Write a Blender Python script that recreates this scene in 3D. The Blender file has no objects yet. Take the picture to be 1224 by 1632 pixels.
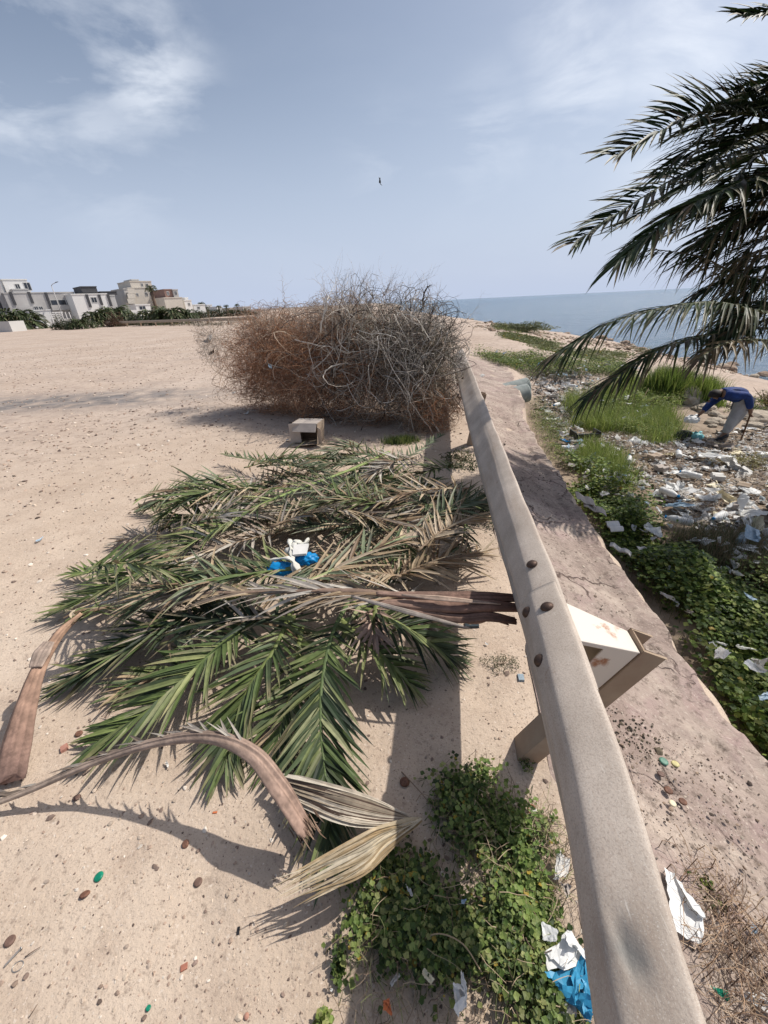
import bpy, math, random
import numpy as np
from mathutils import Vector, Matrix, noise
R = math.radians
rnd = random.Random(7)
rng = np.random.default_rng(11)
scene = bpy.context.scene
# ------------------------------------------------------------------ camera
F_PX, CAM_H, PITCH, ROLL = 640.0, 1.55, R(27.5), R(2.75)
CA, SA, CP, SP = math.cos(ROLL), math.sin(ROLL), math.cos(PITCH), math.sin(PITCH)
AX = Vector((CA, -SA*SP, -SA*CP)); AY = Vector((SA, CA*SP, CA*CP)); AF = Vector((0, CP, -SP))
camd = bpy.data.cameras.new('camera'); cam = bpy.data.objects.new('camera', camd)
scene.collection.objects.link(cam); scene.camera = cam
camd.sensor_fit = 'HORIZONTAL'; camd.sensor_width = 36.0; camd.lens = 36.0*F_PX/1224.0
camd.clip_start = 0.02; camd.clip_end = 30000
M = Matrix((AX, AY, -AF)).transposed().to_4x4(); M.translation = (0, 0, CAM_H); cam.matrix_world = M
scene.render.resolution_x = 768; scene.render.resolution_y = 1024
# ------------------------------------------------------------------ sky, sun, exposure
SUN_D = Vector((0.72, 0.30, 1.0)).normalized()      # towards the sun
sun_el = math.asin(SUN_D.z); sun_az = math.atan2(SUN_D.x, SUN_D.y)
w = bpy.data.worlds.new('World'); scene.world = w; w.use_nodes = True
nt = w.node_tree; nt.nodes.clear(); N = nt.nodes.new; L = nt.links.new
out = N('ShaderNodeOutputWorld'); bg = N('ShaderNodeBackground'); bg.inputs[1].default_value = 0.115
sky = N('ShaderNodeTexSky'); sky.sky_type = 'NISHITA'; sky.sun_disc = False
sky.sun_elevation = sun_el; sky.sun_rotation = sun_az
sky.air_density = 1.0; sky.dust_density = 2.6; sky.ozone_density = 1.6; sky.altitude = 0
hsv = N('ShaderNodeHueSaturation'); hsv.inputs['Saturation'].default_value = 0.80; hsv.inputs['Value'].default_value = 1.0
L(sky.outputs[0], hsv.inputs['Color'])
sxz = N('ShaderNodeTexCoord'); sp0 = N('ShaderNodeSeparateXYZ'); L(sxz.outputs['Generated'], sp0.inputs[0])
hzr = N('ShaderNodeMapRange'); hzr.interpolation_type = 'SMOOTHSTEP'; hzr.inputs[1].default_value = -.02; hzr.inputs[2].default_value = .42; hzr.inputs[3].default_value = .92; hzr.inputs[4].default_value = 0.0; L(sp0.outputs[2], hzr.inputs[0])
hmx = N('ShaderNodeMix'); hmx.data_type = 'RGBA'; L(hzr.outputs[0], hmx.inputs[0]); L(hsv.outputs[0], hmx.inputs[6]); hmx.inputs[7].default_value = (4.75, 5.45, 7.0, 1)
tc = N('ShaderNodeTexCoord'); mp = N('ShaderNodeMapping'); mp.inputs['Scale'].default_value = (2.0, 2.2, 6.0)
mp.inputs['Rotation'].default_value = (0.25, 0.1, 0.35); mp.inputs['Location'].default_value = (1.35, 0.6, 2.15)
L(tc.outputs['Generated'], mp.inputs['Vector'])
cn = N('ShaderNodeTexNoise'); cn.inputs['Scale'].default_value = 1.6; cn.inputs['Detail'].default_value = 9; cn.inputs['Roughness'].default_value = 0.56
cn.inputs['Distortion'].default_value = 0.35
L(mp.outputs[0], cn.inputs['Vector'])
cr = N('ShaderNodeValToRGB'); cr.color_ramp.elements[0].position = 0.45; cr.color_ramp.elements[1].position = 0.62
cr.color_ramp.elements[0].color = (0, 0, 0, 1); cr.color_ramp.elements[1].color = (0.75, 0.75, 0.75, 1)
L(cn.outputs[0], cr.inputs[0])
sx = N('ShaderNodeSeparateXYZ'); L(tc.outputs['Generated'], sx.inputs[0])
def _ray(px, py):
    u = (px-612)/F_PX; v = (816-py)/F_PX; return (AF + AX*u + AY*v).normalized()
acc = None
for (cpx, cpy, wd, am) in ((225, 95, .17, 1.0), (60, 40, .16, .8), (20, 160, .16, .8), (150, 215, .22, .45), (1130, 45, .22, 1.0), (930, 130, .16, .85), (900, 40, .12, .6), (780, 215, .14, .5), (620, 265, .14, .35), (1150, 200, .25, .6)):
    dn_ = N('ShaderNodeVectorMath'); dn_.operation = 'DISTANCE'; L(tc.outputs['Generated'], dn_.inputs[0]); dn_.inputs[1].default_value = tuple(_ray(cpx, cpy))
    m1 = N('ShaderNodeMapRange'); m1.interpolation_type = 'SMOOTHSTEP'; m1.inputs[1].default_value = 0; m1.inputs[2].default_value = wd*.85; m1.inputs[3].default_value = am; m1.inputs[4].default_value = 0; L(dn_.outputs['Value'], m1.inputs[0])
    if acc is None: acc = m1.outputs[0]
    else: q0 = N('ShaderNodeMath'); q0.operation = 'MAXIMUM'; L(acc, q0.inputs[0]); L(m1.outputs[0], q0.inputs[1]); acc = q0.outputs[0]
bs = N('ShaderNodeMath'); bs.operation = 'MULTIPLY_ADD'; L(acc, bs.inputs[0]); bs.inputs[1].default_value = .90; bs.inputs[2].default_value = .03
mu = N('ShaderNodeMath'); mu.operation = 'MULTIPLY'; L(cr.outputs[0], mu.inputs[0]); L(bs.outputs[0], mu.inputs[1])
mx = N('ShaderNodeMix'); mx.data_type = 'RGBA'; L(mu.outputs[0], mx.inputs[0]); L(hmx.outputs[2], mx.inputs[6])
mx.inputs[7].default_value = (8.2, 8.6, 9.3, 1); L(mx.outputs[2], bg.inputs[0]); L(bg.outputs[0], out.inputs[0])
sd = bpy.data.lights.new('sun', 'SUN'); sd.energy = 4.2; sd.angle = R(0.6); sd.color = (1.0, 0.95, 0.88)
so = bpy.data.objects.new('sun', sd); scene.collection.objects.link(so)
so.rotation_euler = SUN_D.to_track_quat('Z', 'Y').to_euler()
scene.view_settings.view_transform = 'Standard'; scene.view_settings.look = 'None'
scene.view_settings.exposure = 0.08; scene.view_settings.gamma = 1.0
scene.render.engine = 'CYCLES'
# ------------------------------------------------------------------ pixel <-> world measuring
def ray(px, py):
    u = (px-612)/F_PX; v = (816-py)/F_PX
    return AF + AX*u + AY*v
C0 = Vector((0, 0, CAM_H))
def P(px, py, z=0.0):
    d = ray(px, py); return C0 + d*((z-CAM_H)/d.z)
def PY(px, py, y):
    d = ray(px, py); return C0 + d*(y/d.y)
def PD(px, py, depth):
    return C0 + ray(px, py)*depth
# ------------------------------------------------------------------ terrain
EDGE = np.array([(-6, 1.75), (0.3, 1.62), (1.0, 1.56), (1.6, 1.62), (2.4, 1.73), (3.6, 1.90), (4.5, 2.03), (6.2, 2.32), (7.7, 2.78), (11.2, 3.6), (13, 3.75), (15, 3.5), (20, 3.4), (9000, 3.4)])
def edge(y): return np.interp(y, EDGE[:, 0], EDGE[:, 1])
RAILP = np.array([(-3, -.30), (-.6, .115), (.15, .285), (.73, .405), (1.8, .575), (3.8, .85), (7.9, 1.36), (12, 1.86), (20, 2.9)])
def railx(y): return np.interp(y, RAILP[:, 0], RAILP[:, 1])
SHORE = np.array([(-60, 9), (5, 13.5), (16.7, 16.2), (24, 17.6), (33, 19.0), (50, 18.6), (91, 17), (200, 12), (500, 30), (9000, 60)])
def shore(y): return np.interp(y, SHORE[:, 0], SHORE[:, 1])
def sm(a, b, x):
    t = np.clip((x-a)/(b-a), 0, 1); return t*t*(3-2*t)
def vnoise(x, y, s, seed=0):          # cheap smooth value noise, vectorised
    x = np.asarray(x, float)*s+seed*17.3; y = np.asarray(y, float)*s-seed*9.1
    xi = np.floor(x); yi = np.floor(y); fx = x-xi; fy = y-yi
    fx = fx*fx*(3-2*fx); fy = fy*fy*(3-2*fy)
    def h(a, b):
        v = np.sin(a*127.1+b*311.7+seed*74.7)*43758.5453; return v-np.floor(v)
    return (h(xi, yi)*(1-fx)+h(xi+1, yi)*fx)*(1-fy)+(h(xi, yi+1)*(1-fx)+h(xi+1, yi+1)*fx)*fy
def fbm(x, y, s, o=4, seed=0):
    r = 0; a = 1; t = 0
    for k in range(o):
        r = r+a*vnoise(x, y, s*2**k, seed+k); t += a; a *= .5
    return r/t-0.5
def hgt(x, y, slab=True):
    x = np.asarray(x, float); y = np.asarray(y, float)
    e = edge(y); rx = railx(y)+0.12
    s = sm(0, 1, (x-rx)/np.maximum(e-rx, .2))
    top = -0.25*s
    low = -1.0+0.62*sm(8.5, 14.5, y)
    low = low+0.10*fbm(x, y, .9, 4, 3)
    bank = 12.3-(x-4.5)*.50
    low = np.where((x > 3), low+(0.22+.06*fbm(x, y, 2.5, 3, 21))*sm(-.25, .35, y-bank+0.7*fbm(x, y, .6, 3, 8))*(1-sm(9, 14, y)), low)
    far = -0.12-0.25*sm(3, 14, x)
    low = low*(1-sm(13, 24, y))+far*sm(13, 24, y)
    d = shore(y)-x+3.0*fbm(x, y, .18, 4, 5)
    low = np.minimum(low, -2.0+0.17*np.clip(d, -8, 40)+.12*fbm(x, y, 1.2, 4, 6))
    low = np.maximum(low, -3.2)
    wdt = 0.10+0.9*sm(7, 14, y)
    t = sm(0, 1, (x-e)/wdt)
    z = top*(1-t)+low*t
    z = z+np.where(x < rx, .018*fbm(x, y, 2.2, 4, 1)+.007*fbm(x, y, 9, 3, 2)-.007*sm(.62, .74, vnoise(x, y, 7, 44)), .006*fbm(x, y, 5, 3, 2))
    return z
def gz(x, y): return float(hgt(x, y))
def bankz(x, y): return hgt(x, y)+.027+.030*fbm(x, y, 2.4, 4, 7)+.012*fbm(x, y, 11, 4, 8)
def G(px, py):                         # photo point onto the terrain
    d = ray(px, py); t = 0.3; prev = t
    while t < 400:
        q = C0+d*t
        if q.z < gz(q.x, q.y):
            lo, hi = prev, t
            for _ in range(16):
                m = (lo+hi)/2; q = C0+d*m
                if q.z < gz(q.x, q.y): hi = m
                else: lo = m
            q = C0+d*hi; return Vector((q.x, q.y, gz(q.x, q.y)))
        prev = t; t = t*1.02+.02
    return C0+d*60
# ------------------------------------------------------------------ materials
def srgb(r, g, b):
    f = lambda c: ((c/255)/12.92 if c/255 <= .04045 else ((c/255+.055)/1.055)**2.4)
    return (f(r), f(g), f(b))
MATS = {}
def mat(name, col, rough=.8, var=.15, scale=8, bump=0.0, bscale=40, metal=0, col2=None, trans=0, attr=False, alpha=1, spec=.3, detail=5, thr=None, coat=0, stretch=None):
    if name in MATS: return MATS[name]
    m = bpy.data.materials.new(name); m.use_nodes = True; t = m.node_tree; t.nodes.clear(); n = t.nodes.new; l = t.links.new
    o = n('ShaderNodeOutputMaterial'); b = n('ShaderNodeBsdfPrincipled'); tcx = n('ShaderNodeTexCoord')
    b.inputs['Roughness'].default_value = rough; b.inputs['Metallic'].default_value = metal; b.inputs['Specular IOR Level'].default_value = spec
    b.inputs['Alpha'].default_value = alpha; b.inputs['Coat Weight'].default_value = coat
    vec = tcx.outputs['Object']
    if stretch:
        mpp = n('ShaderNodeMapping'); mpp.inputs['Scale'].default_value = stretch; l(vec, mpp.inputs[0]); vec = mpp.outputs[0]
    nz = n('ShaderNodeTexNoise'); nz.inputs['Scale'].default_value = scale; nz.inputs['Detail'].default_value = detail; nz.inputs['Roughness'].default_value = .6
    l(vec, nz.inputs['Vector'])
    mixn = n('ShaderNodeMix'); mixn.data_type = 'RGBA'
    c1 = tuple(max(0, c*(1-var)) for c in col); c2 = tuple(c*(1+var) for c in col) if col2 is None else col2
    rmp = n('ShaderNodeMapRange'); rmp.inputs[1].default_value = thr[0] if thr else .3; rmp.inputs[2].default_value = thr[1] if thr else .7
    l(nz.outputs[0], rmp.inputs[0]); l(rmp.outputs[0], mixn.inputs[0])
    mixn.inputs[6].default_value = (*c1, 1); mixn.inputs[7].default_value = (*c2, 1)
    cs = mixn.outputs[2]
    if attr:
        at = n('ShaderNodeAttribute'); at.attribute_name = 'Col'
        ml = n('ShaderNodeMix'); ml.data_type = 'RGBA'; ml.blend_type = 'MULTIPLY'; ml.inputs[0].default_value = 1
        l(cs, ml.inputs[6]); l(at.outputs['Color'], ml.inputs[7]); cs = ml.outputs[2]
    l(cs, b.inputs['Base Color'])
    if bump:
        bn = n('ShaderNodeTexNoise'); bn.inputs['Scale'].default_value = bscale; bn.inputs['Detail'].default_value = 6; l(vec, bn.inputs['Vector'])
        bp = n('ShaderNodeBump'); bp.inputs['Strength'].default_value = 1; bp.inputs['Distance'].default_value = bump
        l(bn.outputs[0], bp.inputs['Height']); l(bp.outputs[0], b.inputs['Normal'])
    if trans:
        tr = n('ShaderNodeBsdfTranslucent'); l(cs, tr.inputs[0]); ms = n('ShaderNodeMixShader'); ms.inputs[0].default_value = trans
        l(b.outputs[0], ms.inputs[1]); l(tr.outputs[0], ms.inputs[2]); l(ms.outputs[0], o.inputs[0])
    else: l(b.outputs[0], o.inputs[0])
    MATS[name] = m; return m
# ------------------------------------------------------------------ mesh helpers
def link(o, parent=None):
    scene.collection.objects.link(o)
    if parent is not None: o.parent = parent
    return o
def tag(o, label=None, cat=None, group=None, kind=None):
    if label: o['label'] = label
    if cat: o['category'] = cat
    if group: o['group'] = group
    if kind: o['kind'] = kind
    return o
def empty(name, loc, label, cat, group=None, rot=(0, 0, 0)):
    o = bpy.data.objects.new(name, None); o.location = loc; o.rotation_euler = rot; o.empty_display_size = .1
    link(o); tag(o, label, cat, group); return o
def copy_tree(o, parent=None):
    c = o.copy(); scene.collection.objects.link(c); c.parent = parent
    for ch in list(o.children): copy_tree(ch, c)
    return c
class MB:
    def __init__(s): s.v = []; s.f = []; s.m = []; s.c = []; s.sm = []; s.mats = []
    def add(s, vs, fs, m=0, c=(1, 1, 1), smooth=True):
        o = len(s.v); s.v.extend([tuple(q) for q in vs]); s.f.extend([tuple(i+o for i in f) for f in fs])
        s.m.extend([m]*len(fs)); s.c.extend([c]*len(vs)); s.sm.extend([smooth]*len(fs)); return s
    def box(s, x0, x1, y0, y1, z0, z1, m=0, c=(1, 1, 1)):
        return s.add([(x0, y0, z0), (x1, y0, z0), (x1, y1, z0), (x0, y1, z0), (x0, y0, z1), (x1, y0, z1), (x1, y1, z1), (x0, y1, z1)],
                     [(3, 2, 1, 0), (4, 5, 6, 7), (0, 1, 5, 4), (1, 2, 6, 5), (2, 3, 7, 6), (3, 0, 4, 7)], m, c, False)
    def tube(s, pts, rad, n=6, m=0, c=(1, 1, 1), flat=1.0, up=None, cap=True):
        pts = [Vector(p) for p in pts]; k = len(pts)
        if not hasattr(rad, '__len__'): rad = [rad]*k
        vs = []; side = None
        for i, p in enumerate(pts):
            t = (pts[min(i+1, k-1)]-pts[max(i-1, 0)])
            t = t.normalized() if t.length > 1e-9 else Vector((0, 0, 1))
            if up is not None: a = t.cross(Vector(up))
            else: a = side if side is not None else t.cross(Vector((.3, .2, 1)))
            a = a-t*a.dot(t)
            if a.length < 1e-5: a = t.cross(Vector((1, .2, 0)))
            a.normalize(); side = a; b = t.cross(a)
            for j in range(n):
                an = 2*math.pi*j/n
                vs.append(p+a*(rad[i]*math.cos(an))+b*(rad[i]*flat*math.sin(an)))
        fs = [(i*n+j, i*n+(j+1) % n, (i+1)*n+(j+1) % n, (i+1)*n+j) for i in range(k-1) for j in range(n)]
        if cap: fs += [tuple(range(n-1, -1, -1)), tuple((k-1)*n+j for j in range(n))]
        return s.add(vs, fs, m, c)
    def lathe(s, prof, n=16, m=0, c=(1, 1, 1), o=(0, 0, 0)):
        vs = [(o[0]+r*math.cos(2*math.pi*j/n), o[1]+r*math.sin(2*math.pi*j/n), o[2]+z) for r, z in prof for j in range(n)]
        k = len(prof)
        fs = [(i*n+j, i*n+(j+1) % n, (i+1)*n+(j+1) % n, (i+1)*n+j) for i in range(k-1) for j in range(n)]
        fs += [tuple(range(n-1, -1, -1)), tuple((k-1)*n+j for j in range(n))]
        return s.add(vs, fs, m, c)
    def build(s, name, mt, parent=None, origin=None):
        me = bpy.data.meshes.new(name)
        org = Vector(origin) if origin is not None else (parent.matrix_basis.translation if parent is not None else Vector((0, 0, 0)))
        me.from_pydata([(a-org.x, b-org.y, c-org.z) for a, b, c in s.v], [], s.f)
        for q in (mt if isinstance(mt, (list, tuple)) else [mt]): me.materials.append(q)
        me.polygons.foreach_set('material_index', s.m); me.polygons.foreach_set('use_smooth', s.sm)
        ca = me.color_attributes.new('Col', 'FLOAT_COLOR', 'POINT')
        ca.data.foreach_set('color', np.array([(*c, 1) for c in s.c], dtype=np.float32).ravel())
        o = bpy.data.objects.new(name, me)
        if parent is None: o.location = org
        return link(o, parent)
def np_mesh(name, V, Fc, mt, parent=None, col=None, smooth=False, origin=None, midx=None):
    """V (n,3), Fc (m,k) uniform faces"""
    org = np.array(origin if origin is not None else (tuple(parent.matrix_basis.translation) if parent is not None else (0, 0, 0)), float)
    me = bpy.data.meshes.new(name); V = (np.asarray(V, float)-org).astype(np.float32); Fc = np.asarray(Fc, dtype=np.int32); k = Fc.shape[1]
    me.vertices.add(len(V)); me.vertices.foreach_set('co', V.ravel())
    me.loops.add(Fc.size); me.loops.foreach_set('vertex_index', Fc.ravel())
    me.polygons.add(len(Fc)); me.polygons.foreach_set('loop_start', np.arange(0, Fc.size, k, dtype=np.int32))
    for q in (mt if isinstance(mt, (list, tuple)) else [mt]): me.materials.append(q)
    if midx is not None: me.polygons.foreach_set('material_index', midx)
    me.polygons.foreach_set('use_smooth', np.full(len(Fc), smooth))
    if col is not None:
        ca = me.color_attributes.new('Col', 'FLOAT_COLOR', 'POINT')
        c4 = np.ones((len(V), 4), np.float32); c4[:, :3] = col; ca.data.foreach_set('color', c4.ravel())
    me.update(calc_edges=True); me.validate()
    o = bpy.data.objects.new(name, me)
    if parent is None: o.location = tuple(org)
    return link(o, parent)
def scatter(protoV, protoF, Rm, pos):
    """copies of a proto under matrices Rm (n,3,3) and positions (n,3)"""
    n = len(pos); k = len(protoV)
    V = np.einsum('nij,kj->nki', Rm, protoV)+pos[:, None, :]
    Fc = protoF[None, :, :]+(np.arange(n)*k)[:, None, None]
    return V.reshape(-1, 3), Fc.reshape(-1, protoF.shape[1]), k
def rot_mats(n, tilt=.6, sc=(1, 1), r=rng):
    yaw = r.uniform(0, 2*np.pi, n); ax = r.uniform(0, 2*np.pi, n); tl = np.abs(r.normal(0, tilt, n))
    cz, sz = np.cos(yaw), np.sin(yaw); Z = np.zeros((n, 3, 3)); Z[:, 0, 0] = cz; Z[:, 0, 1] = -sz; Z[:, 1, 0] = sz; Z[:, 1, 1] = cz; Z[:, 2, 2] = 1
    kx, ky = np.cos(ax), np.sin(ax); c, s_ = np.cos(tl), np.sin(tl); T = np.zeros((n, 3, 3))
    T[:, 0, 0] = c+kx*kx*(1-c); T[:, 0, 1] = kx*ky*(1-c); T[:, 0, 2] = ky*s_
    T[:, 1, 0] = kx*ky*(1-c); T[:, 1, 1] = c+ky*ky*(1-c); T[:, 1, 2] = -kx*s_
    T[:, 2, 0] = -ky*s_; T[:, 2, 1] = kx*s_; T[:, 2, 2] = c
    return np.einsum('nij,njk->nik', T, Z)*r.uniform(sc[0], sc[1], n)[:, None, None]
def inpoly(x, y, poly):
    c = np.zeros(len(x), bool); j = len(poly)-1
    for i in range(len(poly)):
        xi, yi = poly[i][:2]; xj, yj = poly[j][:2]
        if abs(yj-yi) > 1e-12:
            c ^= ((yi > y) != (yj > y)) & (x < (xj-xi)*(y-yi)/(yj-yi)+xi)
        j = i
    return c
def sample_poly(poly, n, r=rng, clump=0, cs=2.0, seed=0):
    P_ = np.array([(q[0], q[1]) for q in poly]); lo = P_.min(0); hi = P_.max(0); X = np.zeros(0); Y = np.zeros(0)
    for _ in range(200):
        x = r.uniform(lo[0], hi[0], n*2); y = r.uniform(lo[1], hi[1], n*2); k = inpoly(x, y, P_)
        if clump: k &= r.uniform(0, 1, len(x)) < np.clip((fbm(x, y, cs, 3, seed)+.5-clump)*5, 0, 1)
        X = np.append(X, x[k]); Y = np.append(Y, y[k])
        if len(X) >= n: break
    X, Y = X[:n], Y[:n]; j = .035*np.hypot(X, Y)**.5 if n > 100 else 0; return X+r.normal(0, 1, len(X))*j, Y+r.normal(0, 1, len(X))*j
def poly_px(pts): return [tuple(G(*p))[:2] for p in pts]
def crv(pts, n):
    """Catmull-Rom through pts, n samples"""
    p = [Vector(q) for q in pts]; p = [p[0]*2-p[1]]+p+[p[-1]*2-p[-2]]; m = len(p)-3; o = []
    for i in range(n):
        t = i/(n-1)*m; k = min(int(t), m-1); t -= k; a, b, c, d = p[k:k+4]
        o.append(.5*((2*b)+(c-a)*t+(2*a-5*b+4*c-d)*t*t+(3*b-a-3*c+d)*t*t*t))
    return o
# ================================================================== STRUCTURE
def ground_material():
    m = bpy.data.materials.new('sandy_ground'); m.use_nodes = True; t = m.node_tree; t.nodes.clear(); n = t.nodes.new; l = t.links.new
    o = n('ShaderNodeOutputMaterial'); b = n('ShaderNodeBsdfPrincipled'); b.inputs['Roughness'].default_value = .95; b.inputs['Specular IOR Level'].default_value = .12
    g = n('ShaderNodeNewGeometry'); pos = g.outputs['Position']
    def noi(sc, det=5, ro=.6, dist=0):
        q = n('ShaderNodeTexNoise'); q.inputs['Scale'].default_value = sc; q.inputs['Detail'].default_value = det; q.inputs['Roughness'].default_value = ro
        q.inputs['Distortion'].default_value = dist; l(pos, q.inputs['Vector']); return q.outputs[0]
    def rng_(src, a, b_, c=0, d=1):
        q = n('ShaderNodeMapRange'); q.inputs[1].default_value = a; q.inputs[2].default_value = b_; q.inputs[3].default_value = c; q.inputs[4].default_value = d; l(src, q.inputs[0]); return q.outputs[0]
    def mix(f, a, b_, bt='MIX'):
        q = n('ShaderNodeMix'); q.data_type = 'RGBA'; q.blend_type = bt
        for s, v in ((0, f), (6, a), (7, b_)):
            if isinstance(v, (int, float)): q.inputs[s].default_value = v
            elif isinstance(v, tuple): q.inputs[s].default_value = (*v, 1)
            else: l(v, q.inputs[s])
        return q.outputs[2]
    def mul(a, b_):
        q = n('ShaderNodeMath'); q.operation = 'MULTIPLY'; l(a, q.inputs[0])
        if isinstance(b_, (int, float)): q.inputs[1].default_value = b_
        else: l(b_, q.inputs[1])
        return q.outputs[0]
    c = mix(rng_(noi(1.1), .35, .65), (.46, .36, .275), (.56, .455, .36))
    c = mix(mul(rng_(noi(5, 6), .5, .72), .5), c, (.36, .265, .20))
    c = mix(mul(rng_(noi(42, 4), .56, .68), .55), c, (.25, .19, .15))      # coarse grains
    c = mix(mul(rng_(noi(160, 3), .58, .7), .6), c, (.17, .12, .10))       # fine dark grit
    c = mix(mul(rng_(noi(95, 2), .62, .72), .5), c, (.68, .60, .52))       # pale grit
    at = n('ShaderNodeAttribute'); at.attribute_name = 'Col'; sp = n('ShaderNodeSeparateColor'); l(at.outputs['Color'], sp.inputs[0])
    far = mix(rng_(noi(.35, 6), .3, .7), (.40, .31, .245), (.50, .41, .34))
    far = mix(mul(rng_(noi(6, 8, .7), .50, .63), .65), far, (.22, .165, .135)); far = mix(mul(rng_(noi(.8, 7, .7, .5), .50, .64), .6), far, (.32, .255, .215)); far = mix(mul(rng_(noi(14, 5, .7), .57, .68), .6), far, (.60, .53, .46))
    c = mix(sp.outputs[1], c, far)
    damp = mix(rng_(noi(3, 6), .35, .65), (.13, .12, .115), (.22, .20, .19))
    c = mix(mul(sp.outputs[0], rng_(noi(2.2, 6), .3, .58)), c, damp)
    low = mix(rng_(noi(3.2, 7, .7), .35, .62), (.155, .115, .085), (.34, .27, .20))
    c = mix(sp.outputs[2], c, low)
    l(c, b.inputs['Base Color'])
    bp = n('ShaderNodeBump'); bp.inputs['Distance'].default_value = .006; bp.inputs['Strength'].default_value = .9
    s1 = n('ShaderNodeMath'); s1.operation = 'ADD'; l(noi(55, 6, .7), s1.inputs[0]); l(noi(11, 5), s1.inputs[1])
    l(s1.outputs[0], bp.inputs['Height']); l(bp.outputs[0], b.inputs['Normal']); l(b.outputs[0], o.inputs[0]); return m
def make_ground():
    nu, nv = 620, 620
    u = np.linspace(-1, 1, nu); xs = .9*np.sinh(u*math.asinh(5000/.9))+.3
    a0, a1 = -math.asinh(5/1.1), math.asinh(9000/1.1); v = np.linspace(a0, a1, nv); ys = 1.1*np.sinh(v)+1.3
    X, Y = np.meshgrid(xs, ys); Z = hgt(X, Y)
    Z = Z+np.where(Y > 120, np.where(X < 10, .5*sm(120, 400, Y), 0), 0)
    V = np.stack([X, Y, Z], -1).reshape(-1, 3)
    i = np.arange(nu-1)[None, :]; j = np.arange(nv-1)[:, None]; a = (j*nu+i).ravel()
    Fc = np.stack([a, a+1, a+nu+1, a+nu], 1)
    x, y, z = V.T; col = np.zeros((len(V), 3))
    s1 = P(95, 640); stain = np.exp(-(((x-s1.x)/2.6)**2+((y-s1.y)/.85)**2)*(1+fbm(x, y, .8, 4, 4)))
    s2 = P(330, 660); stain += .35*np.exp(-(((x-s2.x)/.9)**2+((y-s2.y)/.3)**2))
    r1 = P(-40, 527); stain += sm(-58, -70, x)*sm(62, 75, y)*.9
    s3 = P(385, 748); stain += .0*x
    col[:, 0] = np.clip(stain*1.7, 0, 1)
    col[:, 1] = np.maximum(sm(2.8, 9, np.hypot(x, y)), 0)
    lowm = sm(-.32, -.6, z)*(1-sm(8.5, 12.5, y+0.45*(x-4.5)+.8*fbm(x, y, .6, 3, 8)))
    col[:, 2] = np.clip(lowm, 0, 1)
    o = np_mesh('ground', V, Fc, ground_material(), col=col, smooth=True); tag(o, kind='structure')
make_ground()
def sea_material():
    m = bpy.data.materials.new('sea_water'); m.use_nodes = True; t = m.node_tree; n = t.nodes.new; l = t.links.new
    b = t.nodes['Principled BSDF']; b.inputs['Base Color'].default_value = (.085, .155, .225, 1); b.inputs['Roughness'].default_value = .2; b.inputs['Specular IOR Level'].default_value = .5
    g = n('ShaderNodeNewGeometry'); mp_ = n('ShaderNodeMapping'); mp_.inputs['Scale'].default_value = (.55, 1, 1); l(g.outputs['Position'], mp_.inputs[0])
    n1 = n('ShaderNodeTexNoise'); n1.inputs['Scale'].default_value = .45; n1.inputs['Detail'].default_value = 8; n1.inputs['Roughness'].default_value = .68; l(mp_.outputs[0], n1.inputs['Vector'])
    n2 = n('ShaderNodeTexNoise'); n2.inputs['Scale'].default_value = .06; n2.inputs['Detail'].default_value = 6; l(mp_.outputs[0], n2.inputs['Vector'])
    ad = n('ShaderNodeMath'); ad.operation = 'MULTIPLY_ADD'; l(n2.outputs[0], ad.inputs[0]); ad.inputs[1].default_value = 1.5; l(n1.outputs[0], ad.inputs[2])
    bp = n('ShaderNodeBump'); bp.inputs['Strength'].default_value = 1; bp.inputs['Distance'].default_value = 1.3; l(ad.outputs[0], bp.inputs['Height']); l(bp.outputs[0], b.inputs['Normal'])
    return m
sea = MB().add([(-60, -60, -1.9), (14000, -60, -1.9), (14000, 20000, -1.9), (-60, 20000, -1.9)], [(0, 1, 2, 3)], smooth=False).build('sea', sea_material()); tag(sea, kind='structure')
M_CONC = mat('weathered_concrete', (.34, .275, .235), .92, .2, 2.2, .01, 14, col2=(.47, .385, .325), detail=9)
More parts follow.
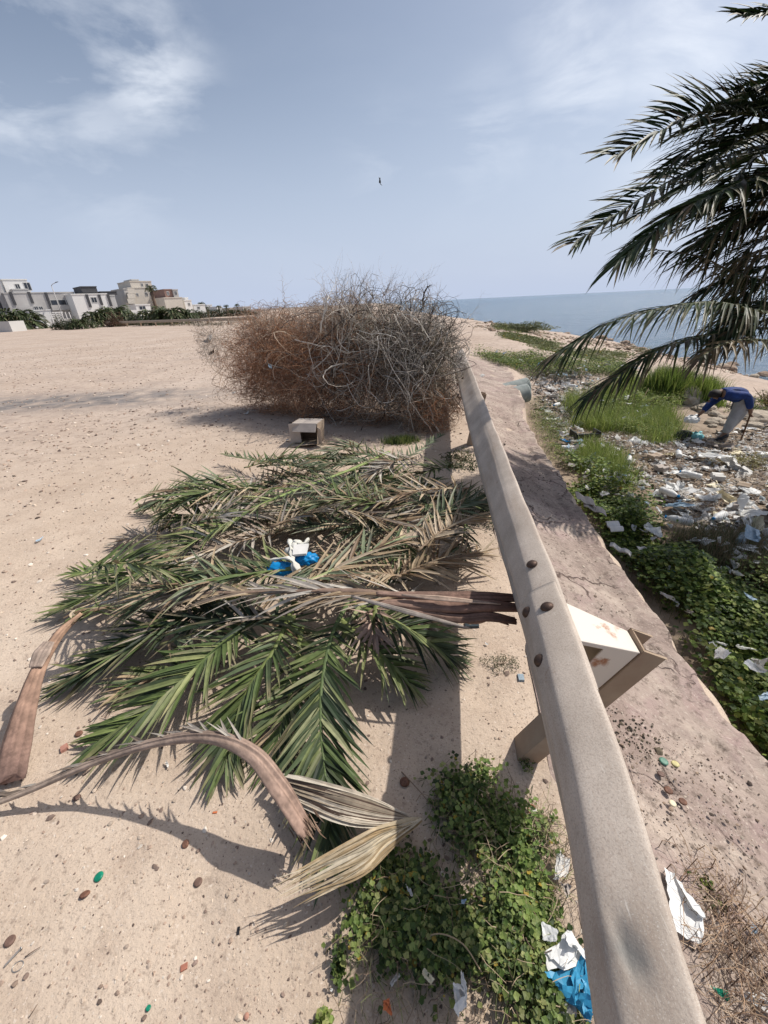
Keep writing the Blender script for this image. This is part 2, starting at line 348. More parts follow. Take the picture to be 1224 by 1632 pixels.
def embankment():
    ys = np.concatenate([np.linspace(-1.2, 6, 300), np.linspace(6.03, 15.5, 160)]); nu = 46
    u = np.linspace(0, 1, nu); Y, U = np.meshgrid(ys, u, indexing='ij')
    e = edge(Y)-.03+.10*fbm(Y, U*0, 1.3, 4, 9)+.085*fbm(Y, U*0, 6, 4, 19)*sm(.3, .9, U); rx = railx(Y)+.14+.05*fbm(Y, U*0, 2, 3, 12)
    W = np.clip(U/.80, 0, 1); X = rx+(e-rx)*W
    Z = hgt(np.minimum(X, edge(Y)-.02), Y)+.025+.030*fbm(X, Y, 2.4, 4, 7)+.012*fbm(X, Y, 11, 4, 8)
    Z = Z-.02*(1-sm(0, .12, W))-.014*sm(.5, .56, fbm(X, Y, 1.7, 3, 31)+.5)
    lip = sm(.84, .87, W); Z = Z+.014*lip*(.4+1.2*vnoise(X, Y, 2.1))*(1-sm(8, 11, Y))-.014*np.exp(-((W-.845)/.010)**2)*vnoise(X, Y, 1.7)*2      # raised mortar lip along the outer edge
    Wd = np.clip((U-.80)/.20, 0, 1); X = X+.16*Wd+.03*fbm(Y, U*4, 3, 3, 14)*Wd
    Z = Z-Wd**1.2*(.85*(1-sm(6.5, 12, Y))+.12)+.06*fbm(X, Y, 9, 4, 33)*sm(.55, 1, U); Z = Z-.014*sm(.60, .64, vnoise(X, Y, 5, 52))*sm(.45, .75, W)
    Z = Z-.12*sm(13.5, 15.5, Y)
    V = np.stack([X, Y, Z], -1).reshape(-1, 3); nv = len(ys)
    i = np.arange(nu-1)[None, :]; j = np.arange(nv-1)[:, None]; a = (j*nu+i).ravel()
    Fc = np.stack([a, a+1, a+nu+1, a+nu], 1)
    m = bpy.data.materials.new('embankment_concrete'); m.use_nodes = True; t = m.node_tree; n = t.nodes.new; l = t.links.new
    b = t.nodes['Principled BSDF']; b.inputs['Roughness'].default_value = .93; b.inputs['Specular IOR Level'].default_value = .15
    g = n('ShaderNodeNewGeometry')
    def noi(sc, det=6, ro=.6, d=0, st=None):
        q = n('ShaderNodeTexNoise'); q.inputs['Scale'].default_value = sc; q.inputs['Detail'].default_value = det; q.inputs['Roughness'].default_value = ro; q.inputs['Distortion'].default_value = d
        src = g.outputs['Position']
        if st: mm = n('ShaderNodeMapping'); mm.inputs['Scale'].default_value = st; l(src, mm.inputs[0]); src = mm.outputs[0]
        l(src, q.inputs['Vector']); return q.outputs[0]
    def mp2(s, a_, b_, c=0, d=1):
        q = n('ShaderNodeMapRange'); q.inputs[1].default_value = a_; q.inputs[2].default_value = b_; q.inputs[3].default_value = c; q.inputs[4].default_value = d; l(s, q.inputs[0]); return q.outputs[0]
    def mx2(f, a_, b_):
        q = n('ShaderNodeMix'); q.data_type = 'RGBA'
        for s, v in ((0, f), (6, a_), (7, b_)):
            if isinstance(v, (int, float)): q.inputs[s].default_value = v
            elif isinstance(v, tuple): q.inputs[s].default_value = (*v, 1)
            else: l(v, q.inputs[s])
        return q.outputs[2]
    c = mx2(mp2(noi(1.3), .36, .64), (.27, .205, .175), (.40, .325, .275))
    c = mx2(mp2(noi(2.7, 6, .6, .6), .52, .68), c, (.33, .24, .22))       # pinkish wash
    c = mx2(mp2(noi(4.4, 7, .65), .50, .72, 0, .85), c, (.50, .42, .345))      # dusted sand
    c = mx2(mp2(noi(.9, 7, .7, .8), .50, .62, 0, .7), c, (.20, .155, .13)); c = mx2(mp2(noi(24, 5, .7), .52, .66, 0, .8), c, (.13, .10, .08)); c = mx2(mp2(noi(60, 4, .7), .56, .68, 0, .6), c, (.55, .47, .40))
    vo = n('ShaderNodeTexVoronoi'); vo.feature = 'DISTANCE_TO_EDGE'; vo.inputs['Scale'].default_value = 1.7
    wn = n('ShaderNodeTexNoise'); wn.inputs['Scale'].default_value = 3; wn.inputs['Detail'].default_value = 6; l(g.outputs['Position'], wn.inputs['Vector'])
    vm = n('ShaderNodeVectorMath'); vm.operation = 'MULTIPLY_ADD'; l(wn.outputs['Color'], vm.inputs[0]); vm.inputs[1].default_value = (.5, .5, .5); l(g.outputs['Position'], vm.inputs[2]); l(vm.outputs[0], vo.inputs['Vector'])
    ck = mp2(vo.outputs[0], .0, .016, 1, 0); gate = mp2(noi(1.1), .48, .56)
    mm = n('ShaderNodeMath'); mm.operation = 'MULTIPLY'; l(ck, mm.inputs[0]); l(gate, mm.inputs[1])
    c = mx2(mm.outputs[0], c, (.13, .09, .075)); l(c, b.inputs['Base Color'])
    bp = n('ShaderNodeBump'); bp.inputs['Distance'].default_value = .012; l(noi(18, 8, .65), bp.inputs['Height'])
    bp2 = n('ShaderNodeBump'); bp2.inputs['Distance'].default_value = .012; bp2.invert = True; l(mm.outputs[0], bp2.inputs['Height']); l(bp.outputs[0], bp2.inputs['Normal']); l(bp2.outputs[0], b.inputs['Normal'])
    o = np_mesh('concrete_embankment', V, Fc, m, smooth=True); tag(o, 'cracked pinkish concrete bank sloping down from the guardrail to the rubbish', 'embankment')
embankment()
# pebbles and grit over the sand
def stone_proto(seed, sub=1):
    import bmesh
    bm = bmesh.new(); bmesh.ops.create_icosphere(bm, subdivisions=sub, radius=1); r = np.random.default_rng(seed)
    V = np.array([v.co[:] for v in bm.verts]); V = V*(1+r.uniform(-.28, .28, (len(V), 1))); V[:, 2] *= .55; V[:, 0] *= r.uniform(1, 1.5)
    Fc = np.array([[v.index for v in f.verts] for f in bm.faces]); bm.free(); return V, Fc
M_STONE = mat('mixed_stones', (1, 1, 1), .9, .15, 60, attr=True)
def pebbles():
    Vs, Fs, Cs = [], [], []; off = 0
    pal = np.array([(.52, .42, .33), (.30, .22, .17), (.22, .16, .13), (.62, .55, .47), (.42, .31, .24), (.15, .11, .09), (.45, .36, .29), (.48, .39, .31), (.50, .41, .32)])
    for k in range(5):
        pv, pf = stone_proto(k); n = 9000
        rr = .25+rng.uniform(0, 1, n)**1.7*(9 if k < 3 else 34); an = rng.uniform(-1.15, 1.15, n) if k else rng.uniform(-1.5, 1.5, n)
        x = rr*np.sin(an)-.3; y = rr*np.cos(an)-.3; keep = (x < railx(y)+.5); x, y = x[keep], y[keep]; n = len(x)
        s = np.clip(rng.lognormal(math.log(.00125), .6, n), .0005, .009)*(1+.42*np.hypot(x, y)+.035*np.hypot(x, y)**2); s = np.minimum(s, .022)
        Rm = rot_mats(n, .4)*s[:, None, None]; pos = np.stack([x, y, hgt(x, y)+s*.15], 1)
        V, Fc, kk = scatter(pv, pf, Rm, pos); Vs.append(V); Fs.append(Fc+off); off += len(V)
        Cs.append(np.repeat(pal[rng.integers(0, len(pal), n)]*rng.uniform(.7, 1.2, (n, 1)), kk, 0))
    o = np_mesh('gravel', np.concatenate(Vs), np.concatenate(Fs), M_STONE, col=np.concatenate(Cs)); tag(o, 'small pebbles and grit scattered over the sandy ground', 'gravel', kind='stuff')
pebbles()
# ================================================================== GUARDRAIL
def rail_material():
    m = bpy.data.materials.new('dusty_galvanised_steel'); m.use_nodes = True; t = m.node_tree; n = t.nodes.new; l = t.links.new
    b = t.nodes['Principled BSDF']; b.inputs['Roughness'].default_value = .6; b.inputs['Metallic'].default_value = 0; b.inputs['Specular IOR Level'].default_value = .35
    g = n('ShaderNodeNewGeometry')
    def noi(sc, det=5, st=None):
        q = n('ShaderNodeTexNoise'); q.inputs['Scale'].default_value = sc; q.inputs['Detail'].default_value = det; q.inputs['Roughness'].default_value = .65
        s = g.outputs['Position']
        if st: mm = n('ShaderNodeMapping'); mm.inputs['Scale'].default_value = st; l(s, mm.inputs[0]); s = mm.outputs[0]
        l(s, q.inputs['Vector']); return q.outputs[0]
    def mr_(s, a, b_, c=0, d=1):
        q = n('ShaderNodeMapRange'); q.inputs[1].default_value = a; q.inputs[2].default_value = b_; q.inputs[3].default_value = c; q.inputs[4].default_value = d; l(s, q.inputs[0]); return q.outputs[0]
    def mx2(f, a_, b_):
        q = n('ShaderNodeMix'); q.data_type = 'RGBA'
        for s, v in ((0, f), (6, a_), (7, b_)):
            if isinstance(v, (int, float)): q.inputs[s].default_value = v
            elif isinstance(v, tuple): q.inputs[s].default_value = (*v, 1)
            else: l(v, q.inputs[s])
        return q.outputs[2]
    c = mx2(mr_(noi(6, 7), .3, .7), (.36, .300, .245), (.55, .47, .395))
    c = mx2(mr_(noi(260, 3), .5, .62, 0, .55), c, (.30, .24, .20))
    c = mx2(mr_(noi(420, 2), .6, .68, 0, .6), c, (.58, .54, .48))
    c = mx2(mr_(noi(2.0, 6, (3, 1, 8)), .52, .72, 0, .5), c, (.30, .21, .15)); c = mx2(mr_(noi(30, 8, (6, .35, 6)), .60, .70, 0, .6), c, (.62, .57, .50)); c = mx2(mr_(noi(9, 9), .66, .74, 0, .8), c, (.22, .12, .075))
    at = n('ShaderNodeAttribute'); at.attribute_name = 'Col'; sp = n('ShaderNodeSeparateColor'); l(at.outputs['Color'], sp.inputs[0])
    c = mx2(sp.outputs[0], c, (.13, .135, .13)); l(c, b.inputs['Base Color'])
    bp = n('ShaderNodeBump'); bp.inputs['Distance'].default_value = .0008; l(noi(220, 4), bp.inputs['Height']); l(bp.outputs[0], b.inputs['Normal'])
    return m
M_RAIL = rail_material()
# measured stations along the beam: photo row, left edge, crease, back edge
RT = [(1632, 958, 990, 1114), (1600, 952, 983, 1105), (1300, 899, 921, 1022), (1200, 876, 900, 984), (1133, 858, 885, 961), (1000, 833, 862, 915), (900, 812, 836, 879), (790, 786, 806, 833), (700, 756, 777, 794), (640, 735, 756, 770), (600, 727, 744, 757), (560, 719, 731, 739)]
def _fit(k, zf):
    A = np.array([tuple(P(t[k], t[0], zf(t[0])))[:2] for t in RT]); c = np.polyfit(np.log(A[:, 1]+.8), A[:, 0], 3); c2 = np.polyfit(A[:6, 1], A[:6, 0], 1)
    return lambda y: float(np.polyval(c, math.log(y+.8))) if y > .2 else float(np.polyval(c, math.log(1.0)))+(y-.2)*c2[0]
zL = lambda row: float(np.interp(row, (640, 800, 1000, 1600), (.60, .61, .635, .655)))
fL, fC, fR = _fit(1, zL), _fit(2, lambda r_: .70), _fit(3, lambda r_: .745)
def railprof(y):
    l, c, r_ = fL(y), fC(y), fR(y); zl = float(np.interp(y, (.1, 1, 2, 4), (.655, .635, .61, .60)))
    return [(r_+.006, .738), (r_, .745), (r_*.75+c*.25, .738), (r_*.35+c*.65, .722), (c+.010, .711), (c, .700), (l*.5+c*.5-.002, .70*.45+zl*.55), (l, zl), (l+.008, zl-.014), (l*.5+r_*.5, zl-.045), (r_-.012, zl-.075), (r_-.010, zl-.10), (l*.45+r_*.55, zl-.13), (l+.042, zl-.155), (l+.044, zl-.185), (r_*.6+l*.4, zl-.21), (r_, zl-.225)]
def rail_at(y):
    p = Vector((fC(y), y, .70)); q = Vector((fC(y+.05), y+.05, .70)); return p, (q-p).normalized()
def beam(name, y0, y1, off, parent, seed):
    n = max(60, int((y1-y0)*60)); vs = []; cs = []; dent = P(1000, 1522, .715); dent = Vector((dent.x, dent.y, .715)); k = 0; wear = []
    for i in range(n):
        y = y0+(y1-y0)*i/(n-1); pr = [Vector((a, 0, b)) for a, b in railprof(y)]; fine = crv(pr, 44); k = len(fine)
        wob = .0016*math.sin(y*5.1+seed)+.0010*math.sin(y*17+seed)
        for th in (0, .0035):
            for v in fine:
                q = Vector((v.x+th+off+wob, y, v.z-th*.6+wob*.6-off*.8)); dx, dy = q.x-dent.x, q.y-dent.y
                if q.z > .69:
                    e = math.exp(-((dx/.010)**2+((dy+dx*.3)/.030)**2)); q.z -= .012*e; q.z += .004*math.exp(-(((dx+.014)/.008)**2+(dy/.03)**2))
                st = math.exp(-((dx/.022)**2+(dy/.036)**2)*(1+.9*vnoise(q.x, q.y, 70))) if q.z > .66 else 0
                vs.append(q); cs.append((min(.8, st*1.1), 0, 0))
    fs = []; K = 2*k
    for i in range(n-1):
        for j in range(k-1):
            fs.append((i*K+j, i*K+j+1, (i+1)*K+j+1, (i+1)*K+j)); fs.append((i*K+k+j+1, i*K+k+j, (i+1)*K+k+j, (i+1)*K+k+j+1))
        for e in (0, k-1): fs.append((i*K+e, (i+1)*K+e, (i+1)*K+k+e, i*K+k+e))
    for i in (0, n-1):
        for j in range(k-1): fs.append((i*K+j, i*K+k+j, i*K+k+j+1, i*K+j+1))
    mb = MB(); mb.v = [tuple(q) for q in vs]; mb.f = fs; mb.m = [0]*len(fs); mb.c = cs; mb.sm = [True]*len(fs)
    return mb.build(name, M_RAIL, parent)
gr = empty('guardrail', (0.5, .95, 0), 'long dusty beige metal guardrail running away from the camera on leaning posts', 'guardrail')
beam('rail_beam', -.5, P(826, 970, .64).y, -.0045, gr, 0)
beam('rail_beam', .62, 7.9, .0, gr, 2)
M_CREAM = mat('cream_painted_steel', (.66, .58, .50), .5, .08, 5, .0006, 90, col2=(.72, .65, .57))
M_RUSTY = mat('cream_paint_with_rust', (.70, .63, .545), .5, .05, 9, 0, col2=(.34, .15, .075), thr=(.585, .66), detail=8)
M_POST = mat('dirty_tan_steel_post', (.47, .36, .255), .7, .2, 9, .001, 80, col2=(.30, .21, .145))
M_BOLT = mat('rusted_bolt', (.085, .055, .042), .55, .3, 90, .0008, 200, metal=.5)
def bolt_at(c, nrm, r=.0135):
    mb = MB(); nrm = Vector(nrm).normalized(); t = nrm.cross(Vector((0, 1, .1))).normalized(); b = nrm.cross(t); vs = []
    for rr, h in ((1.25, -.002), (1.25, .0015), (1.0, .0065), (.62, .0100), (.2, .0112)):
        for j in range(12):
            a = 2*math.pi*j/12; vs.append(Vector(c)+t*(r*rr*math.cos(a)*1.15)+b*(r*rr*math.sin(a))+nrm*h)
    fs = [(i*12+j, i*12+(j+1) % 12, (i+1)*12+(j+1) % 12, (i+1)*12+j) for i in range(4) for j in range(12)]+[tuple(48+j for j in range(12))]
    mb.add(vs, fs); return mb.build('bolt', M_BOLT, gr)
for (px, py, z, nr) in ((848, 900, .724, (-.45, 0, 1)), (872, 968, .728, (-.45, 0, 1)), (841, 976, .672, (-1, 0, .45)), (861, 1053, .675, (-1, 0, .45)), (738, 603, .71, (-.5, 0, 1)), (731, 630, .66, (-1, 0, .5))):
    bolt_at(P(px, py, z)+Vector(nr).normalized()*.003, nr)
def post(base, top, yb, near=True):
    """C-channel post leaning towards the sea, with the bent-plate spacer between beam and post"""
    base = Vector(base); top = Vector(top); ax = (top-base).normalized(); ry = Vector((0.13, .99, 0)).normalized(); rx_ = ry.cross(ax).normalized()
    w, fl, th = .090, .070, .005
    mb = MB()
    prof = [(0, -w/2), (fl, -w/2), (fl, -w/2+th), (th, -w/2+th*1.5), (th, w/2-th*1.5), (fl, w/2-th), (fl, w/2), (0, w/2)]
    vs = [base-ax*.15+rx_*a+ry*b for a, b in prof]+[top+rx_*a+ry*b for a, b in prof]
    fs = [(j, (j+1) % 8, 8+(j+1) % 8, 8+j) for j in range(8)]+[(0, 1, 2, 3), (0, 3, 4, 7), (4, 5, 6, 7)][:0]
    fs += [(11, 10, 9, 8), (15, 12, 11, 8), (15, 14, 13, 12)]
    mb.add(vs, fs, smooth=False); po = mb.build('post', M_POST, gr); bv = po.modifiers.new('bevel', 'BEVEL'); bv.width = .002; bv.segments = 2
    # spacer block: top plate, far plate, near plate with a cut corner
    p, t = rail_at(yb); rt = Vector((t.y, -t.x, 0)).normalized()
    A = Vector((fR(yb)-.004, yb, .715)); B = top-rx_*.003-ax*.012
    hw = .075; s = MB(); th2 = .005
    def plate(q):   # q: 4+ corners, thickness along the normal
        q = [Vector(a) for a in q]; nn = (q[1]-q[0]).cross(q[2]-q[0]).normalized()*th2; k = len(q)
        s.add(q+[a-nn for a in q], [tuple(range(k)), tuple(range(2*k-1, k-1, -1))]+[(i, k+i, k+(i+1) % k, (i+1) % k) for i in range(k)], 0, smooth=False)
    d = Vector((0, 0, -.20)); axd = -ax*.20
    a0, a1 = A-ry*hw*1.15, A+ry*hw*1.15; b0, b1 = B-ry*.043, B+ry*.043
    plate([a0, b0, b1, a1])
    m0 = a0.lerp(b0, .50)+ry*.001
    plate([b0+ry*.001, m0, m0+axd*.95, b0+axd*.95+ry*.001])
    plate([m0+Vector((-.0005, 0, 0)), a0+ry*.001, a0+ry*.001+Vector((0, 0, -.016)), m0+Vector((-.0005, 0, -.016))])
    plate([a1-ry*.001, b1-ry*.001, b1+axd-ry*.001, a1+d-ry*.001])
    sp_ = s.build('spacer_block', [M_RUSTY], gr); bv = sp_.modifiers.new('bevel', 'BEVEL'); bv.width = .003; bv.segments = 2
post((.468, .945, 0), tuple(P(1016, 1019, .655)), .885)
post((1.03, 4.62, 0), (1.13, 4.55, .62), 4.6)
# ================================================================== FRONDS
M_LEAF = mat('palm_leaflets', (1, 1, 1), .52, .22, 30, 0, attr=True, trans=.10, spec=.22, stretch=(1, 1, 1))
M_STALK = mat('palm_stalk', (1, 1, 1), .62, .22, 26, .002, 60, attr=True, spec=.35)
M_WOOD = mat('dry_split_palm_base', (1, 1, 1), .75, .35, 16, .004, 34, attr=True, spec=.3, stretch=(1, 1, 1))
GREENS = [(.075, .105, .036), (.100, .135, .045), (.040, .058, .026), (.150, .175, .070), (.078, .105, .052), (.20, .21, .11)]
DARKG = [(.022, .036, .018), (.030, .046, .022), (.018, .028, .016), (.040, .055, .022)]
GREYG = [(.16, .19, .115), (.11, .14, .08), (.21, .22, .15), (.08, .11, .055)]
DRY = [(.36, .27, .17), (.28, .20, .125), (.45, .36, .25), (.20, .135, .085), (.40, .32, .23)]
GREYDRY = [(.40, .36, .31), (.30, .26, .22), (.47, .43, .37), (.22, .17, .13)]
YGREEN = [(.17, .21, .07), (.13, .17, .055), (.24, .26, .11)]
def leafset(pts, r, Lmax=.36, n=46, start=.12, pal=GREENS, up=(0, 0, 1), width=.0095, droop=.25, lift=.25, spread=(62, 22), floor=True,
            messy=.15, skip=.0, dry_tip=0, L0=.55, L1=.5, pal2=None, p2=0, side_bias=None, rr=.8):
    """one frond's leaflets as arrays: folded, tapering, drooping blades along both sides of the stalk"""
    K = 200; C = crv(pts, K); V = []; Fc = []; col = []; up = Vector(up).normalized(); o = 0
    for i in range(n):
        for sgn in (-1, 1):
            if r.random() < skip: continue
            s = start+(1-start)*((i+.5*(sgn > 0)+r.uniform(-.25, .25))/n); s = min(max(s, 0), .999); k = int(s*(K-1))
            p = C[k]; T = (C[min(k+1, K-1)]-C[max(k-1, 0)]).normalized()
            S = T.cross(up)
            if S.length < 1e-4: S = Vector((1, 0, 0))
            S.normalize(); Nn = S.cross(T).normalized()
            q = (s-start)/(1-start)
            prof = min(1, L0+(1-L0)*q/.3)*(1-(1-L1)*max(0, (q-.45)/.55)**1.5)
            ln = Lmax*prof*r.uniform(.8, 1.1)
            ang = R(spread[0]+(spread[1]-spread[0])*max(q,0)**.8+r.gauss(0, 5+30*messy))
            D = T*math.cos(ang)+S*(sgn*math.sin(ang))+Nn*(lift+r.gauss(0, messy)); D.normalize()
            bl = D.cross(Nn)
            if bl.length < 1e-4: bl = S
            bl.normalize(); bn = bl.cross(D).normalized(); tw = r.gauss(0, .25+messy); bl2 = bl*math.cos(tw)+bn*math.sin(tw)
            wd = width*r.uniform(.75, 1.15)*(.75+.25*prof); dr = droop*r.uniform(.5, 1.5)
            pa = pal2 if (pal2 and r.random() < p2) else pal
            c = pa[r.randrange(len(pa))]; sc = r.uniform(.8, 1.25); c = tuple(x*sc for x in c)
            ct = tuple(a*.6+b*.4 for a, b in zip(c, (.34, .26, .16))) if r.random() < .5+dry_tip else c
            ss = (0, .14, .5, .8, 1); ww = (.35, 1, .85, .45, 0); curl = r.gauss(0, .03+.2*messy)
            for a, b in zip(ss, ww):
                m_ = p+D*(ln*a)+Vector((0, 0, -dr*ln*a*a))+bl*(curl*ln*a*a)
                fold = wd*.33*b
                for e in (-1, 0, 1):
                    x = m_+bl2*(wd*b*e)+bn*(fold if e else 0)
                    V.append(x); col.append(c if a < .75 else ct)
            for a in range(4):
                for e in (0, 1): j = o+a*3+e; Fc.append((j, j+1, j+4, j+3))
            o += 15
    V = np.array([tuple(v) for v in V])
    if floor:
        g = hgt(V[:, 0], V[:, 1])+.006; V[:, 2] = np.maximum(V[:, 2], g+rr*0)
    return V, np.array(Fc), np.array(col)
def frond(pts, label, cat='palm frond', group='cut palm fronds heaped by the guardrail', seed=0, w0=.016, w1=.003, stalk=(.16, .19, .06), flat=.55, parent=None, name='cut_palm_frond', up=(0, 0, 1), base_m=None, **kw):
    r = random.Random(seed); pts = [Vector(p) for p in pts]
    if parent is None: root = empty(name, pts[0], label, cat, group)
    else: root = parent
    pts = [Vector((p.x, p.y, max(p.z, .02))) for p in pts]; C = crv(pts, 26); rad = [w0+(w1-w0)*(i/25)**.8 for i in range(26)]
    mb = MB(); mb.tube(C, rad, 8, 0, stalk, flat, up=up); mb.build('stalk', base_m or M_STALK, root)
    kw['n'] = int(kw.get('n', 46)*1.12); kw.setdefault('droop', .12); V, Fc, col = leafset(pts, r, up=up, **kw)
    np_mesh('leaflets', V, Fc, M_LEAF, root, col=col)
    return root
# px, height above ground
def H(*l): return [P(a, b, c) for a, b, c in l]
GH = 'cut palm fronds heaped by the guardrail'
# ------------------------------------------------------------------ hidden body of the heap first: random fronds
heap_poly = [(250, 850), (380, 770), (560, 735), (690, 740), (740, 850), (720, 960), (640, 1010), (470, 1020), (300, 1030), (170, 1010), (150, 950)]
hp = [tuple(P(a, b, .1))[:2] for a, b in heap_poly]
r0 = random.Random(5); xs_, ys_ = sample_poly(hp, 46, np.random.default_rng(3))
HL = {'g': 'green cut frond half buried inside the heap of palm fronds', 'y': 'greyish green cut frond half buried inside the heap of palm fronds', 'd': 'brown dried frond half buried inside the heap of palm fronds', 's': 'silvery grey dried frond half buried inside the heap of palm fronds'}
for i in range(46):
    x, y = xs_[i], ys_[i]; a = r0.choice([math.pi, math.pi*.95, 0.1, math.pi*1.2, .3, math.pi*.85, 1.2*math.pi, -.2])+r0.gauss(0, .3)
    ln = r0.uniform(.5, .85); z = r0.uniform(.04, .36); d = Vector((math.cos(a), math.sin(a)*.8, 0)); q = Vector((x, y, z))
    k = r0.choice('ggggyyds' if x < -.9 else 'ggyydds')
    pts = [q-d*ln*.5, q-d*ln*.15+Vector((0, 0, .04)), q+d*ln*.2+Vector((0, 0, .03)), q+d*ln*.5+Vector((r0.uniform(-.1, .1), r0.uniform(-.1, .1), -.04))]
    for p_ in pts: p_.z = max(p_.z, .02)
    pal = {'g': GREENS, 'y': GREYG, 'd': DRY, 's': GREYDRY}[k]
    frond(pts, HL[k], seed=100+i, pal=pal, pal2=DRY, p2=.18, Lmax=r0.uniform(.24, .32), n=34, start=.05, messy=.22, stalk=(.22, .22, .10) if k in 'gy' else (.24, .17, .11), w0=.010)
# ------------------------------------------------------------------ fronds one can single out
frond(H((700, 741, .20), (620, 740, .22), (540, 740, .22), (440, 738, .17), (358, 726, .10)), 'green cut frond pointing left at the far top edge of the heap', seed=1, pal=GREENS, pal2=GREYG, p2=.3, Lmax=.30, n=44, start=.3, messy=.06, w0=.012, stalk=(.07, .085, .04), lift=.35)
frond(H((520, 775, .16), (590, 752, .2), (650, 728, .18), (706, 692, .12)), 'grey green cut frond whose tip points at the brush pile', seed=2, pal=GREYG, Lmax=.26, n=40, start=.1, messy=.1, lift=.3)
frond(H((330, 835, .14), (400, 790, .2), (470, 752, .2), (560, 708, .12)), 'dry greyish brown frond below the cardboard box', seed=3, pal=GREYDRY, pal2=DRY, p2=.5, Lmax=.34, n=44, start=.1, messy=.07, spread=(48, 18), stalk=(.28, .22, .15))
frond(H((600, 742, .22), (500, 762, .25), (400, 788, .2), (300, 805, .13), (222, 810, .05)), 'long frond with a dried brown tip pointing left across bare sand', seed=4, pal=GREENS, pal2=DRY, p2=.45, Lmax=.30, n=50, start=.15, messy=.1, dry_tip=.3)
frond(H((620, 720, .24), (560, 748, .3), (430, 798, .32), (330, 852, .28), (240, 905, .2), (170, 940, .12), (98, 972, .05)), 'large yellowish green frond sweeping down to the left edge of the heap', seed=5, pal=GREENS, pal2=YGREEN, p2=.35, Lmax=.36, n=62, start=.22, messy=.06, w0=.02, stalk=(.22, .28, .09), spread=(50, 20), lift=.3)
frond(H((300, 895, .1), (230, 905, .12), (170, 908, .1), (112, 915, .05)), 'short bright green frond tip beside pale dried leaflets', seed=6, pal=YGREEN, pal2=GREENS, p2=.5, Lmax=.24, n=26, start=.1, messy=.12)
frond(H((430, 840, .26), (520, 812, .34), (610, 828, .33), (700, 858, .22)), 'brown dried frond lying across the middle of the heap', seed=7, pal=DRY, pal2=GREYDRY, p2=.35, Lmax=.36, n=46, start=.05, messy=.1, spread=(55, 20), stalk=(.24, .17, .11), lift=.4)
frond(H((392, 932, .30), (432, 938, .34), (500, 922, .36), (560, 893, .36), (650, 852, .32), (738, 812, .30)), 'frond with a thick pale green midrib curving above the blue bag', seed=8, pal=GREYG, pal2=DRY, p2=.4, Lmax=.34, n=36, start=.2, messy=.16, w0=.017, stalk=(.33, .36, .17), spread=(45, 18), lift=.1, skip=.15)
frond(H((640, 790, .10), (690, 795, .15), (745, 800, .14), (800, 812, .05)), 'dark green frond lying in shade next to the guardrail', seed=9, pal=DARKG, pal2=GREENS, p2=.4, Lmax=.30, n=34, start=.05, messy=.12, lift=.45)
frond(H((380, 950, .15), (290, 985, .16), (200, 1035, .12), (108, 1092, .04)), 'dark green frond pointing down left beside the broad brown stalk', seed=11, pal=GREENS, pal2=DARKG, p2=.5, Lmax=.30, n=46, start=.1, messy=.15, spread=(45, 15))
frond(H((420, 975, .22), (350, 1030, .22), (290, 1085, .18), (225, 1140, .10), (160, 1182, .04)), 'bright green frond with orderly leaflets fanning to the lower left', seed=12, pal=GREENS, pal2=YGREEN, p2=.2, Lmax=.30, n=40, start=.12, messy=.03, spread=(58, 20), width=.011, stalk=(.12, .16, .05))
frond(H((470, 960, .20), (440, 1030, .22), (400, 1090, .17), (375, 1150, .1), (362, 1215, .05)), 'green frond hanging over the arched dry stalk', seed=13, pal=GREENS, Lmax=.27, n=38, start=.12, messy=.06, spread=(50, 18), width=.0105)
frond(H((560, 950, .25), (530, 1010, .27), (513, 1090, .2), (512, 1170, .14), (520, 1250, .09), (528, 1365, .03)), 'large dark green frond pointing straight down from the heap', seed=14, pal=GREENS, pal2=DARKG, p2=.25, Lmax=.25, n=52, start=.15, messy=.05, spread=(60, 25), width=.0105, w0=.013, stalk=(.10, .14, .05), lift=.15)
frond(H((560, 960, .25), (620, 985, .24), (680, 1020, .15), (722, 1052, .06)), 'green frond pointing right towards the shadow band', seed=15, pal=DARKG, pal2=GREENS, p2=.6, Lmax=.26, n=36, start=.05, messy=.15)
frond(H((540, 985, .22), (580, 1020, .2), (620, 1055, .14), (655, 1092, .05)), 'thin green frond between the two largest lower fronds', seed=16, pal=GREENS, pal2=YGREEN, p2=.3, Lmax=.22, n=30, start=.05, messy=.15)
frond(H((600, 965, .27), (595, 1000, .24), (610, 1035, .16)), 'small pinkish brown dried frond under the long dry stalk', seed=17, pal=[(.42, .30, .24), (.34, .24, .19)], Lmax=.16, n=18, start=.05, messy=.2)
frond(H((330, 880, .08), (270, 868, .08), (225, 855, .07), (185, 865, .04)), 'pale bleached dry frond at the left edge of the heap', seed=18, pal=GREYDRY, pal2=DRY, p2=.2, Lmax=.22, n=28, start=.0, messy=.25, stalk=(.4, .34, .27))
frond(H((380, 1010, .06), (330, 1050, .06), (250, 1070, .04), (180, 1110, .03)), 'thin olive frond lying flat on sand under the lower left green frond', seed=19, pal=GREENS, pal2=DRY, p2=.4, Lmax=.22, n=32, start=.1, messy=.2)
frond(H((480, 1000, .14), (470, 1080, .12), (450, 1150, .08), (440, 1210, .03)), 'green frond behind the torn end of the arched stalk', seed=20, pal=GREENS, pal2=DRY, p2=.15, Lmax=.24, n=34, start=.1, messy=.1)
frond(H((600, 930, .1), (680, 905, .12), (730, 890, .08)), 'dark frond tip poking right above the split stalk base', seed=21, pal=DARKG, pal2=DRY, p2=.4, Lmax=.24, n=24, start=.0, messy=.2)
frond(H((720, 775, .08), (740, 830, .1), (730, 900, .06)), 'dark shaded frond lying along the right edge of the heap', seed=22, pal=DARKG, pal2=GREYG, p2=.3, Lmax=.24, n=30, start=.0, messy=.2)
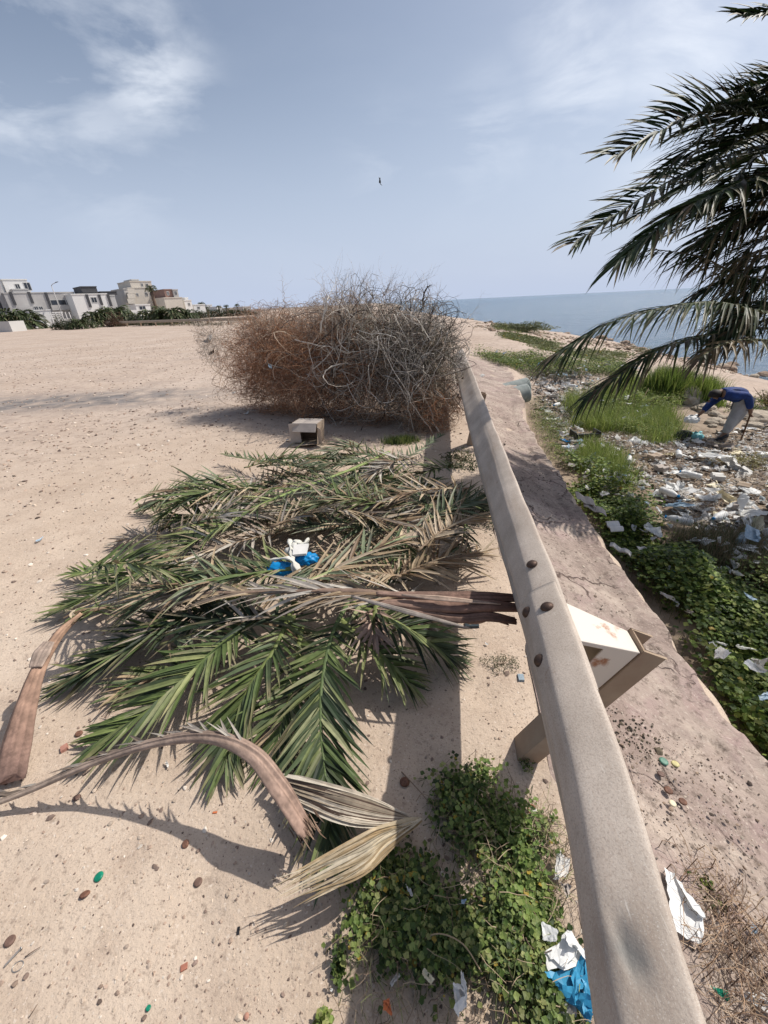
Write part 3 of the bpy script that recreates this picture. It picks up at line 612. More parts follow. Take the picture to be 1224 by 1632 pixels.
frond(H((560, 765, .18), (620, 780, .22), (700, 765, .16)), 'dull green frond lying under the grey green frond near the brush pile', seed=23, pal=GREYG, pal2=GREENS, p2=.5, Lmax=.26, n=30, start=.0, messy=.15)
frond(H((470, 905, .34), (400, 915, .32), (300, 930, .26), (215, 952, .16)), 'olive frond running left just above the long dry stalk', seed=24, pal=GREENS, pal2=DRY, p2=.35, Lmax=.27, n=38, start=.1, messy=.14, spread=(45, 15))
frond(H((470, 985, .26), (380, 985, .24), (280, 1000, .16), (185, 1030, .08)), 'dark frond with silvery leaflets just below the long dry stalk', seed=25, pal=DARKG, pal2=GREYDRY, p2=.35, Lmax=.30, n=38, start=.1, messy=.22, spread=(45, 15))
# ------------------------------------------------------------------ big dry stalks
def ribbon(pts, ws, ths, normals, col, name, parent, m, crease=.0, nseg=60, fray=0, seed=0, cols2=None):
    """broad leathery strip of crescent section; width and thickness vary along it"""
    C = crv(pts, nseg); W = np.interp(np.linspace(0, 1, nseg), np.linspace(0, 1, len(ws)), ws); T = np.interp(np.linspace(0, 1, nseg), np.linspace(0, 1, len(ths)), ths)
    nr = crv([Vector(q) for q in normals], nseg) if len(normals) > 1 else [Vector(normals[0])]*nseg
    r = random.Random(seed); k = 13; mb = MB(); vs = []; cs = []; cf = [r.uniform(.62, 1.28) for _ in range(k)]; cg = [r.uniform(-.0016, .0016) for _ in range(k)]
    for i, p in enumerate(C):
        t = (C[min(i+1, nseg-1)]-C[max(i-1, 0)]).normalized(); s = t.cross(nr[i]).normalized(); n_ = s.cross(t).normalized()
        for j in range(k):                                  # upper side
            u = -1+2*j/(k-1); h = (1-u*u)*T[i]*(1-crease*math.exp(-(u/.35)**2))
            g = .0012*math.sin(u*17+i*.05+seed)*(W[i]/.03)
            vs.append(p+s*(u*W[i])+n_*(h+g+cg[j]*(W[i]/.02))); f = cf[j]*r.uniform(.85, 1.12); q = i/(nseg-1)
            cc = col if cols2 is None else tuple(a*(1-q)+b*q for a, b in zip(col, cols2)); cs.append(tuple(x*f for x in cc))
        for j in range(k):                                  # under side
            u = 1-2*j/(k-1); h = (1-u*u)*T[i]*-.35
            vs.append(p+s*(u*W[i]*.97)+n_*(h-.002)); cs.append(tuple(x*.8 for x in (col if cols2 is None else cc)))
    K = 2*k; fs = [(i*K+j, i*K+(j+1) % K, (i+1)*K+(j+1) % K, (i+1)*K+j) for i in range(nseg-1) for j in range(K)]
    fs += [tuple(range(K-1, -1, -1)), tuple((nseg-1)*K+j for j in range(K))]
    if fray:
        for e in (0, nseg-1) if fray > 1 else (nseg-1,):
            sg = -1 if e == 0 else 1
            t = (C[min(e+1, nseg-1)]-C[max(e-1, 0)]).normalized()
            for j in range(K): vs[e*K+j] = vs[e*K+j]+t*sg*r.uniform(-.008, .022)
    for v in vs:
        pass
    vs = [Vector((v.x, v.y, max(v.z, .004))) for v in vs]
    mb.v = [tuple(v) for v in vs]; mb.f = fs; mb.m = [0]*len(fs); mb.c = cs; mb.sm = [True]*len(fs)
    return mb.build(name, m, parent)
def blades(specs, parent, name='leaflets', width=.012, cols=GREYDRY, seed=0, nseg=14, fold=.4):
    """long loose leaflets given as point lists"""
    r = random.Random(seed); V = []; Fc = []; col = []; o = 0
    for pts in specs:
        C = crv(pts, nseg); c = cols[r.randrange(len(cols))]; f = r.uniform(.8, 1.15); c = tuple(x*f for x in c); wd = width*r.uniform(.7, 1.2); tw = r.uniform(-.5, .5)
        for i, p in enumerate(C):
            t = (C[min(i+1, nseg-1)]-C[max(i-1, 0)]).normalized(); s = t.cross(Vector((0, 0, 1))); s = s.normalized() if s.length > 1e-4 else Vector((1, 0, 0)); n_ = s.cross(t)
            s2 = s*math.cos(tw)+n_*math.sin(tw); q = i/(nseg-1); b = min(1, .35+q*6)*(1-q**2.5)
            for e in (-1, 0, 1): V.append(p+s2*(wd*b*e)+n_*(wd*fold*b if e else 0)); col.append(c)
        for a in range(nseg-1):
            for e in (0, 1): j = o+a*3+e; Fc.append((j, j+1, j+4, j+3))
        o += nseg*3
    V = np.array([tuple(v) for v in V]); V[:, 2] = np.maximum(V[:, 2], .004)
    return np_mesh(name, V, np.array(Fc), M_LEAF, parent, col=np.array(col))
# long dry frond lying across the heap, woody base split into bars at its right end
pts = H((140, 962, .12), (240, 948, .22), (400, 944, .35), (560, 942, .42), (700, 955, .40))
fr = frond(pts[::-1], 'long dry brown frond lying across the heap with a split woody base at the guardrail', seed=30, pal=GREYDRY, pal2=DRY, p2=.4, Lmax=.34, n=46, start=.08, messy=.1, spread=(24, 12), lift=.05, w0=.022, w1=.006, stalk=(.22, .15, .11), width=.010, L0=.9)
for i, (a, b, wd_) in enumerate((((600, 946, .43), (824, 953, .44), .030), ((590, 958, .425), (822, 968, .43), .034), ((640, 972, .405), (817, 989, .40), .026), ((700, 978, .40), (806, 992, .385), .014))):
    p0, p1 = P(*a), P(*b); mid = p0.lerp(p1, .5)+Vector((0, 0, -.006-.004*i)); mid2 = p0.lerp(p1, .78)+Vector((0, .006*(i-1), .004))
    ribbon([p0, mid, mid2, p1], [wd_*.35, wd_*.8, wd_, wd_*.9, wd_*.7], [.010, .018, .020, .014], [(0, -.35, 1), (0, -.3, 1), (0, -.1, 1)], (.27, .175, .135), 'split_base', fr, M_WOOD, .35, 60, 1, 40+i, cols2=(.13, .065, .045))
ribbon([P(640, 948, .455), P(720, 955, .46), P(790, 962, .45)], [.004, .013, .010, .003], [.006, .006, .003], [(0, -.3, 1)], (.42, .31, .24), 'split_base', fr, M_WOOD, .1, 30, 1, 44)
ribbon([P(560, 950, .445), P(650, 975, .44), P(745, 1000, .40)], [.006, .012, .004], [.005, .006, .003], [(0, -.3, 1)], (.36, .31, .27), 'split_base', fr, M_WOOD, .1, 30, 1, 45)
# arched dry stalk in front
A = H((-60, 1300, .03), (40, 1262, .08), (150, 1215, .17), (250, 1183, .26), (335, 1175, .31), (400, 1200, .30), (445, 1255, .24), (484, 1318, .15))
ar = empty('arched_palm_stalk', A[-1], 'arched grey brown dry stalk with a torn broad end in front of the heap', 'palm stalk', GH)
ribbon(A, [.008, .012, .013, .016, .020, .026, .034, .040], [.008, .010, .011, .012, .013, .012, .016, .016], [(0, -.35, 1), (0, -.5, .9), (.1, -.6, .8), (.35, -.3, .75), (.8, .15, .5)], (.33, .26, .205), 'stalk', ar, M_WOOD, .25, 110, 1, 51, cols2=(.30, .20, .155))
sp = []; r1 = random.Random(9); AC = crv(A, 200)
for i in range(46):
    k = r1.randrange(12, 150); p = AC[k]; t = (AC[k+1]-AC[k-1]).normalized(); ln = r1.uniform(.05, .15)
    d = (-t*.9+Vector((r1.gauss(0, .12), r1.uniform(.1, .5), r1.uniform(.0, .25)))).normalized(); sp.append([p+Vector((0, .004, .006)), p+d*ln*.5+Vector((0, 0, .004)), p+d*ln+Vector((0, 0, -.012))])
blades(sp, ar, width=.0055, cols=GREYDRY, seed=2, nseg=7)
fz = []; e = AC[-1]; td = (AC[-1]-AC[-6]).normalized()
for i in range(60):
    o = Vector((r1.gauss(0, .018), r1.gauss(0, .018), r1.uniform(-.005, .012))); fz.append([e-td*.02+o, e+td*.01+o, e+td*r1.uniform(.01, .035)+o+Vector((r1.gauss(0, .006), r1.gauss(0, .006), 0))])
blades(fz, ar, 'torn_fibres', .002, [(.20, .13, .09), (.30, .21, .15), (.11, .07, .05)], 3, 5)
# pale leaflets that bend from the stalk end to a point and fold back
fo = empty('folded_dry_leaflets', P(672, 1308, .04), 'bundle of bleached straw coloured leaflets folded back on itself beside the green weeds', 'palm leaf', GH)
b1 = []; b2 = []
for i in range(20):
    q = i/19; s0 = P(440+30*q+r1.uniform(-8, 8), 1232+40*q, .10); s1 = P(540+r1.uniform(-5, 5), 1255+52*q, .14); s2 = P(605, 1278+38*q, .10); e = P(668+r1.uniform(-6, 6), 1306+r1.uniform(-3, 4), .05)
    b1.append([s0, s1, s2, e])
    # folded back fan
    m1 = P(610+10*q, 1318+35*q, .12); m2 = P(560+18*q+r1.uniform(-6, 6), 1340+55*q, .15); m3 = P(425+62*q+r1.uniform(-24, 16), 1412+22*q+r1.uniform(-14, 26), .12); b2.append([e, m1, m2, m3])
blades(b1, fo, 'upper_leaflets', .0085, [(.46, .40, .32), (.34, .28, .21), (.52, .47, .39), (.13, .09, .07)], 5, 18)
blades(b2, fo, 'folded_leaflets', .0095, [(.50, .41, .28), (.42, .33, .21), (.56, .49, .37), (.36, .27, .16)], 6, 18)
# broad brown stalk at the left border
B = H((130, 978, .30), (95, 1010, .27), (62, 1065, .22), (40, 1130, .15), (25, 1190, .08), (14, 1240, .035))
br = empty('broad_palm_stalk', B[-1], 'broad reddish brown stalk base standing on the sand at the left border', 'palm stalk', GH)
ribbon(B, [.012, .022, .030, .044, .058, .064], [.012, .018, .02, .024, .026, .022], [(.35, -.75, .9), (.25, -.8, .8), (.1, -.8, .7)], (.40, .25, .165), 'stalk', br, M_WOOD, .15, 80, 1, 60, cols2=(.20, .125, .10))
B2 = crv(B, 30)
ribbon([B2[12]+Vector((0, 0, .022)), B2[10]+Vector((0, 0, .026)), B2[8]+Vector((0, 0, .022))], [.026, .034, .022], [.006, .009, .004], [(.2, -.8, .8)], (.34, .26, .21), 'node_ring', br, M_WOOD, .1, 20, 0, 61)
sp = [[B2[2]+Vector((r1.gauss(0, .02), r1.gauss(0, .02), 0)), B2[0]+Vector((.03+r1.gauss(0, .03), .03, .0)), B2[0]+Vector((.12+r1.gauss(0, .08), .10+r1.gauss(0, .06), -.06))] for _ in range(16)]
blades(sp, br, width=.01, cols=DRY+GREENS, seed=8)
# ================================================================== BRUSH PILE
M_TWIG = mat('dry_twigs', (1, 1, 1), .85, .2, 20, 0, attr=True, spec=.15)
def tubes_np(Pn, rad, cols, sides=3):
    """Pn (n,S,3) paths, rad (n,S) radii -> verts, faces, colours"""
    n, S, _ = Pn.shape; T = np.gradient(Pn, axis=1); T /= np.linalg.norm(T, axis=2, keepdims=True)+1e-9
    ref = np.array([.31, .52, .8])/1.0; A = np.cross(T, ref); A /= np.linalg.norm(A, axis=2, keepdims=True)+1e-9; B = np.cross(T, A)
    an = np.arange(sides)*2*np.pi/sides
    V = Pn[:, :, None, :]+rad[:, :, None, None]*(A[:, :, None, :]*np.cos(an)[None, None, :, None]+B[:, :, None, :]*np.sin(an)[None, None, :, None])
    idx = np.arange(n*S*sides).reshape(n, S, sides); a = idx[:, :-1, :]; b = np.roll(a, -1, 2); c = np.roll(idx[:, 1:, :], -1, 2); d = idx[:, 1:, :]
    return V.reshape(-1, 3), np.stack([a, b, c, d], -1).reshape(-1, 4), np.repeat(cols, S*sides, 0)
def twigs(n, cen, rad, r, seg=9, ln=(.35, .9), rr=(.0012, .003), curl=.35, pal=DRY, outw=.8, flat=.0, zmin=.01, bias=(0, 0, 0), shell=.0):
    d = r.normal(0, 1, (n, 3)); d /= np.linalg.norm(d, axis=1, keepdims=True); u = r.uniform(shell, 1, (n, 1))**.5
    p = np.array(cen)+d*u*np.array(rad); dirn = r.normal(0, 1, (n, 3))+d*outw+np.array(bias); dirn /= np.linalg.norm(dirn, axis=1, keepdims=True)
    step = (r.uniform(*ln, n)/seg)[:, None]; cur = r.normal(0, curl, (n, 3)); out = np.zeros((n, seg+1, 3)); out[:, 0] = p
    for s in range(seg):
        dirn = dirn+cur*.5+r.normal(0, curl*.8, (n, 3)); off = (p-np.array(cen))/np.array(rad); dist = np.linalg.norm(off, axis=1, keepdims=True)
        dirn -= off*np.clip(dist-1, 0, 1)*1.3; dirn /= np.linalg.norm(dirn, axis=1, keepdims=True); p = p+dirn*step; p[:, 2] = np.maximum(p[:, 2], zmin); out[:, s+1] = p
    r0_ = r.uniform(*rr, n)[:, None]*np.linspace(1, .45, seg+1)[None, :]
    pal = np.array(pal); c = pal[r.integers(0, len(pal), n)]*r.uniform(.7, 1.25, (n, 1)); return tubes_np(out, r0_, c)
def merge(parts):
    V, Fc, C = [], [], []; o = 0
    for v, f, c in parts: V.append(v); Fc.append(f+o); C.append(c); o += len(v)
    return np.concatenate(V), np.concatenate(Fc), np.concatenate(C)
RUST = [(.40, .205, .115), (.30, .145, .08), (.50, .30, .18), (.20, .095, .055), (.44, .25, .15)]
TAN = [(.38, .28, .20), (.30, .21, .15), (.24, .16, .11), (.46, .36, .27)]
GREY = [(.34, .30, .26), (.16, .13, .11), (.50, .45, .39), (.08, .065, .055), (.60, .55, .48)]
OLIVE = [(.13, .13, .085), (.17, .16, .11), (.10, .09, .065), (.24, .21, .16)]
def bush(label, base, specs, seed):
    r = np.random.default_rng(seed); t = empty('dry_bush', base, label, 'dead bush', 'dead bushes piled at the end of the guardrail')
    fine = [twigs(n, c, rd, r, pal=pl, rr=(.0014, .0036), curl=cu, ln=ln) for (n, c, rd, pl, cu, ln) in specs['fine']]
    V, Fc, C = merge(fine); np_mesh('fine_twigs', V, Fc, M_TWIG, t, col=C)
    V, Fc, C = merge([twigs(n, c, rd, r, seg=10, pal=pl, rr=(.003, .0075), curl=cu, ln=ln, outw=.5, bias=(0, 0, .3)) for (n, c, rd, pl, cu, ln) in specs['thick']]); np_mesh('stems', V, Fc, M_TWIG, t, col=C)
bush('rust brown dead bush of fine curly twigs at the left of the brush pile', (-1.5, 7.0, 0), {
    'fine': [(2900, (-1.58, 7.0, .70), (.80, .6, .70), RUST, .30, (.35, .8)), (600, (-1.85, 7.1, .85), (.48, .5, .50), TAN+RUST[:2], .38, (.3, .6)), (600, (-1.55, 6.9, 1.30), (.75, .4, .24), TAN+GREY[:1], .35, (.25, .5)), (260, (-1.9, 7.1, .4), (.5, .4, .3), TAN, .4, (.3, .6))],
    'thick': [(90, (-1.4, 6.9, .7), (.7, .6, .7), TAN, .18, (.4, .9))]}, 1)
bush('rust brown dead bush in the middle of the brush pile above the cardboard box', (-.75, 6.5, 0), {
    'fine': [(3400, (-.75, 6.5, .66), (.80, .65, .68), RUST+TAN[:1], .30, (.35, .8)), (500, (-.55, 6.4, 1.30), (.55, .4, .28), TAN+GREY[:2], .35, (.3, .6))],
    'thick': [(150, (-.7, 6.4, .7), (.75, .6, .75), TAN+GREY, .18, (.5, 1.1))]}, 2)
bush('tangled greyish brown dead bush right of the rust brown ones', (.0, 6.1, 0), {
    'fine': [(1900, (.0, 6.1, .62), (.62, .6, .72), TAN+RUST[:2], .32, (.35, .8)), (600, (.05, 6.0, 1.15), (.50, .5, .38), GREY+OLIVE, .3, (.3, .7)), (380, (-.45, 6.3, 1.32), (.45, .4, .30), TAN+GREY, .3, (.3, .6))],
    'thick': [(260, (.0, 6.0, .8), (.65, .6, .8), GREY, .2, (.5, 1.2))]}, 3)
bush('dark grey wiry dead bush leaning on the guardrail at the right of the pile', (.6, 5.8, 0), {
    'fine': [(1500, (.60, 5.8, .68), (.44, .65, .70), GREY+OLIVE+TAN[:2], .34, (.3, .8)), (700, (.50, 5.9, .98), (.5, .5, .36), OLIVE+GREY, .3, (.3, .7)), (900, (.68, 5.45, .32), (.34, .45, .32), TAN+RUST[:2], .36, (.3, .6))],
    'thick': [(330, (.56, 5.75, .76), (.50, .65, .70), GREY, .22, (.5, 1.2))]}, 4)
# loose branches one can pick out
def branch(pts, label, r=.009, pal=GREY, seed=0, nsub=9, group='loose grey branches tangled in the brush pile', name='dead_branch'):
    q = random.Random(seed); n = 16; C = crv(pts, n); c = pal[q.randrange(len(pal))]; mb = MB()
    C = [p+Vector((q.gauss(0, .008), q.gauss(0, .008), q.gauss(0, .008))) for p in C]
    mb.tube(C, [r*(1-.75*i/(n-1)) for i in range(n)], 6, 0, c)
    for k in range(nsub):
        i = q.randrange(3, n-1); p = C[i]; t = (C[i]-C[i-1]).normalized(); d = (t+Vector((q.gauss(0, .6), q.gauss(0, .6), q.gauss(0, .6)))).normalized(); ln = q.uniform(.1, .42); rs = r*(1-.75*i/n)*.55
        S = [p]
        for s in range(6): d = (d+Vector((q.gauss(0, .22), q.gauss(0, .22), q.gauss(.04, .22)))).normalized(); S.append(S[-1]+d*ln/6)
        mb.tube(S, [rs*(1-.1*s) for s in range(7)], 4, 0, c)
        if ln > .2:
            for s in (3, 5):
                d2 = (d+Vector((q.gauss(0, .8), q.gauss(0, .8), q.gauss(0, .8)))).normalized(); mb.tube([S[s], S[s]+d2*ln*.25, S[s]+d2*ln*.42+Vector((0, 0, .02))], [rs*.6, rs*.4, rs*.3], 3, 0, c)
    o = mb.build(name, M_TWIG, None, origin=C[0]); tag(o, label, 'branch', group); return o
def Y(*l): return [PY(a, b, c) for a, b, c in l]
brs = [
 (Y((700, 690, 5.1), (680, 640, 5.2), (655, 600, 5.2), (620, 560, 5.3)), 'pale forked branch rising from the ground at the right foot of the pile', .010, 1),
 (Y((690, 690, 5.1), (665, 655, 5.1), (640, 610, 5.1), (618, 575, 5.2), (600, 520, 5.4)), 'long whitish branch running up from the foot of the pile', .008, 1),
 (Y((660, 690, 5.2), (650, 640, 5.1), (650, 590, 5.2), (640, 560, 5.3)), 'thin whitish branch beside the long one at the pile foot', .007, 1),
 (Y((575, 685, 5.4), (600, 640, 5.3), (620, 600, 5.3), (600, 575, 5.3)), 'grey branch bowed across the lower right of the pile', .008, 2),
 (Y((470, 542, 6.0), (520, 552, 5.8), (560, 560, 5.6), (640, 556, 5.5), (700, 565, 5.5)), 'long pale horizontal branch across the middle of the pile', .008, 1),
 (Y((500, 590, 5.8), (530, 560, 5.7), (560, 520, 5.8), (545, 470, 6.0), (555, 448, 6.1)), 'pale branch bending upward to the highest twig of the pile', .008, 1),
 (Y((490, 545, 6.0), (505, 600, 5.8), (540, 625, 5.7), (600, 600, 5.6)), 'curled pale branch hanging down at the middle of the pile', .006, 1),
 (Y((540, 495, 6.0), (548, 520, 5.9), (552, 545, 5.9)), 'short thick dark branch stub near the pile top', .018, 3),
 (Y((676, 490, 5.9), (674, 474, 5.9), (680, 458, 5.9), (688, 453, 5.9)), 'thick dark curved branch end hooked against the sea at the pile top', .016, 3),
 (Y((650, 500, 5.9), (648, 475, 5.9), (660, 458, 5.9), (672, 449, 5.9)), 'thin branch arching up left of the dark hooked one', .005, 2),
 (Y((720, 545, 5.6), (700, 520, 5.6), (660, 505, 5.7), (610, 500, 5.8)), 'grey branch lying over the upper right of the pile', .009, 2),
 (Y((735, 590, 5.3), (690, 600, 5.3), (640, 580, 5.4), (590, 590, 5.5)), 'grey branch reaching from the guardrail into the pile', .008, 2),
 (Y((560, 640, 5.6), (580, 590, 5.5), (570, 540, 5.6), (590, 500, 5.8), (600, 470, 5.9)), 'upright brown grey branch right of the pile centre', .008, 2),
 (Y((470, 500, 6.5), (500, 490, 6.2), (540, 500, 6.0), (590, 520, 5.8)), 'pale branch lying along the crest of the pile', .007, 1)]
for i, (pts, lb, rad, kd) in enumerate(brs): branch(pts, lb, rad, {1: [(.56, .50, .43), (.50, .45, .39)], 2: GREY[:3], 3: [(.07, .05, .04)]}[kd], 20+i, 9 if kd != 3 else 2)
q = random.Random(77)
for i in range(34):
    px = q.uniform(500, 715); py = q.uniform(500, 670); y = 5.25+(715-px)/400+q.uniform(-.1, .35)
    a = q.uniform(0, 6.28); l_ = q.uniform(30, 75); p0 = PY(px-l_*math.cos(a), py-l_*math.sin(a)*.9, y); p1 = PY(px+q.gauss(0, 12), py+q.gauss(0, 12), y-.08); p2 = PY(px+l_*math.cos(a), py+l_*math.sin(a)*.9, y+q.uniform(-.1, .2))
    for p in (p0, p1, p2): p.z = max(p.z, .03)
    branch([p0, p1, p2], 'thin greyish branch caught in the tangle on the right half of the brush pile', q.uniform(.005, .012), GREY, 60+i, 8)
for i in range(26):
    px = q.uniform(440, 715) if i > 8 else q.uniform(530, 640); y = 6.9-(px-440)/300; p0 = PY(px, 500, y); top = q.uniform(450, 476) if i > 12 else q.uniform(438, 458)
    p2 = PY(px+q.uniform(-22, 22), top+ (480-455)*0, y+q.uniform(-.1, .2)); p1 = p0.lerp(p2, .5)+Vector((q.gauss(0, .05), 0, 0))
    branch([p0, p1, p2], 'thin dry twig sticking up from the top of the brush pile against sky or sea', q.uniform(.004, .0075), GREY+TAN, 120+i, 9)
# ================================================================== LITTER MAKERS
M_WHITE = mat('white_plastic_film', (.78, .78, .76), .45, .06, 6, 0, trans=.2)
M_PAPER = mat('grey_white_paper', (.62, .60, .56), .9, .12, 7, 0, col2=(.74, .72, .68))
M_GREYP = mat('dirty_grey_plastic', (.38, .36, .34), .6, .3, 9, 0, col2=(.58, .56, .53), trans=.1)
M_BLUE = mat('blue_plastic_film', (.01, .27, .62), .4, .2, 9, 0, trans=.2)
M_PBLUE = mat('pale_blue_plastic_film', (.40, .52, .62), .4, .15, 9, 0, trans=.2)
M_TURQ = mat('turquoise_plastic', (.05, .30, .50), .4, .2, 9, 0, trans=.15)
M_CARD = mat('weathered_cardboard', (.42, .32, .235), .9, .12, 10, .0006, 60, col2=(.50, .41, .32))
M_CARDG = mat('greyed_cardboard', (.40, .35, .31), .9, .12, 10, .0006, 60)
M_CREAMP = mat('cream_plastic_film', (.74, .66, .46), .5, .1, 8, 0, trans=.15)
M_BLACK = mat('black_plastic', (.018, .018, .02), .45, .3, 20)
M_REDP = mat('red_plastic', (.42, .03, .03), .4, .2, 20)
M_GREENG = mat('green_painted_metal', (.01, .20, .12), .35, .3, 60)
M_ORANGE = mat('orange_plastic', (.55, .16, .06), .5, .2, 30)
def crumple_geo(seed, n=11, amp=.22, fold=3):
    """unit crumpled sheet: creased planes folded over each other"""
    r = np.random.default_rng(seed); u = np.linspace(-.5, .5, n); X, Yy = np.meshgrid(u, u); X = X.copy(); Yy = Yy.copy(); Z = np.zeros_like(X)
    for k in range(7+fold*2):
        a = r.uniform(0, 2*np.pi); c, s = math.cos(a), math.sin(a); d = X*c+Yy*s-r.uniform(-.3, .3); f = amp*r.uniform(.3, 1.2)*(1 if r.random() < .5 else -1)
        Z += f*np.abs(d)*.8
        if k < fold:
            m = d > .18; X = np.where(m, X-2*(d-.18)*c*.75, X); Yy = np.where(m, Yy-2*(d-.18)*s*.75, Yy); Z = np.where(m, Z+.06+.25*(d-.18), Z)
    X += r.normal(0, .018, X.shape); Yy += r.normal(0, .018, X.shape); Z += r.normal(0, .016, X.shape); Z -= Z.min()
    Z = Z*min(1, .42/max(Z.max(), 1e-3))
    V = np.stack([X, Yy, Z], -1).reshape(-1, 3); i = np.arange(n-1)[None, :]; j = np.arange(n-1)[:, None]; a = (j*n+i).ravel(); return V, np.stack([a, a+1, a+n+1, a+n], 1)
_cr = {}
def crumple_mesh(k, m):
    if (k, m.name) not in _cr:
        V, Fc = crumple_geo(k, amp=.22+.05*(k % 3)); o = np_mesh('tmp', V, Fc, m, smooth=False); me = o.data; me.name = 'crumpled_sheet'
        bpy.data.objects.remove(o); _cr[(k, m.name)] = me
    return _cr[(k, m.name)]
def scrap(name, px, py, size, m, label, cat, group=None, k=None, rot=None, zs=1.0, asp=1.0, lift=0.0, at=None, tilt=0):
    p = at if at is not None else G(px, py); k = rnd.randrange(14) if k is None else k
    o = bpy.data.objects.new(name, crumple_mesh(k, m)); o.location = (p.x, p.y, p.z+.004+lift); o.scale = (size, size*asp, size*zs); o.rotation_euler = (tilt*rnd.uniform(-1, 1), tilt*rnd.uniform(-1, 1), rnd.uniform(0, 6.28) if rot is None else rot)
    link(o); return tag(o, label, cat, group)
def blob_bag(name, at, size, m, label, cat='plastic bag', seed=0, knot=True, group=None, sc=(1, .8, .6)):
    """filled knotted bag: creased body with a twisted neck and ears"""
    import bmesh
    t = empty(name, at, label, cat, group); r = random.Random(seed); bm = bmesh.new(); bmesh.ops.create_icosphere(bm, subdivisions=4, radius=1)
    V = []; 
    for v in bm.verts:
        c = v.co.copy(); f = 1+.34*(abs(noise.noise(c*2.2+Vector((seed, 0, 0))))-.2)+.12*noise.noise(c*6+Vector((0, seed, 0))); ang = math.atan2(c.y, c.x); f *= 1+.07*math.sin(ang*9+seed+c.z*3)*(1-abs(c.z)*.5)
        c = c*f; c = Vector((c.x*sc[0], c.y*sc[1], max(c.z, -.55)*sc[2]+.5*sc[2])); V.append(tuple(Vector(at)+c*size))
    Fc = [tuple(v.index for v in f.verts) for f in bm.faces]; bm.free(); mb = MB(); mb.add(V, Fc, smooth=True); mb.build('bag_body', m, t)
    if knot:
        k = MB(); top = Vector(at)+Vector((.2*size, 0, sc[2]*size*1.25))
        for s in (-1, 1):
            e = top+Vector((s*.5*size, r.uniform(-.2, .2)*size, .25*size)); k.tube([top-Vector((0, 0, .2*size)), top, top.lerp(e, .5)+Vector((0, 0, .1*size)), e], [.10*size, .06*size, .17*size, .22*size], 8, flat=.25)
        k.build('knot', m, t)
    return t
def bottle(at, ln, m, capm, label, rot=0, group=None):
    t = empty('plastic_bottle', at, label, 'bottle', group); t.rotation_euler = (0, 0, 0); r = ln*.16; mb = MB()
    pr = [(.02*ln, 0), (r*.9, .005*ln), (r, .04*ln), (r, .2*ln), (r*.9, .23*ln), (r, .26*ln), (r, .45*ln), (r*.85, .5*ln), (r, .55*ln), (r*.98, .66*ln), (r*.7, .8*ln), (r*.38, .88*ln), (r*.36, .94*ln)]
    mb.lathe(pr, 14); cp = MB(); cp.lathe([(r*.1, .94*ln), (r*.43, .94*ln), (r*.43, 1.0*ln), (r*.1, 1.0*ln)], 14)
    Mr = Matrix.Rotation(rot, 3, 'Z') @ Matrix.Rotation(R(86), 3, 'Y')
    for q_ in (mb, cp): q_.v = [tuple(Mr @ Vector(v)+Vector((0, 0, r*1.0))) for v in q_.v]
    mb.build('bottle_body', m, t, origin=(0, 0, 0)); cp.build('bottle_cap', capm, t, origin=(0, 0, 0)); return t
# ------------------------------------------------------------------ cardboard box
bx = P(465, 712, 0); t = empty('cardboard_box', (bx.x+.17, bx.y+.15, 0), 'open cardboard box lying on its side in front of the brush pile', 'box'); t.rotation_euler = (0, 0, 0)
W_, D_, H_ = .31, .24, .27; ox, oy = bx.x+.02, bx.y+.10; th = .005; rz = R(-14)
def boxpart(name, m, x0, x1, y0, y1, z0, z1, sk=None):
    mb = MB(); mb.box(x0, x1, y0, y1, z0, z1); c = Vector((ox, oy, 0)); Mr = Matrix.Rotation(rz, 3, 'Z')
    vs = [Vector(v) for v in mb.v]
    if sk: vs = [sk(v) for v in vs]
    mb.v = [tuple(Mr @ v+c) for v in vs]; mb.build(name, m, t)
mb_in = mat('box_inside_brown', (.20, .14, .10), .95, .2, 12)
boxpart('side_panel', M_CARD, 0, th, 0, D_, 0, H_); boxpart('side_panel', M_CARD, W_-th, W_, 0, D_, 0, H_, lambda v: v+Vector((.03*v.z/H_, 0, 0)))
boxpart('bottom_panel', M_CARD, th, W_-th, 0, D_, 0, th); boxpart('top_panel', M_CARDG, th, W_+.02, 0, D_, H_-th, H_+.0); boxpart('back_panel', mb_in, th, W_-th, D_-th, D_, th, H_-th)
boxpart('flap', M_CARDG, -.015, .115, -.012, -.007, .03, H_, lambda v: v+Vector((-.01, -.03*(1-v.x/.12), 0)))
boxpart('flap', M_CARDG, .02, W_+.02, -.004, .001, H_-.09, H_+.003, lambda v: v+Vector((0, -.06*(H_-v.z)/.09, 0)))
boxpart('flap', M_CARD, 0, W_, -.14, -.002, .004, .010, lambda v: v+Vector((0, 0, .05*(-v.y/.14)*(v.x/W_))))
boxpart('flap', M_CARD, W_-th, W_, -.10, -.002, .02, H_-.04, lambda v: v+Vector((.09*(-v.y/.10)+.02, 0, 0)))
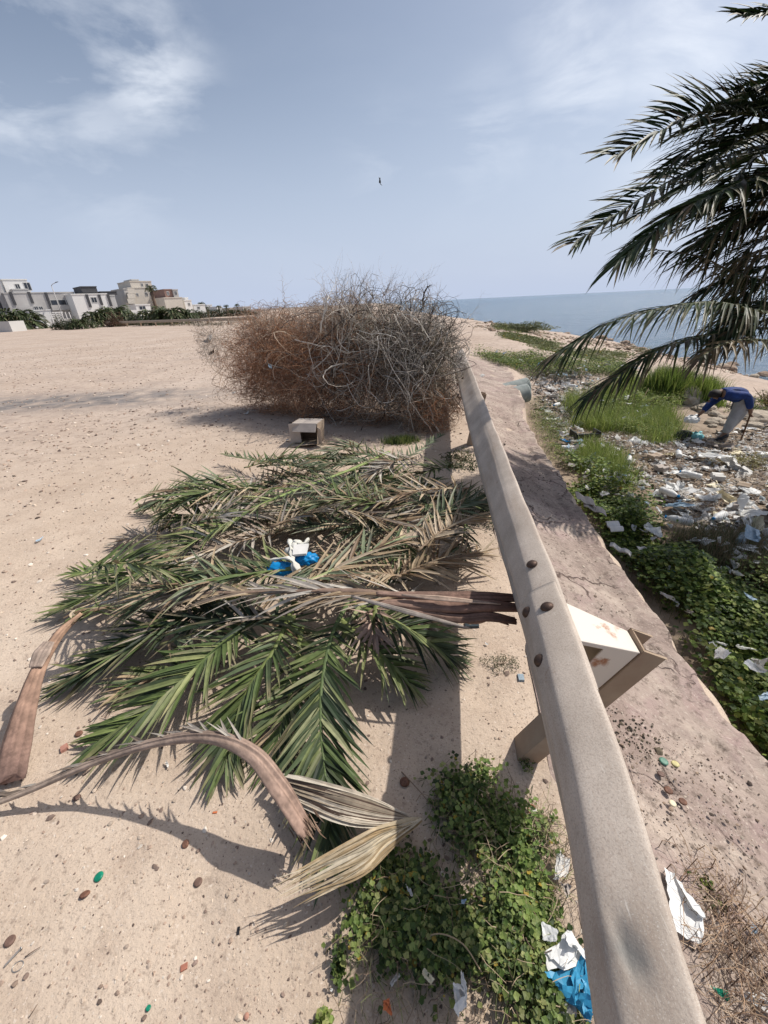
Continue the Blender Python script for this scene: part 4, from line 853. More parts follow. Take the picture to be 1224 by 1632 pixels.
# ------------------------------------------------------------------ bag on the heap
def at_heap(px, py, z): return P(px, py, z)
bb = at_heap(448, 912, .30); blob_bag('blue_plastic_bag', bb, .078, M_BLUE, 'bright blue plastic bag lobe wrapped in white cloth on top of the frond heap', seed=3, knot=False, sc=(1.0, .55, .5))
bb2 = at_heap(488, 895, .33); blob_bag('blue_plastic_bag', bb2, .066, M_BLUE, 'smaller bright blue plastic bag lobe right of the white cloth on the heap', seed=8, knot=False, sc=(1.0, .6, .5))
wc = empty('white_cloth', at_heap(465, 890, .34), 'crumpled dirty white cloth strip tied between the blue bag lobes', 'cloth'); bl = MB()
for (a, b, c, wd) in (((430, 893, .33), (462, 890, .385), (478, 912, .34), .020), ((462, 860, .37), (466, 885, .39), (470, 915, .33), .016), ((455, 880, .36), (470, 868, .39), (490, 872, .37), .022), ((472, 862, .38), (482, 868, .40), (492, 860, .39), .024)):
    bl.tube(crv([P(*a), P(*b), P(*c)], 10), [wd*(.8+.4*math.sin(i*1.9)) for i in range(10)], 9, 0, (1, 1, 1), .45)
o_ = bl.build('cloth_folds', mat('dirty_white_cloth', (.62, .60, .53), .9, .18, 30, .002, 60), wc)
bl = MB(); pc = [P(468, 868, .42), P(492, 866, .42), P(488, 882, .40), P(466, 884, .40)]; bl.add(pc+[p-Vector((0, 0, .012)) for p in pc], [(0, 1, 2, 3), (7, 6, 5, 4), (0, 4, 5, 1), (1, 5, 6, 2), (2, 6, 7, 3), (3, 7, 4, 0)], smooth=False); bl.build('label_patch', M_PAPER, wc)
# ================================================================== LOWER GROUND: weeds
M_GREEN = mat('weed_leaves', (1, 1, 1), .55, .15, 25, 0, attr=True, trans=.36, spec=.35)
def lobed(n=9, cup=.18):
    V = [(0, 0, 0)]; 
    for i in range(n):
        a = 2*math.pi*i/n+.3; r_ = .5*(1 if i % 2 == 0 else .80)*(.55 if i == n-1 else 1); V.append((r_*math.cos(a), r_*math.sin(a), cup*r_*(1.0 if i % 2 else .6)))
    return np.array(V), np.array([[0, 1+i, 1+(i+1) % n] for i in range(n)])
LEAFV, LEAFF = lobed()
NARV, NARF = np.array([(-.5, 0, 0), (0, -.16, .05), (0, .16, .05), (.5, 0, -.02), (0, 0, 0)]), np.array([[0, 1, 4], [0, 4, 2], [1, 3, 4], [4, 3, 2]])
WEED = np.array([(.085, .135, .032), (.13, .19, .045), (.060, .100, .027), (.22, .27, .08), (.17, .22, .06), (.045, .075, .022), (.28, .30, .11)])
DKWEED = np.array([(.085, .140, .028), (.125, .185, .038), (.048, .082, .020), (.20, .27, .055), (.30, .34, .09)])
BRIGHT = np.array([(.20, .27, .055), (.26, .32, .08), (.14, .20, .045), (.34, .36, .13)])
def cover(name, label, x, y, r, size, hmax, pal, proto='l', tilt=.55, clump=2.5, seed=0, yellow=.02, kind='stuff', parent=None, z0=None, stems=True, cat=None):
    n = len(x); hh = np.clip(.25+1.5*(fbm(x, y, clump, 3, seed)+.25), .05, 1)*hmax; g = hgt(x, y) if z0 is None else z0; z = g+.005+r.uniform(0, 1, n)**.7*hh
    pv, pf = (LEAFV, LEAFF) if proto == 'l' else (NARV, NARF); s = r.uniform(size[0], size[1], n); Rm = rot_mats(n, tilt, r=r)*s[:, None, None]
    V, Fc, k = scatter(pv, pf, Rm, np.stack([x, y, z], 1)); pal = np.array(pal); c = pal[r.integers(0, len(pal), n)]*r.uniform(.7, 1.3, (n, 1)); yl = r.uniform(0, 1, n) < yellow; c[yl] = np.array([.42, .30, .05])*r.uniform(.6, 1.1, (yl.sum(), 1)); C = np.repeat(c, k, 0)
    if stems:
        m = n//2; top = np.stack([x, y, z], 1)[:m]; bot = np.stack([x[:m]+r.normal(0, .02, m), y[:m]+r.normal(0, .02, m), (g[:m] if hasattr(g, '__len__') else np.full(m, g))], 1); w_ = .0013+size[0]*.02
        d = r.normal(0, 1, (m, 2)); d /= np.linalg.norm(d, axis=1, keepdims=True); off = np.zeros((m, 3)); off[:, :2] = d*w_
        Q = np.stack([bot-off, bot+off, top+off*.5], 1).reshape(-1, 3); V2 = Q; F2 = np.arange(m*3).reshape(-1, 3)+len(V); V = np.concatenate([V, V2]); Fc = np.concatenate([Fc, F2]); C = np.concatenate([C, np.tile([[.10, .13, .045]], (m*3, 1))])
    o = np_mesh(name, V, Fc, M_GREEN, parent, col=C, smooth=False)
    if parent is None: tag(o, label, cat or 'weeds', kind=kind)
    return o
r = np.random.default_rng(21)
npoly = poly_px([(705, 1245), (770, 1240), (825, 1275), (850, 1330), (905, 1400), (940, 1470), (960, 1640), (960, 1720), (560, 1720), (540, 1640), (548, 1560), (560, 1500), (575, 1440), (640, 1340), (690, 1310)])
x, y = sample_poly(npoly, 8200, r, clump=.52, cs=8, seed=4); x = x+r.normal(0, .012, len(x))
cover('weed_cover', 'leafy green weeds with small lobed leaves under the guardrail in the foreground', x, y, r, (.005, .021), .085, WEED, clump=9, seed=4, yellow=.02)
npoly2 = poly_px([(712, 1245), (780, 1240), (850, 1330), (860, 1450), (820, 1500), (760, 1420), (720, 1330)]); x, y = sample_poly(npoly2, 1900, r, clump=.50, cs=11, seed=14)
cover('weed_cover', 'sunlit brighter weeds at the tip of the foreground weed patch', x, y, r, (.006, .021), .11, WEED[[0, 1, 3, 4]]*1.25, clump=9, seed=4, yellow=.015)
# strip of dark leafy weeds below the bank
vp = poly_px([(905, 735), (960, 760), (1025, 795), (1060, 860), (1150, 900), (1235, 930), (1400, 1000), (1400, 1230), (1235, 1230), (1165, 1150), (1125, 1090), (1075, 1010), (1000, 895), (950, 830), (905, 770)])
x, y = sample_poly(vp, 26000, r, clump=.34, cs=2.2, seed=9)
cover('weed_strip', 'dense dark green leafy weeds growing along the foot of the concrete bank', x, y, r, (.018, .055), .40, DKWEED, clump=1.6, seed=9, yellow=.004, stems=True)
def grass(name, label, x, y, r, ln, pal, wd=.004, lean=.35, parent=None, kind='stuff', seg=3, z0=None, bend=.5):
    n = len(x); L_ = r.uniform(*ln, n); a = r.uniform(0, 6.28, n); g = hgt(x, y) if z0 is None else np.full(n, z0); d = np.stack([np.cos(a), np.sin(a), np.zeros(n)], 1); s = np.stack([-np.sin(a), np.cos(a), np.zeros(n)], 1); le = np.abs(r.normal(0, lean, n))[:, None]
    V = []
    for i in range(seg+1):
        t_ = i/seg; c = np.stack([x, y, g], 1)+np.array([0, 0, 1])*(L_*t_*(1-.25*bend*t_))[:, None]+d*le*(L_*(t_*.5+bend*t_*t_))[:, None]; w_ = wd*(1-t_*.9); V += [c-s*w_, c+s*w_]
    V = np.stack(V, 1).reshape(-1, 3); k = 2*(seg+1); Fc = np.concatenate([np.array([[2*i, 2*i+1, 2*i+3, 2*i+2]])+(np.arange(n)*k)[:, None] for i in range(seg)]); pal = np.array(pal); c = pal[r.integers(0, len(pal), n)]*r.uniform(.7, 1.3, (n, 1))
    o = np_mesh(name, V, Fc, M_GREEN, parent, col=np.repeat(c, k, 0))
    if parent is None: tag(o, label, 'grass', kind=kind)
    return o
gp = poly_px([(905, 640), (940, 625), (985, 600), (1040, 610), (1060, 650), (1085, 700), (1040, 715), (960, 690), (915, 680)])
x, y = sample_poly(gp, 15000, r, clump=.40, cs=2.4, seed=12); grass('feathery_weeds', 'bright green feathery weeds in the middle of the rubbish strewn hollow', x, y, r, (.12, .42), BRIGHT, .005, .5)
x, y = sample_poly(gp, 9000, r, clump=.40, cs=2.0, seed=13); cover('feathery_weeds', 'small light green leaves among the feathery weeds in the hollow', x, y, r, (.02, .06), .40, np.concatenate([BRIGHT, DKWEED]), 'n', seed=12, clump=1.6)
gp = poly_px([(935, 710), (985, 735), (1000, 780), (960, 770), (925, 745)]); x, y = sample_poly(gp, 4000, r); grass('feathery_weeds', 'tall bright grass beside the grey plastic sheet below the bank', x, y, r, (.12, .38), BRIGHT, .005, .4)
gp = poly_px([(850, 640), (885, 665), (905, 700), (915, 735), (885, 738), (862, 690), (845, 660)]); x, y = sample_poly(gp, 4200, r, clump=.2, cs=3, seed=2)
cover('low_weeds', 'light green creeping weeds against the bank just past the drain pipes', x, y, r, (.02, .055), .22, np.concatenate([WEED, BRIGHT]), 'n', seed=2)
gp = poly_px([(752, 563), (800, 566), (880, 574), (1000, 584), (1010, 604), (900, 604), (840, 600), (800, 585)]); x, y = sample_poly(gp, 14000, r, clump=.25, cs=1.2, seed=6)
cover('low_weeds', 'band of green shrubby weeds crossing the sand beyond the drain pipes', x, y, r, (.04, .11), .42, np.concatenate([WEED, DKWEED]), 'n', seed=6, clump=.8)
gp = poly_px([(790, 517), (860, 530), (940, 548), (1010, 566), (960, 580), (870, 560), (800, 538)]); x, y = sample_poly(gp, 9000, r, clump=.5, cs=.35, seed=7)
cover('shore_plants', 'flat olive green patches of plants on the sand before the sea', x, y, r, (.10, .24), .12, np.array([(.13, .15, .05), (.18, .19, .08), (.10, .12, .04)]), 'n', seed=7, clump=.5, stems=False)
gp = poly_px([(1060, 850), (1224, 870), (1300, 900), (1300, 960), (1150, 915), (1070, 880)]); x, y = sample_poly(gp, 4000, r, clump=.4, cs=2, seed=17)
grass('dry_weeds', 'thin brown and green stems among the rubbish at the right border', x, y, r, (.1, .3), np.array([(.22, .17, .10), (.09, .13, .04), (.28, .22, .14)]), .004, .6)
# ================================================================== DRAIN PIPES
M_PIPE = mat('dusty_grey_green_pipe', (.20, .235, .225), .75, .15, 8, .001, 40, col2=(.30, .32, .30))
M_DARK = mat('dark_pipe_inside', (.03, .032, .03), .9, .2, 8)
def pipe(p0, p1, rad, label):
    p0 = Vector(p0); p1 = Vector(p1); t = empty('drain_pipe', p1, label, 'pipe', 'drain pipes sticking out of the bank'); ax = (p1-p0).normalized(); a = ax.cross(Vector((0, 0, 1))).normalized(); b = a.cross(ax); n = 28; vs = []
    rows = [(p0, rad), (p1-ax*.03, rad), (p1, rad*1.0), (p1, rad*.90), (p1-ax*.35, rad*.90)]
    for c, r_ in rows:
        for j in range(n): an = 2*math.pi*j/n; vs.append(c+a*(r_*math.cos(an))+b*(r_*math.sin(an)))
    mb = MB(); mb.add(vs[:4*n], [(i*n+j, i*n+(j+1) % n, (i+1)*n+(j+1) % n, (i+1)*n+j) for i in range(3) for j in range(n)]); mb.build('pipe_wall', M_PIPE, t)
    mb = MB(); mb.add(vs[3*n:], [(j, (j+1) % n, n+(j+1) % n, n+j) for j in range(n)]+[tuple(n+j for j in range(n))]); mb.build('pipe_inside', M_DARK, t)
pc = P(840, 626, -.36); pipe(pc-Vector((.60, .10, .10)), pc, .20, 'near large grey green drain pipe sticking out of the sandy bank')
pc2 = P(840, 616, -.30); pipe(pc2-Vector((.60, .10, .10)), pc2, .20, 'farther drain pipe lying behind the near one in the bank')
# ================================================================== LITTER ON THE LOWER GROUND
MW = [M_WHITE, M_WHITE, M_PAPER, M_WHITE, M_PAPER, M_GREYP, M_CARDG, M_CREAMP]
def poly_sample_px(pts, n, seed, clump=0, cs=2):
    pl = poly_px(pts); return sample_poly(pl, n, np.random.default_rng(seed), clump=clump, cs=cs, seed=seed)
GL = 'rubbish strewn over the hollow below the bank'
# grey litter right of the pipes
x, y = poly_sample_px([(850, 603), (905, 592), (945, 610), (930, 650), (905, 690), (880, 680), (862, 648)], 110, 5)
for i in range(len(x)):
    k = (M_GREYP, M_PAPER, M_GREYP, M_WHITE)[i % 4]; lab = {M_GREYP: 'dirty grey scrap of plastic in the litter drift right of the drain pipes', M_PAPER: 'greyish paper scrap in the litter drift right of the drain pipes', M_WHITE: 'white plastic scrap in the litter drift right of the drain pipes'}[k]
    scrap('litter_scrap', 0, 0, rnd.uniform(.07, .24), k, lab, 'litter', GL, at=Vector((x[i], y[i], gz(x[i], y[i]))), lift=.02, tilt=.5)
x, y = poly_sample_px([(885, 690), (960, 695), (1060, 712), (1130, 700), (1300, 700), (1330, 860), (1224, 870), (1224, 905), (1130, 875), (1065, 815), (1020, 765), (950, 735), (905, 715)], 230, 6, .2, 1.2)
for i in range(len(x)):
    k = MW[i % 8]; nm = {M_WHITE: 'crumpled white plastic scrap', M_PAPER: 'pale crumpled paper', M_GREYP: 'dirty grey plastic scrap', M_PBLUE: 'pale blue plastic scrap', M_CARDG: 'greyed piece of cardboard', M_CREAMP: 'cream coloured plastic scrap'}[k]
    scrap('litter_scrap', 0, 0, rnd.uniform(.08, .30), k, nm+' on the rubbish slope below and left of the stooping person', 'litter', GL, at=Vector((x[i], y[i], gz(x[i], y[i]))), lift=.01, tilt=.3, zs=.6)
x, y = poly_sample_px([(910, 740), (960, 765), (1030, 800), (1080, 860), (1224, 900), (1224, 1180), (1130, 1080), (1000, 900), (935, 810)], 52, 9)
for i in range(len(x)):
    k = MW[i % 5]; scrap('litter_scrap', 0, 0, rnd.uniform(.05, .15), k, ('white', 'white', 'pale', 'white', 'pale')[i % 5]+' litter scrap caught among the dark weeds beside the bank', 'litter', GL, at=Vector((x[i], y[i], gz(x[i], y[i]))), lift=.13, tilt=.8)
# tiny uncountable fragments
r = np.random.default_rng(41); Vs = []
pls = [poly_px([(848, 600), (905, 590), (948, 608), (930, 650), (905, 695), (878, 685), (860, 648)]), poly_px([(885, 690), (1060, 705), (1130, 695), (1330, 690), (1350, 880), (1224, 880), (1130, 870), (1060, 800), (960, 740)])]
parts = []
for pi, (pl, n) in enumerate(zip(pls, (2600, 6500))):
    x, y = sample_poly(pl, n, r, clump=.15, cs=2); v = np.array([(-.5, -.4, 0), (.5, -.3, .08), (.4, .45, 0), (-.45, .4, .12), (0, 0, .2)]); f = np.array([[0, 1, 4], [1, 2, 4], [2, 3, 4], [3, 0, 4]]); s = r.lognormal(math.log(.030), .55, n); Rm = rot_mats(n, .5, r=r)*s[:, None, None]
    V, Fc, k = scatter(v, f, Rm, np.stack([x, y, hgt(x, y)+.01+r.uniform(0, .05, n)], 1)); pal = np.array([(.62, .60, .56), (.42, .38, .34), (.25, .20, .16), (.14, .10, .08), (.50, .42, .33), (.33, .26, .20), (.35, .40, .42), (.70, .69, .66), (.20, .16, .12)]); parts.append((V, Fc, np.repeat(pal[r.integers(0, 9, n)]*r.uniform(.7, 1.1, (n, 1)), k, 0)))
V, Fc, C = merge(parts); o = np_mesh('litter_fragments', V, Fc, M_STONE, col=C); tag(o, 'tiny shreds of paper, plastic and dry plant bits covering the hollow', 'litter', kind='stuff')
x, y = poly_sample_px([(905, 690), (1060, 700), (1224, 700), (1300, 860), (1130, 870), (1060, 800), (960, 740)], 2200, 42, .3, 1.5)
Pn = []; n = len(x); V, Fc, C = twigs(n, (0, 0, 0), (1, 1, 1), r, seg=5, ln=(.12, .5), rr=(.0018, .005), pal=TAN+GREY, curl=.25)
Pn = V.reshape(n, 6, 3, 3); cen = Pn.mean(axis=(1, 2)); loc = (Pn-cen[:, None, None, :]); loc[..., 2] *= .25; Pn = loc+np.stack([x, y, hgt(x, y)+.04], 1)[:, None, None, :]
o = np_mesh('dry_straw', Pn.reshape(-1, 3), Fc, M_TWIG, col=C); tag(o, 'dry stems and straw strewn between the rubbish in the hollow', 'straw', kind='stuff')
# single pieces one can point at
S_ = [(700, 0)]
for (px, py, s, m, lb, asp, k) in [
    (868, 661, .30, M_WHITE, 'bright white crumpled bag lying alone beside the bank past the pipes', .8, 1),
    (868, 672, .20, M_PAPER, 'grey white paper under the bright white bag beside the bank', .9, 2),
    (925, 690, .48, M_WHITE, 'large curved white sheet standing above a black tray below the bank', .45, 3),
    (1018, 676, .62, M_WHITE, 'long white plastic sheet lying on the bright green feathery weeds', .35, 4),
    (903, 708, .22, M_BLUE, 'bright blue crumpled bag beside the white bottle below the bank', .8, 5),
    (918, 714, .22, M_TURQ, 'turquoise crumpled bag just right of the bright blue one', .8, 6),
    (862, 586, .38, M_BLUE, 'bright blue bag far off among the green weeds beyond the pipes', .6, 7),
    (965, 752, .50, M_GREYP, 'long folded grey plastic sheet on the weeds near the tall grass', .4, 8),
    (985, 768, .34, M_GREYP, 'second grey plastic sheet hanging over weeds below the long folded one', .6, 9),
    (1160, 800, .42, M_CREAMP, 'cream yellow plastic sheet on the right of the rubbish slope', .5, 10),
    (1180, 818, .62, M_WHITE, 'long white bag roll with a red mark at the right border', .4, 11),
    (1195, 840, .34, M_WHITE, 'small white bag below the long white bag roll', .6, 12),
    (1130, 738, .55, M_WHITE, 'wide white plastic sheet below the feet of the stooping person', .5, 13),
    (1175, 752, .48, M_PAPER, 'rumpled pale sheet right of the wide white sheet below the person', .5, 0),
    (1110, 712, .32, M_PAPER, 'pale torn cardboard in front of the stooping person', .8, 1),
    (1142, 716, .42, M_CARDG, 'flat greyish pink cardboard at the shoes of the stooping person', .6, 2),
    (1090, 762, .36, M_WHITE, 'rounded white bag with dark lines amid dry stems', .8, 3),
    (1080, 785, .36, M_WHITE, 'pair of limp white bags on the upper edge of the dark weeds', .8, 4),
    (1072, 812, .32, M_PBLUE, 'bluish grey bag hanging down into the dark weeds', 1.0, 5),
    (1125, 805, .38, M_WHITE, 'white bag with a dark red spot in the middle of the slope', .7, 6),
    (1190, 885, .26, M_PBLUE, 'pale blue clear bag at the right border above the weeds', .9, 7),
    (1125, 855, .34, M_PAPER, 'flat pale sheet just above the dark weeds', .6, 8),
    (1063, 945, .09, M_BLUE, 'small dark blue wrapper in the dark weeds', .8, 9),
    (1058, 938, .10, M_WHITE, 'small white wrapper touching the dark blue one in the weeds', .8, 10),
    (1190, 1105, .16, M_WHITE, 'white bag near the right border low in the weeds', .6, 11),
    (1210, 1155, .16, M_PBLUE, 'striped pale bag at the right border at the weed edge', .7, 12),
    (1130, 1080, .12, M_PAPER, 'grey wrapper on the weeds close to the bank', .6, 13),
    (1175, 985, .12, M_PBLUE, 'pale blue scrap deep in the dark weeds', .6, 0)]:
    scrap('plastic_litter', px, py, s, m, lb, 'litter', asp=asp, k=k, lift=.04 if py < 860 else .22, zs=.75)
def plank(p, q, w_, th, m, label, name='weathered_board', cat='board', lift=.03):
    p = Vector(p); q = Vector(q); ax = (q-p).normalized(); s = ax.cross(Vector((0, 0, 1))).normalized()*w_/2; u = Vector((0, 0, th)); mb = MB(); vs = []
    nseg = 6; rr_ = random.Random(int(p.x*1000))
    for i in range(nseg+1):
        c = p.lerp(q, i/nseg)+Vector((0, 0, .012*math.sin(i*1.7))); e = rr_.uniform(.94, 1.04); vs += [c-s*e, c+s*e, c+s*e+u, c-s*e+u]
    fs = [(i*4+j, i*4+(j+1) % 4, (i+1)*4+(j+1) % 4, (i+1)*4+j) for i in range(nseg) for j in range(4)]+[(3, 2, 1, 0), tuple(nseg*4+j for j in range(4))]
    mb.add(vs, fs, smooth=False); o = mb.build(name, m, None, origin=p); return tag(o, label, cat)
def Gl(px, py, l): v = G(px, py); v.z += l; return v
plank(P(918, 790, -.42), P(948, 803, -.50), .20, .008, M_CARDG, 'greyish flat board leaning out of the weeds at the bank edge, the upper of two')
plank(P(930, 803, -.48), P(966, 818, -.56), .14, .008, M_CARDG, 'narrow greyish board just below the wider one at the bank edge')
plank(P(974, 832, -.55), P(984, 846, -.58), .13, .012, M_PAPER, 'small pale carton lying in the dark weeds near the bank', 'small_carton', 'carton')
plank(P(972, 868, -.50), P(1006, 884, -.55), .07, .01, M_GREYP, 'narrow striped grey wrapper along the edge of the bank', 'wrapper', 'wrapper')
bp_ = Gl(930, 702, .08); t = empty('black_tray', bp_, 'black plastic tray under the large curved white sheet below the bank', 'tray'); mb = MB(); mb.box(bp_.x-.22, bp_.x+.22, bp_.y-.12, bp_.y+.12, bp_.z, bp_.z+.02); mb.build('tray_floor', M_BLACK, t)
mb = MB(); mb.box(bp_.x-.24, bp_.x-.222, bp_.y-.14, bp_.y+.14, bp_.z, bp_.z+.12); mb.box(bp_.x+.222, bp_.x+.24, bp_.y-.14, bp_.y+.14, bp_.z, bp_.z+.12); mb.box(bp_.x-.22, bp_.x+.22, bp_.y-.14, bp_.y-.122, bp_.z, bp_.z+.09); mb.build('tray_rim', M_BLACK, t)
bottle(Gl(893, 722, .05), .30, M_WHITE, M_PBLUE, 'whitish plastic bottle lying on its side below the bright blue bag', R(-25))
bottle(Gl(1172, 880, .08), .26, M_PBLUE, M_WHITE, 'pale blue plastic bottle at the right among the rubbish above the weeds', R(40))
bottle(Gl(1016, 660, .12), .24, M_PBLUE, M_BLUE, 'clear plastic bottle half sunk into the bright feathery weeds', R(10))
_b0 = bottle(Gl(1080, 735, .04), .28, M_WHITE, M_BLUE, 'plastic bottle lying among the litter on the rubbish slope', R(60), 'bottles on the rubbish slope')
for i, (px, py) in enumerate(((1000, 745), (1115, 770), (1150, 830), (1050, 790), (1205, 735), (960, 725), (1100, 845), (890, 650), (905, 620), (1215, 860))):
    c = copy_tree(_b0); c.location = Gl(px, py, .05); c.rotation_euler = (0, 0, i*1.3)
for i, (px, py, a) in enumerate(((1035, 735, .3), (1145, 770, 1.2), (1060, 755, 2.0), (1180, 785, .7), (980, 735, 1.7), (1200, 820, 2.4))):
    v = Gl(px, py, .03); d = Vector((math.cos(a), math.sin(a), 0)); o = plank(v, v+d*rnd.uniform(.15, .28), .14, .07, (M_CARD, M_PAPER, M_CARDG)[i % 3], ('brown', 'pale', 'greyish')[i % 3]+' small carton lying in the litter of the rubbish slope', 'small_carton', 'carton'); o['group'] = 'cartons on the rubbish slope'
# rocks
M_ROCK = mat('pale_sandstone', (.40, .33, .25), .95, .25, 3, .02, 8, col2=(.50, .43, .34))
M_ROCKB = mat('brown_rock', (.25, .17, .12), .95, .25, 3, .02, 8, col2=(.36, .27, .20))
_rk = {}
def rock(x, y, s, m, label, group, seed, name='rock', zs=.6):
    k = (seed % 5, m.name)
    if k not in _rk:
        pv, pf = stone_proto(seed % 5+30, 3); rr_ = np.array([noise.fractal(Vector(v)*1.1+Vector((seed, 0, 0)), .9, 2, 4) for v in pv]); pv = pv/np.linalg.norm(pv, axis=1, keepdims=True)*(1+.35*rr_[:, None]); pv = np.sign(pv)*np.abs(pv)**.85
        o = np_mesh('tmp', pv, pf, m, smooth=False); me = o.data; me.name = 'rock'; bpy.data.objects.remove(o); _rk[k] = me
    o = bpy.data.objects.new(name, _rk[k]); o.location = (x, y, gz(x, y)+s*.15); o.scale = (s, s*rnd.uniform(.7, 1.1), s*zs); o.rotation_euler = (0, 0, rnd.uniform(0, 6)); link(o); tag(o, label, 'rock', group)
v = G(1100, 640); rock(v.x, v.y, .38, M_ROCK, 'pale yellowish boulder left of the stooping person', None, 2, 'boulder', .8)
v = G(1125, 655); rock(v.x, v.y, .22, M_ROCK, 'smaller pale rock under the outstretched arm of the person', None, 3)
v = G(1205, 672); rock(v.x, v.y, .34, M_ROCK, 'broad pale rock right of the walking stick', None, 4)
for i in range(46):
    yy = 17+ (i/45)**1.6*70; xx = float(shore(yy))-3.0*float(fbm(float(shore(yy)), yy, .18, 4, 5))*-1+rnd.uniform(-1.1, .5); rock(xx, yy, rnd.uniform(.15, .42), M_ROCKB if i % 3 else M_ROCK, 'brown rock on the waterline beyond the sand', 'rocks along the waterline', i)
x, y = poly_sample_px([(1085, 628), (1224, 640), (1300, 650), (1300, 700), (1160, 690), (1100, 668)], 42, 14)
for i in range(len(x)): rock(x[i], y[i], rnd.uniform(.06, .17), M_ROCK, 'small pale stone on the rubble around the stooping person', 'stones around the person', i)
# bushes
def shrub(label, at, rad, r, n, size, pal, seed, cat='bush', group=None, proto='n', stemc=(.16, .11, .07), name='green_bush', blade=False):
    t = empty(name, at, label, cat, group); at = np.array(at)
    if blade:
        x = at[0]+r.normal(0, rad[0]*.45, n); y = at[1]+r.normal(0, rad[1]*.45, n); grass('foliage', '', x, y, r, (rad[2]*.5, rad[2]*1.15), pal, size[0], .35, t)
    else:
        d = r.normal(0, 1, (n, 3)); d /= np.linalg.norm(d, axis=1, keepdims=True); d[:, 2] = np.abs(d[:, 2]); lob = 1+.35*np.sin(d[:, 0]*5+seed)*np.cos(d[:, 1]*4+seed*2)+.18*np.sin(d[:, 2]*9+seed); p = at+d*(r.uniform(.15, 1, (n, 1))**.4)*np.array(rad)*lob[:, None]
        s = r.uniform(size[0], size[1], n); pv, pf = (NARV, NARF) if proto == 'n' else (LEAFV, LEAFF); V, Fc, k = scatter(pv, pf, rot_mats(n, 1.0, r=r)*s[:, None, None], p); pal = np.array(pal); c = pal[r.integers(0, len(pal), n)]*r.uniform(.65, 1.3, (n, 1)); np_mesh('foliage', V, Fc, M_GREEN, t, col=np.repeat(c, k, 0))
    mb = MB(); q_ = random.Random(seed)
    for i in range(7):
        d = Vector((q_.gauss(0, .5)*rad[0], q_.gauss(0, .5)*rad[1], rad[2]*q_.uniform(.5, .95))); a = Vector(at); mb.tube([a, a+d*.5+Vector((0, 0, .05*rad[2])), a+d], [rad[2]*.035, rad[2]*.022, rad[2]*.008], 5, 0, stemc)
    mb.build('stems', M_TWIG, t); return t
r = np.random.default_rng(55)
shrub('dense dark green bush between the feathery weeds and the stooping person', G(1065, 632), (.50, .45, .75), r, 3600, (.012,), DKWEED, 1, blade=True)
shrub('bright green tuft behind the head of the stooping person', G(1118, 640), (.35, .35, .65), r, 1500, (.012,), BRIGHT[:3], 2, blade=True)
shrub('yellow green low bush on top of the feathery weeds in the hollow', G(1015, 655), (.9, .6, .5), r, 3800, (.03, .08), BRIGHT, 3)
shrub('small green bush behind the walking stick of the person', G(1195, 665), (.5, .4, .4), r, 1200, (.03, .07), WEED, 4)
shrub('yellowish dry bush at the right border behind the person', G(1222, 650), (.6, .4, .5), r, 1300, (.04, .09), [(.22, .19, .06), (.15, .13, .05)], 5)
shrub('yellow green dried tuft on the rubbish slope at the right', G(1190, 742), (.40, .3, .16), r, 1000, (.03, .07), [(.30, .27, .12), (.22, .2, .09)], 6)
shrub('small green bush on the sand ridge before the sea', G(828, 527), (2.2, 1.2, .45), r, 2400, (.10, .24), [(.10, .12, .05), (.14, .15, .07)], 7)
shrub('tiny green plant on the beach in front of the waterline', G(1020, 562), (.8, .5, .3), r, 700, (.05, .1), [(.15, .16, .06), (.12, .13, .05)], 8)
shrub('olive dark weed clump between rail and frond heap in the shade', P(770, 815, 0), (.20, .35, .10), r, 900, (.02, .045), [(.06, .075, .03), (.09, .10, .045)], 9, 'weed', name='weed_clump')
shrub('small weed clump behind the shaded frond near the guardrail', P(735, 738, 0), (.22, .3, .13), r, 700, (.02, .05), [(.07, .085, .035), (.12, .12, .06)], 10, 'weed', name='weed_clump')
shrub('green grass tuft at the foot of the brush pile by the frond tips', P(640, 705, 0), (.22, .12, .10), r, 900, (.004,), WEED, 11, 'grass tuft', name='grass_tuft', blade=True)
shrub('little creeping plant on sand beside the white carton scrap', P(800, 1060, 0), (.10, .06, .045), r, 420, (.006, .016), [(.08, .09, .04), (.11, .11, .06)], 12, 'weed', name='weed_clump')
shrub('small light green weed at the lower border left of the weed patch', P(515, 1632, 0), (.018, .02, .025), r, 260, (.008, .016), BRIGHT, 13, 'weed', name='weed_clump', proto='l')
shrub('small green sprig left of the foreground weed patch in the sand', P(540, 1545, 0), (.016, .03, .02), r, 240, (.007, .014), WEED, 14, 'weed', name='weed_clump', proto='l')
shrub('small green weed growing right of the guardrail over dry roots', P(1100, 1420, -.10), (.07, .07, .05), r, 420, (.008, .022), DKWEED, 15, 'weed', name='weed_clump', proto='l')
shrub('tiny green sprout at the foot of the leaning post', P(838, 1220, 0), (.025, .04, .03), r, 180, (.006, .014), WEED, 16, 'weed', name='weed_clump')
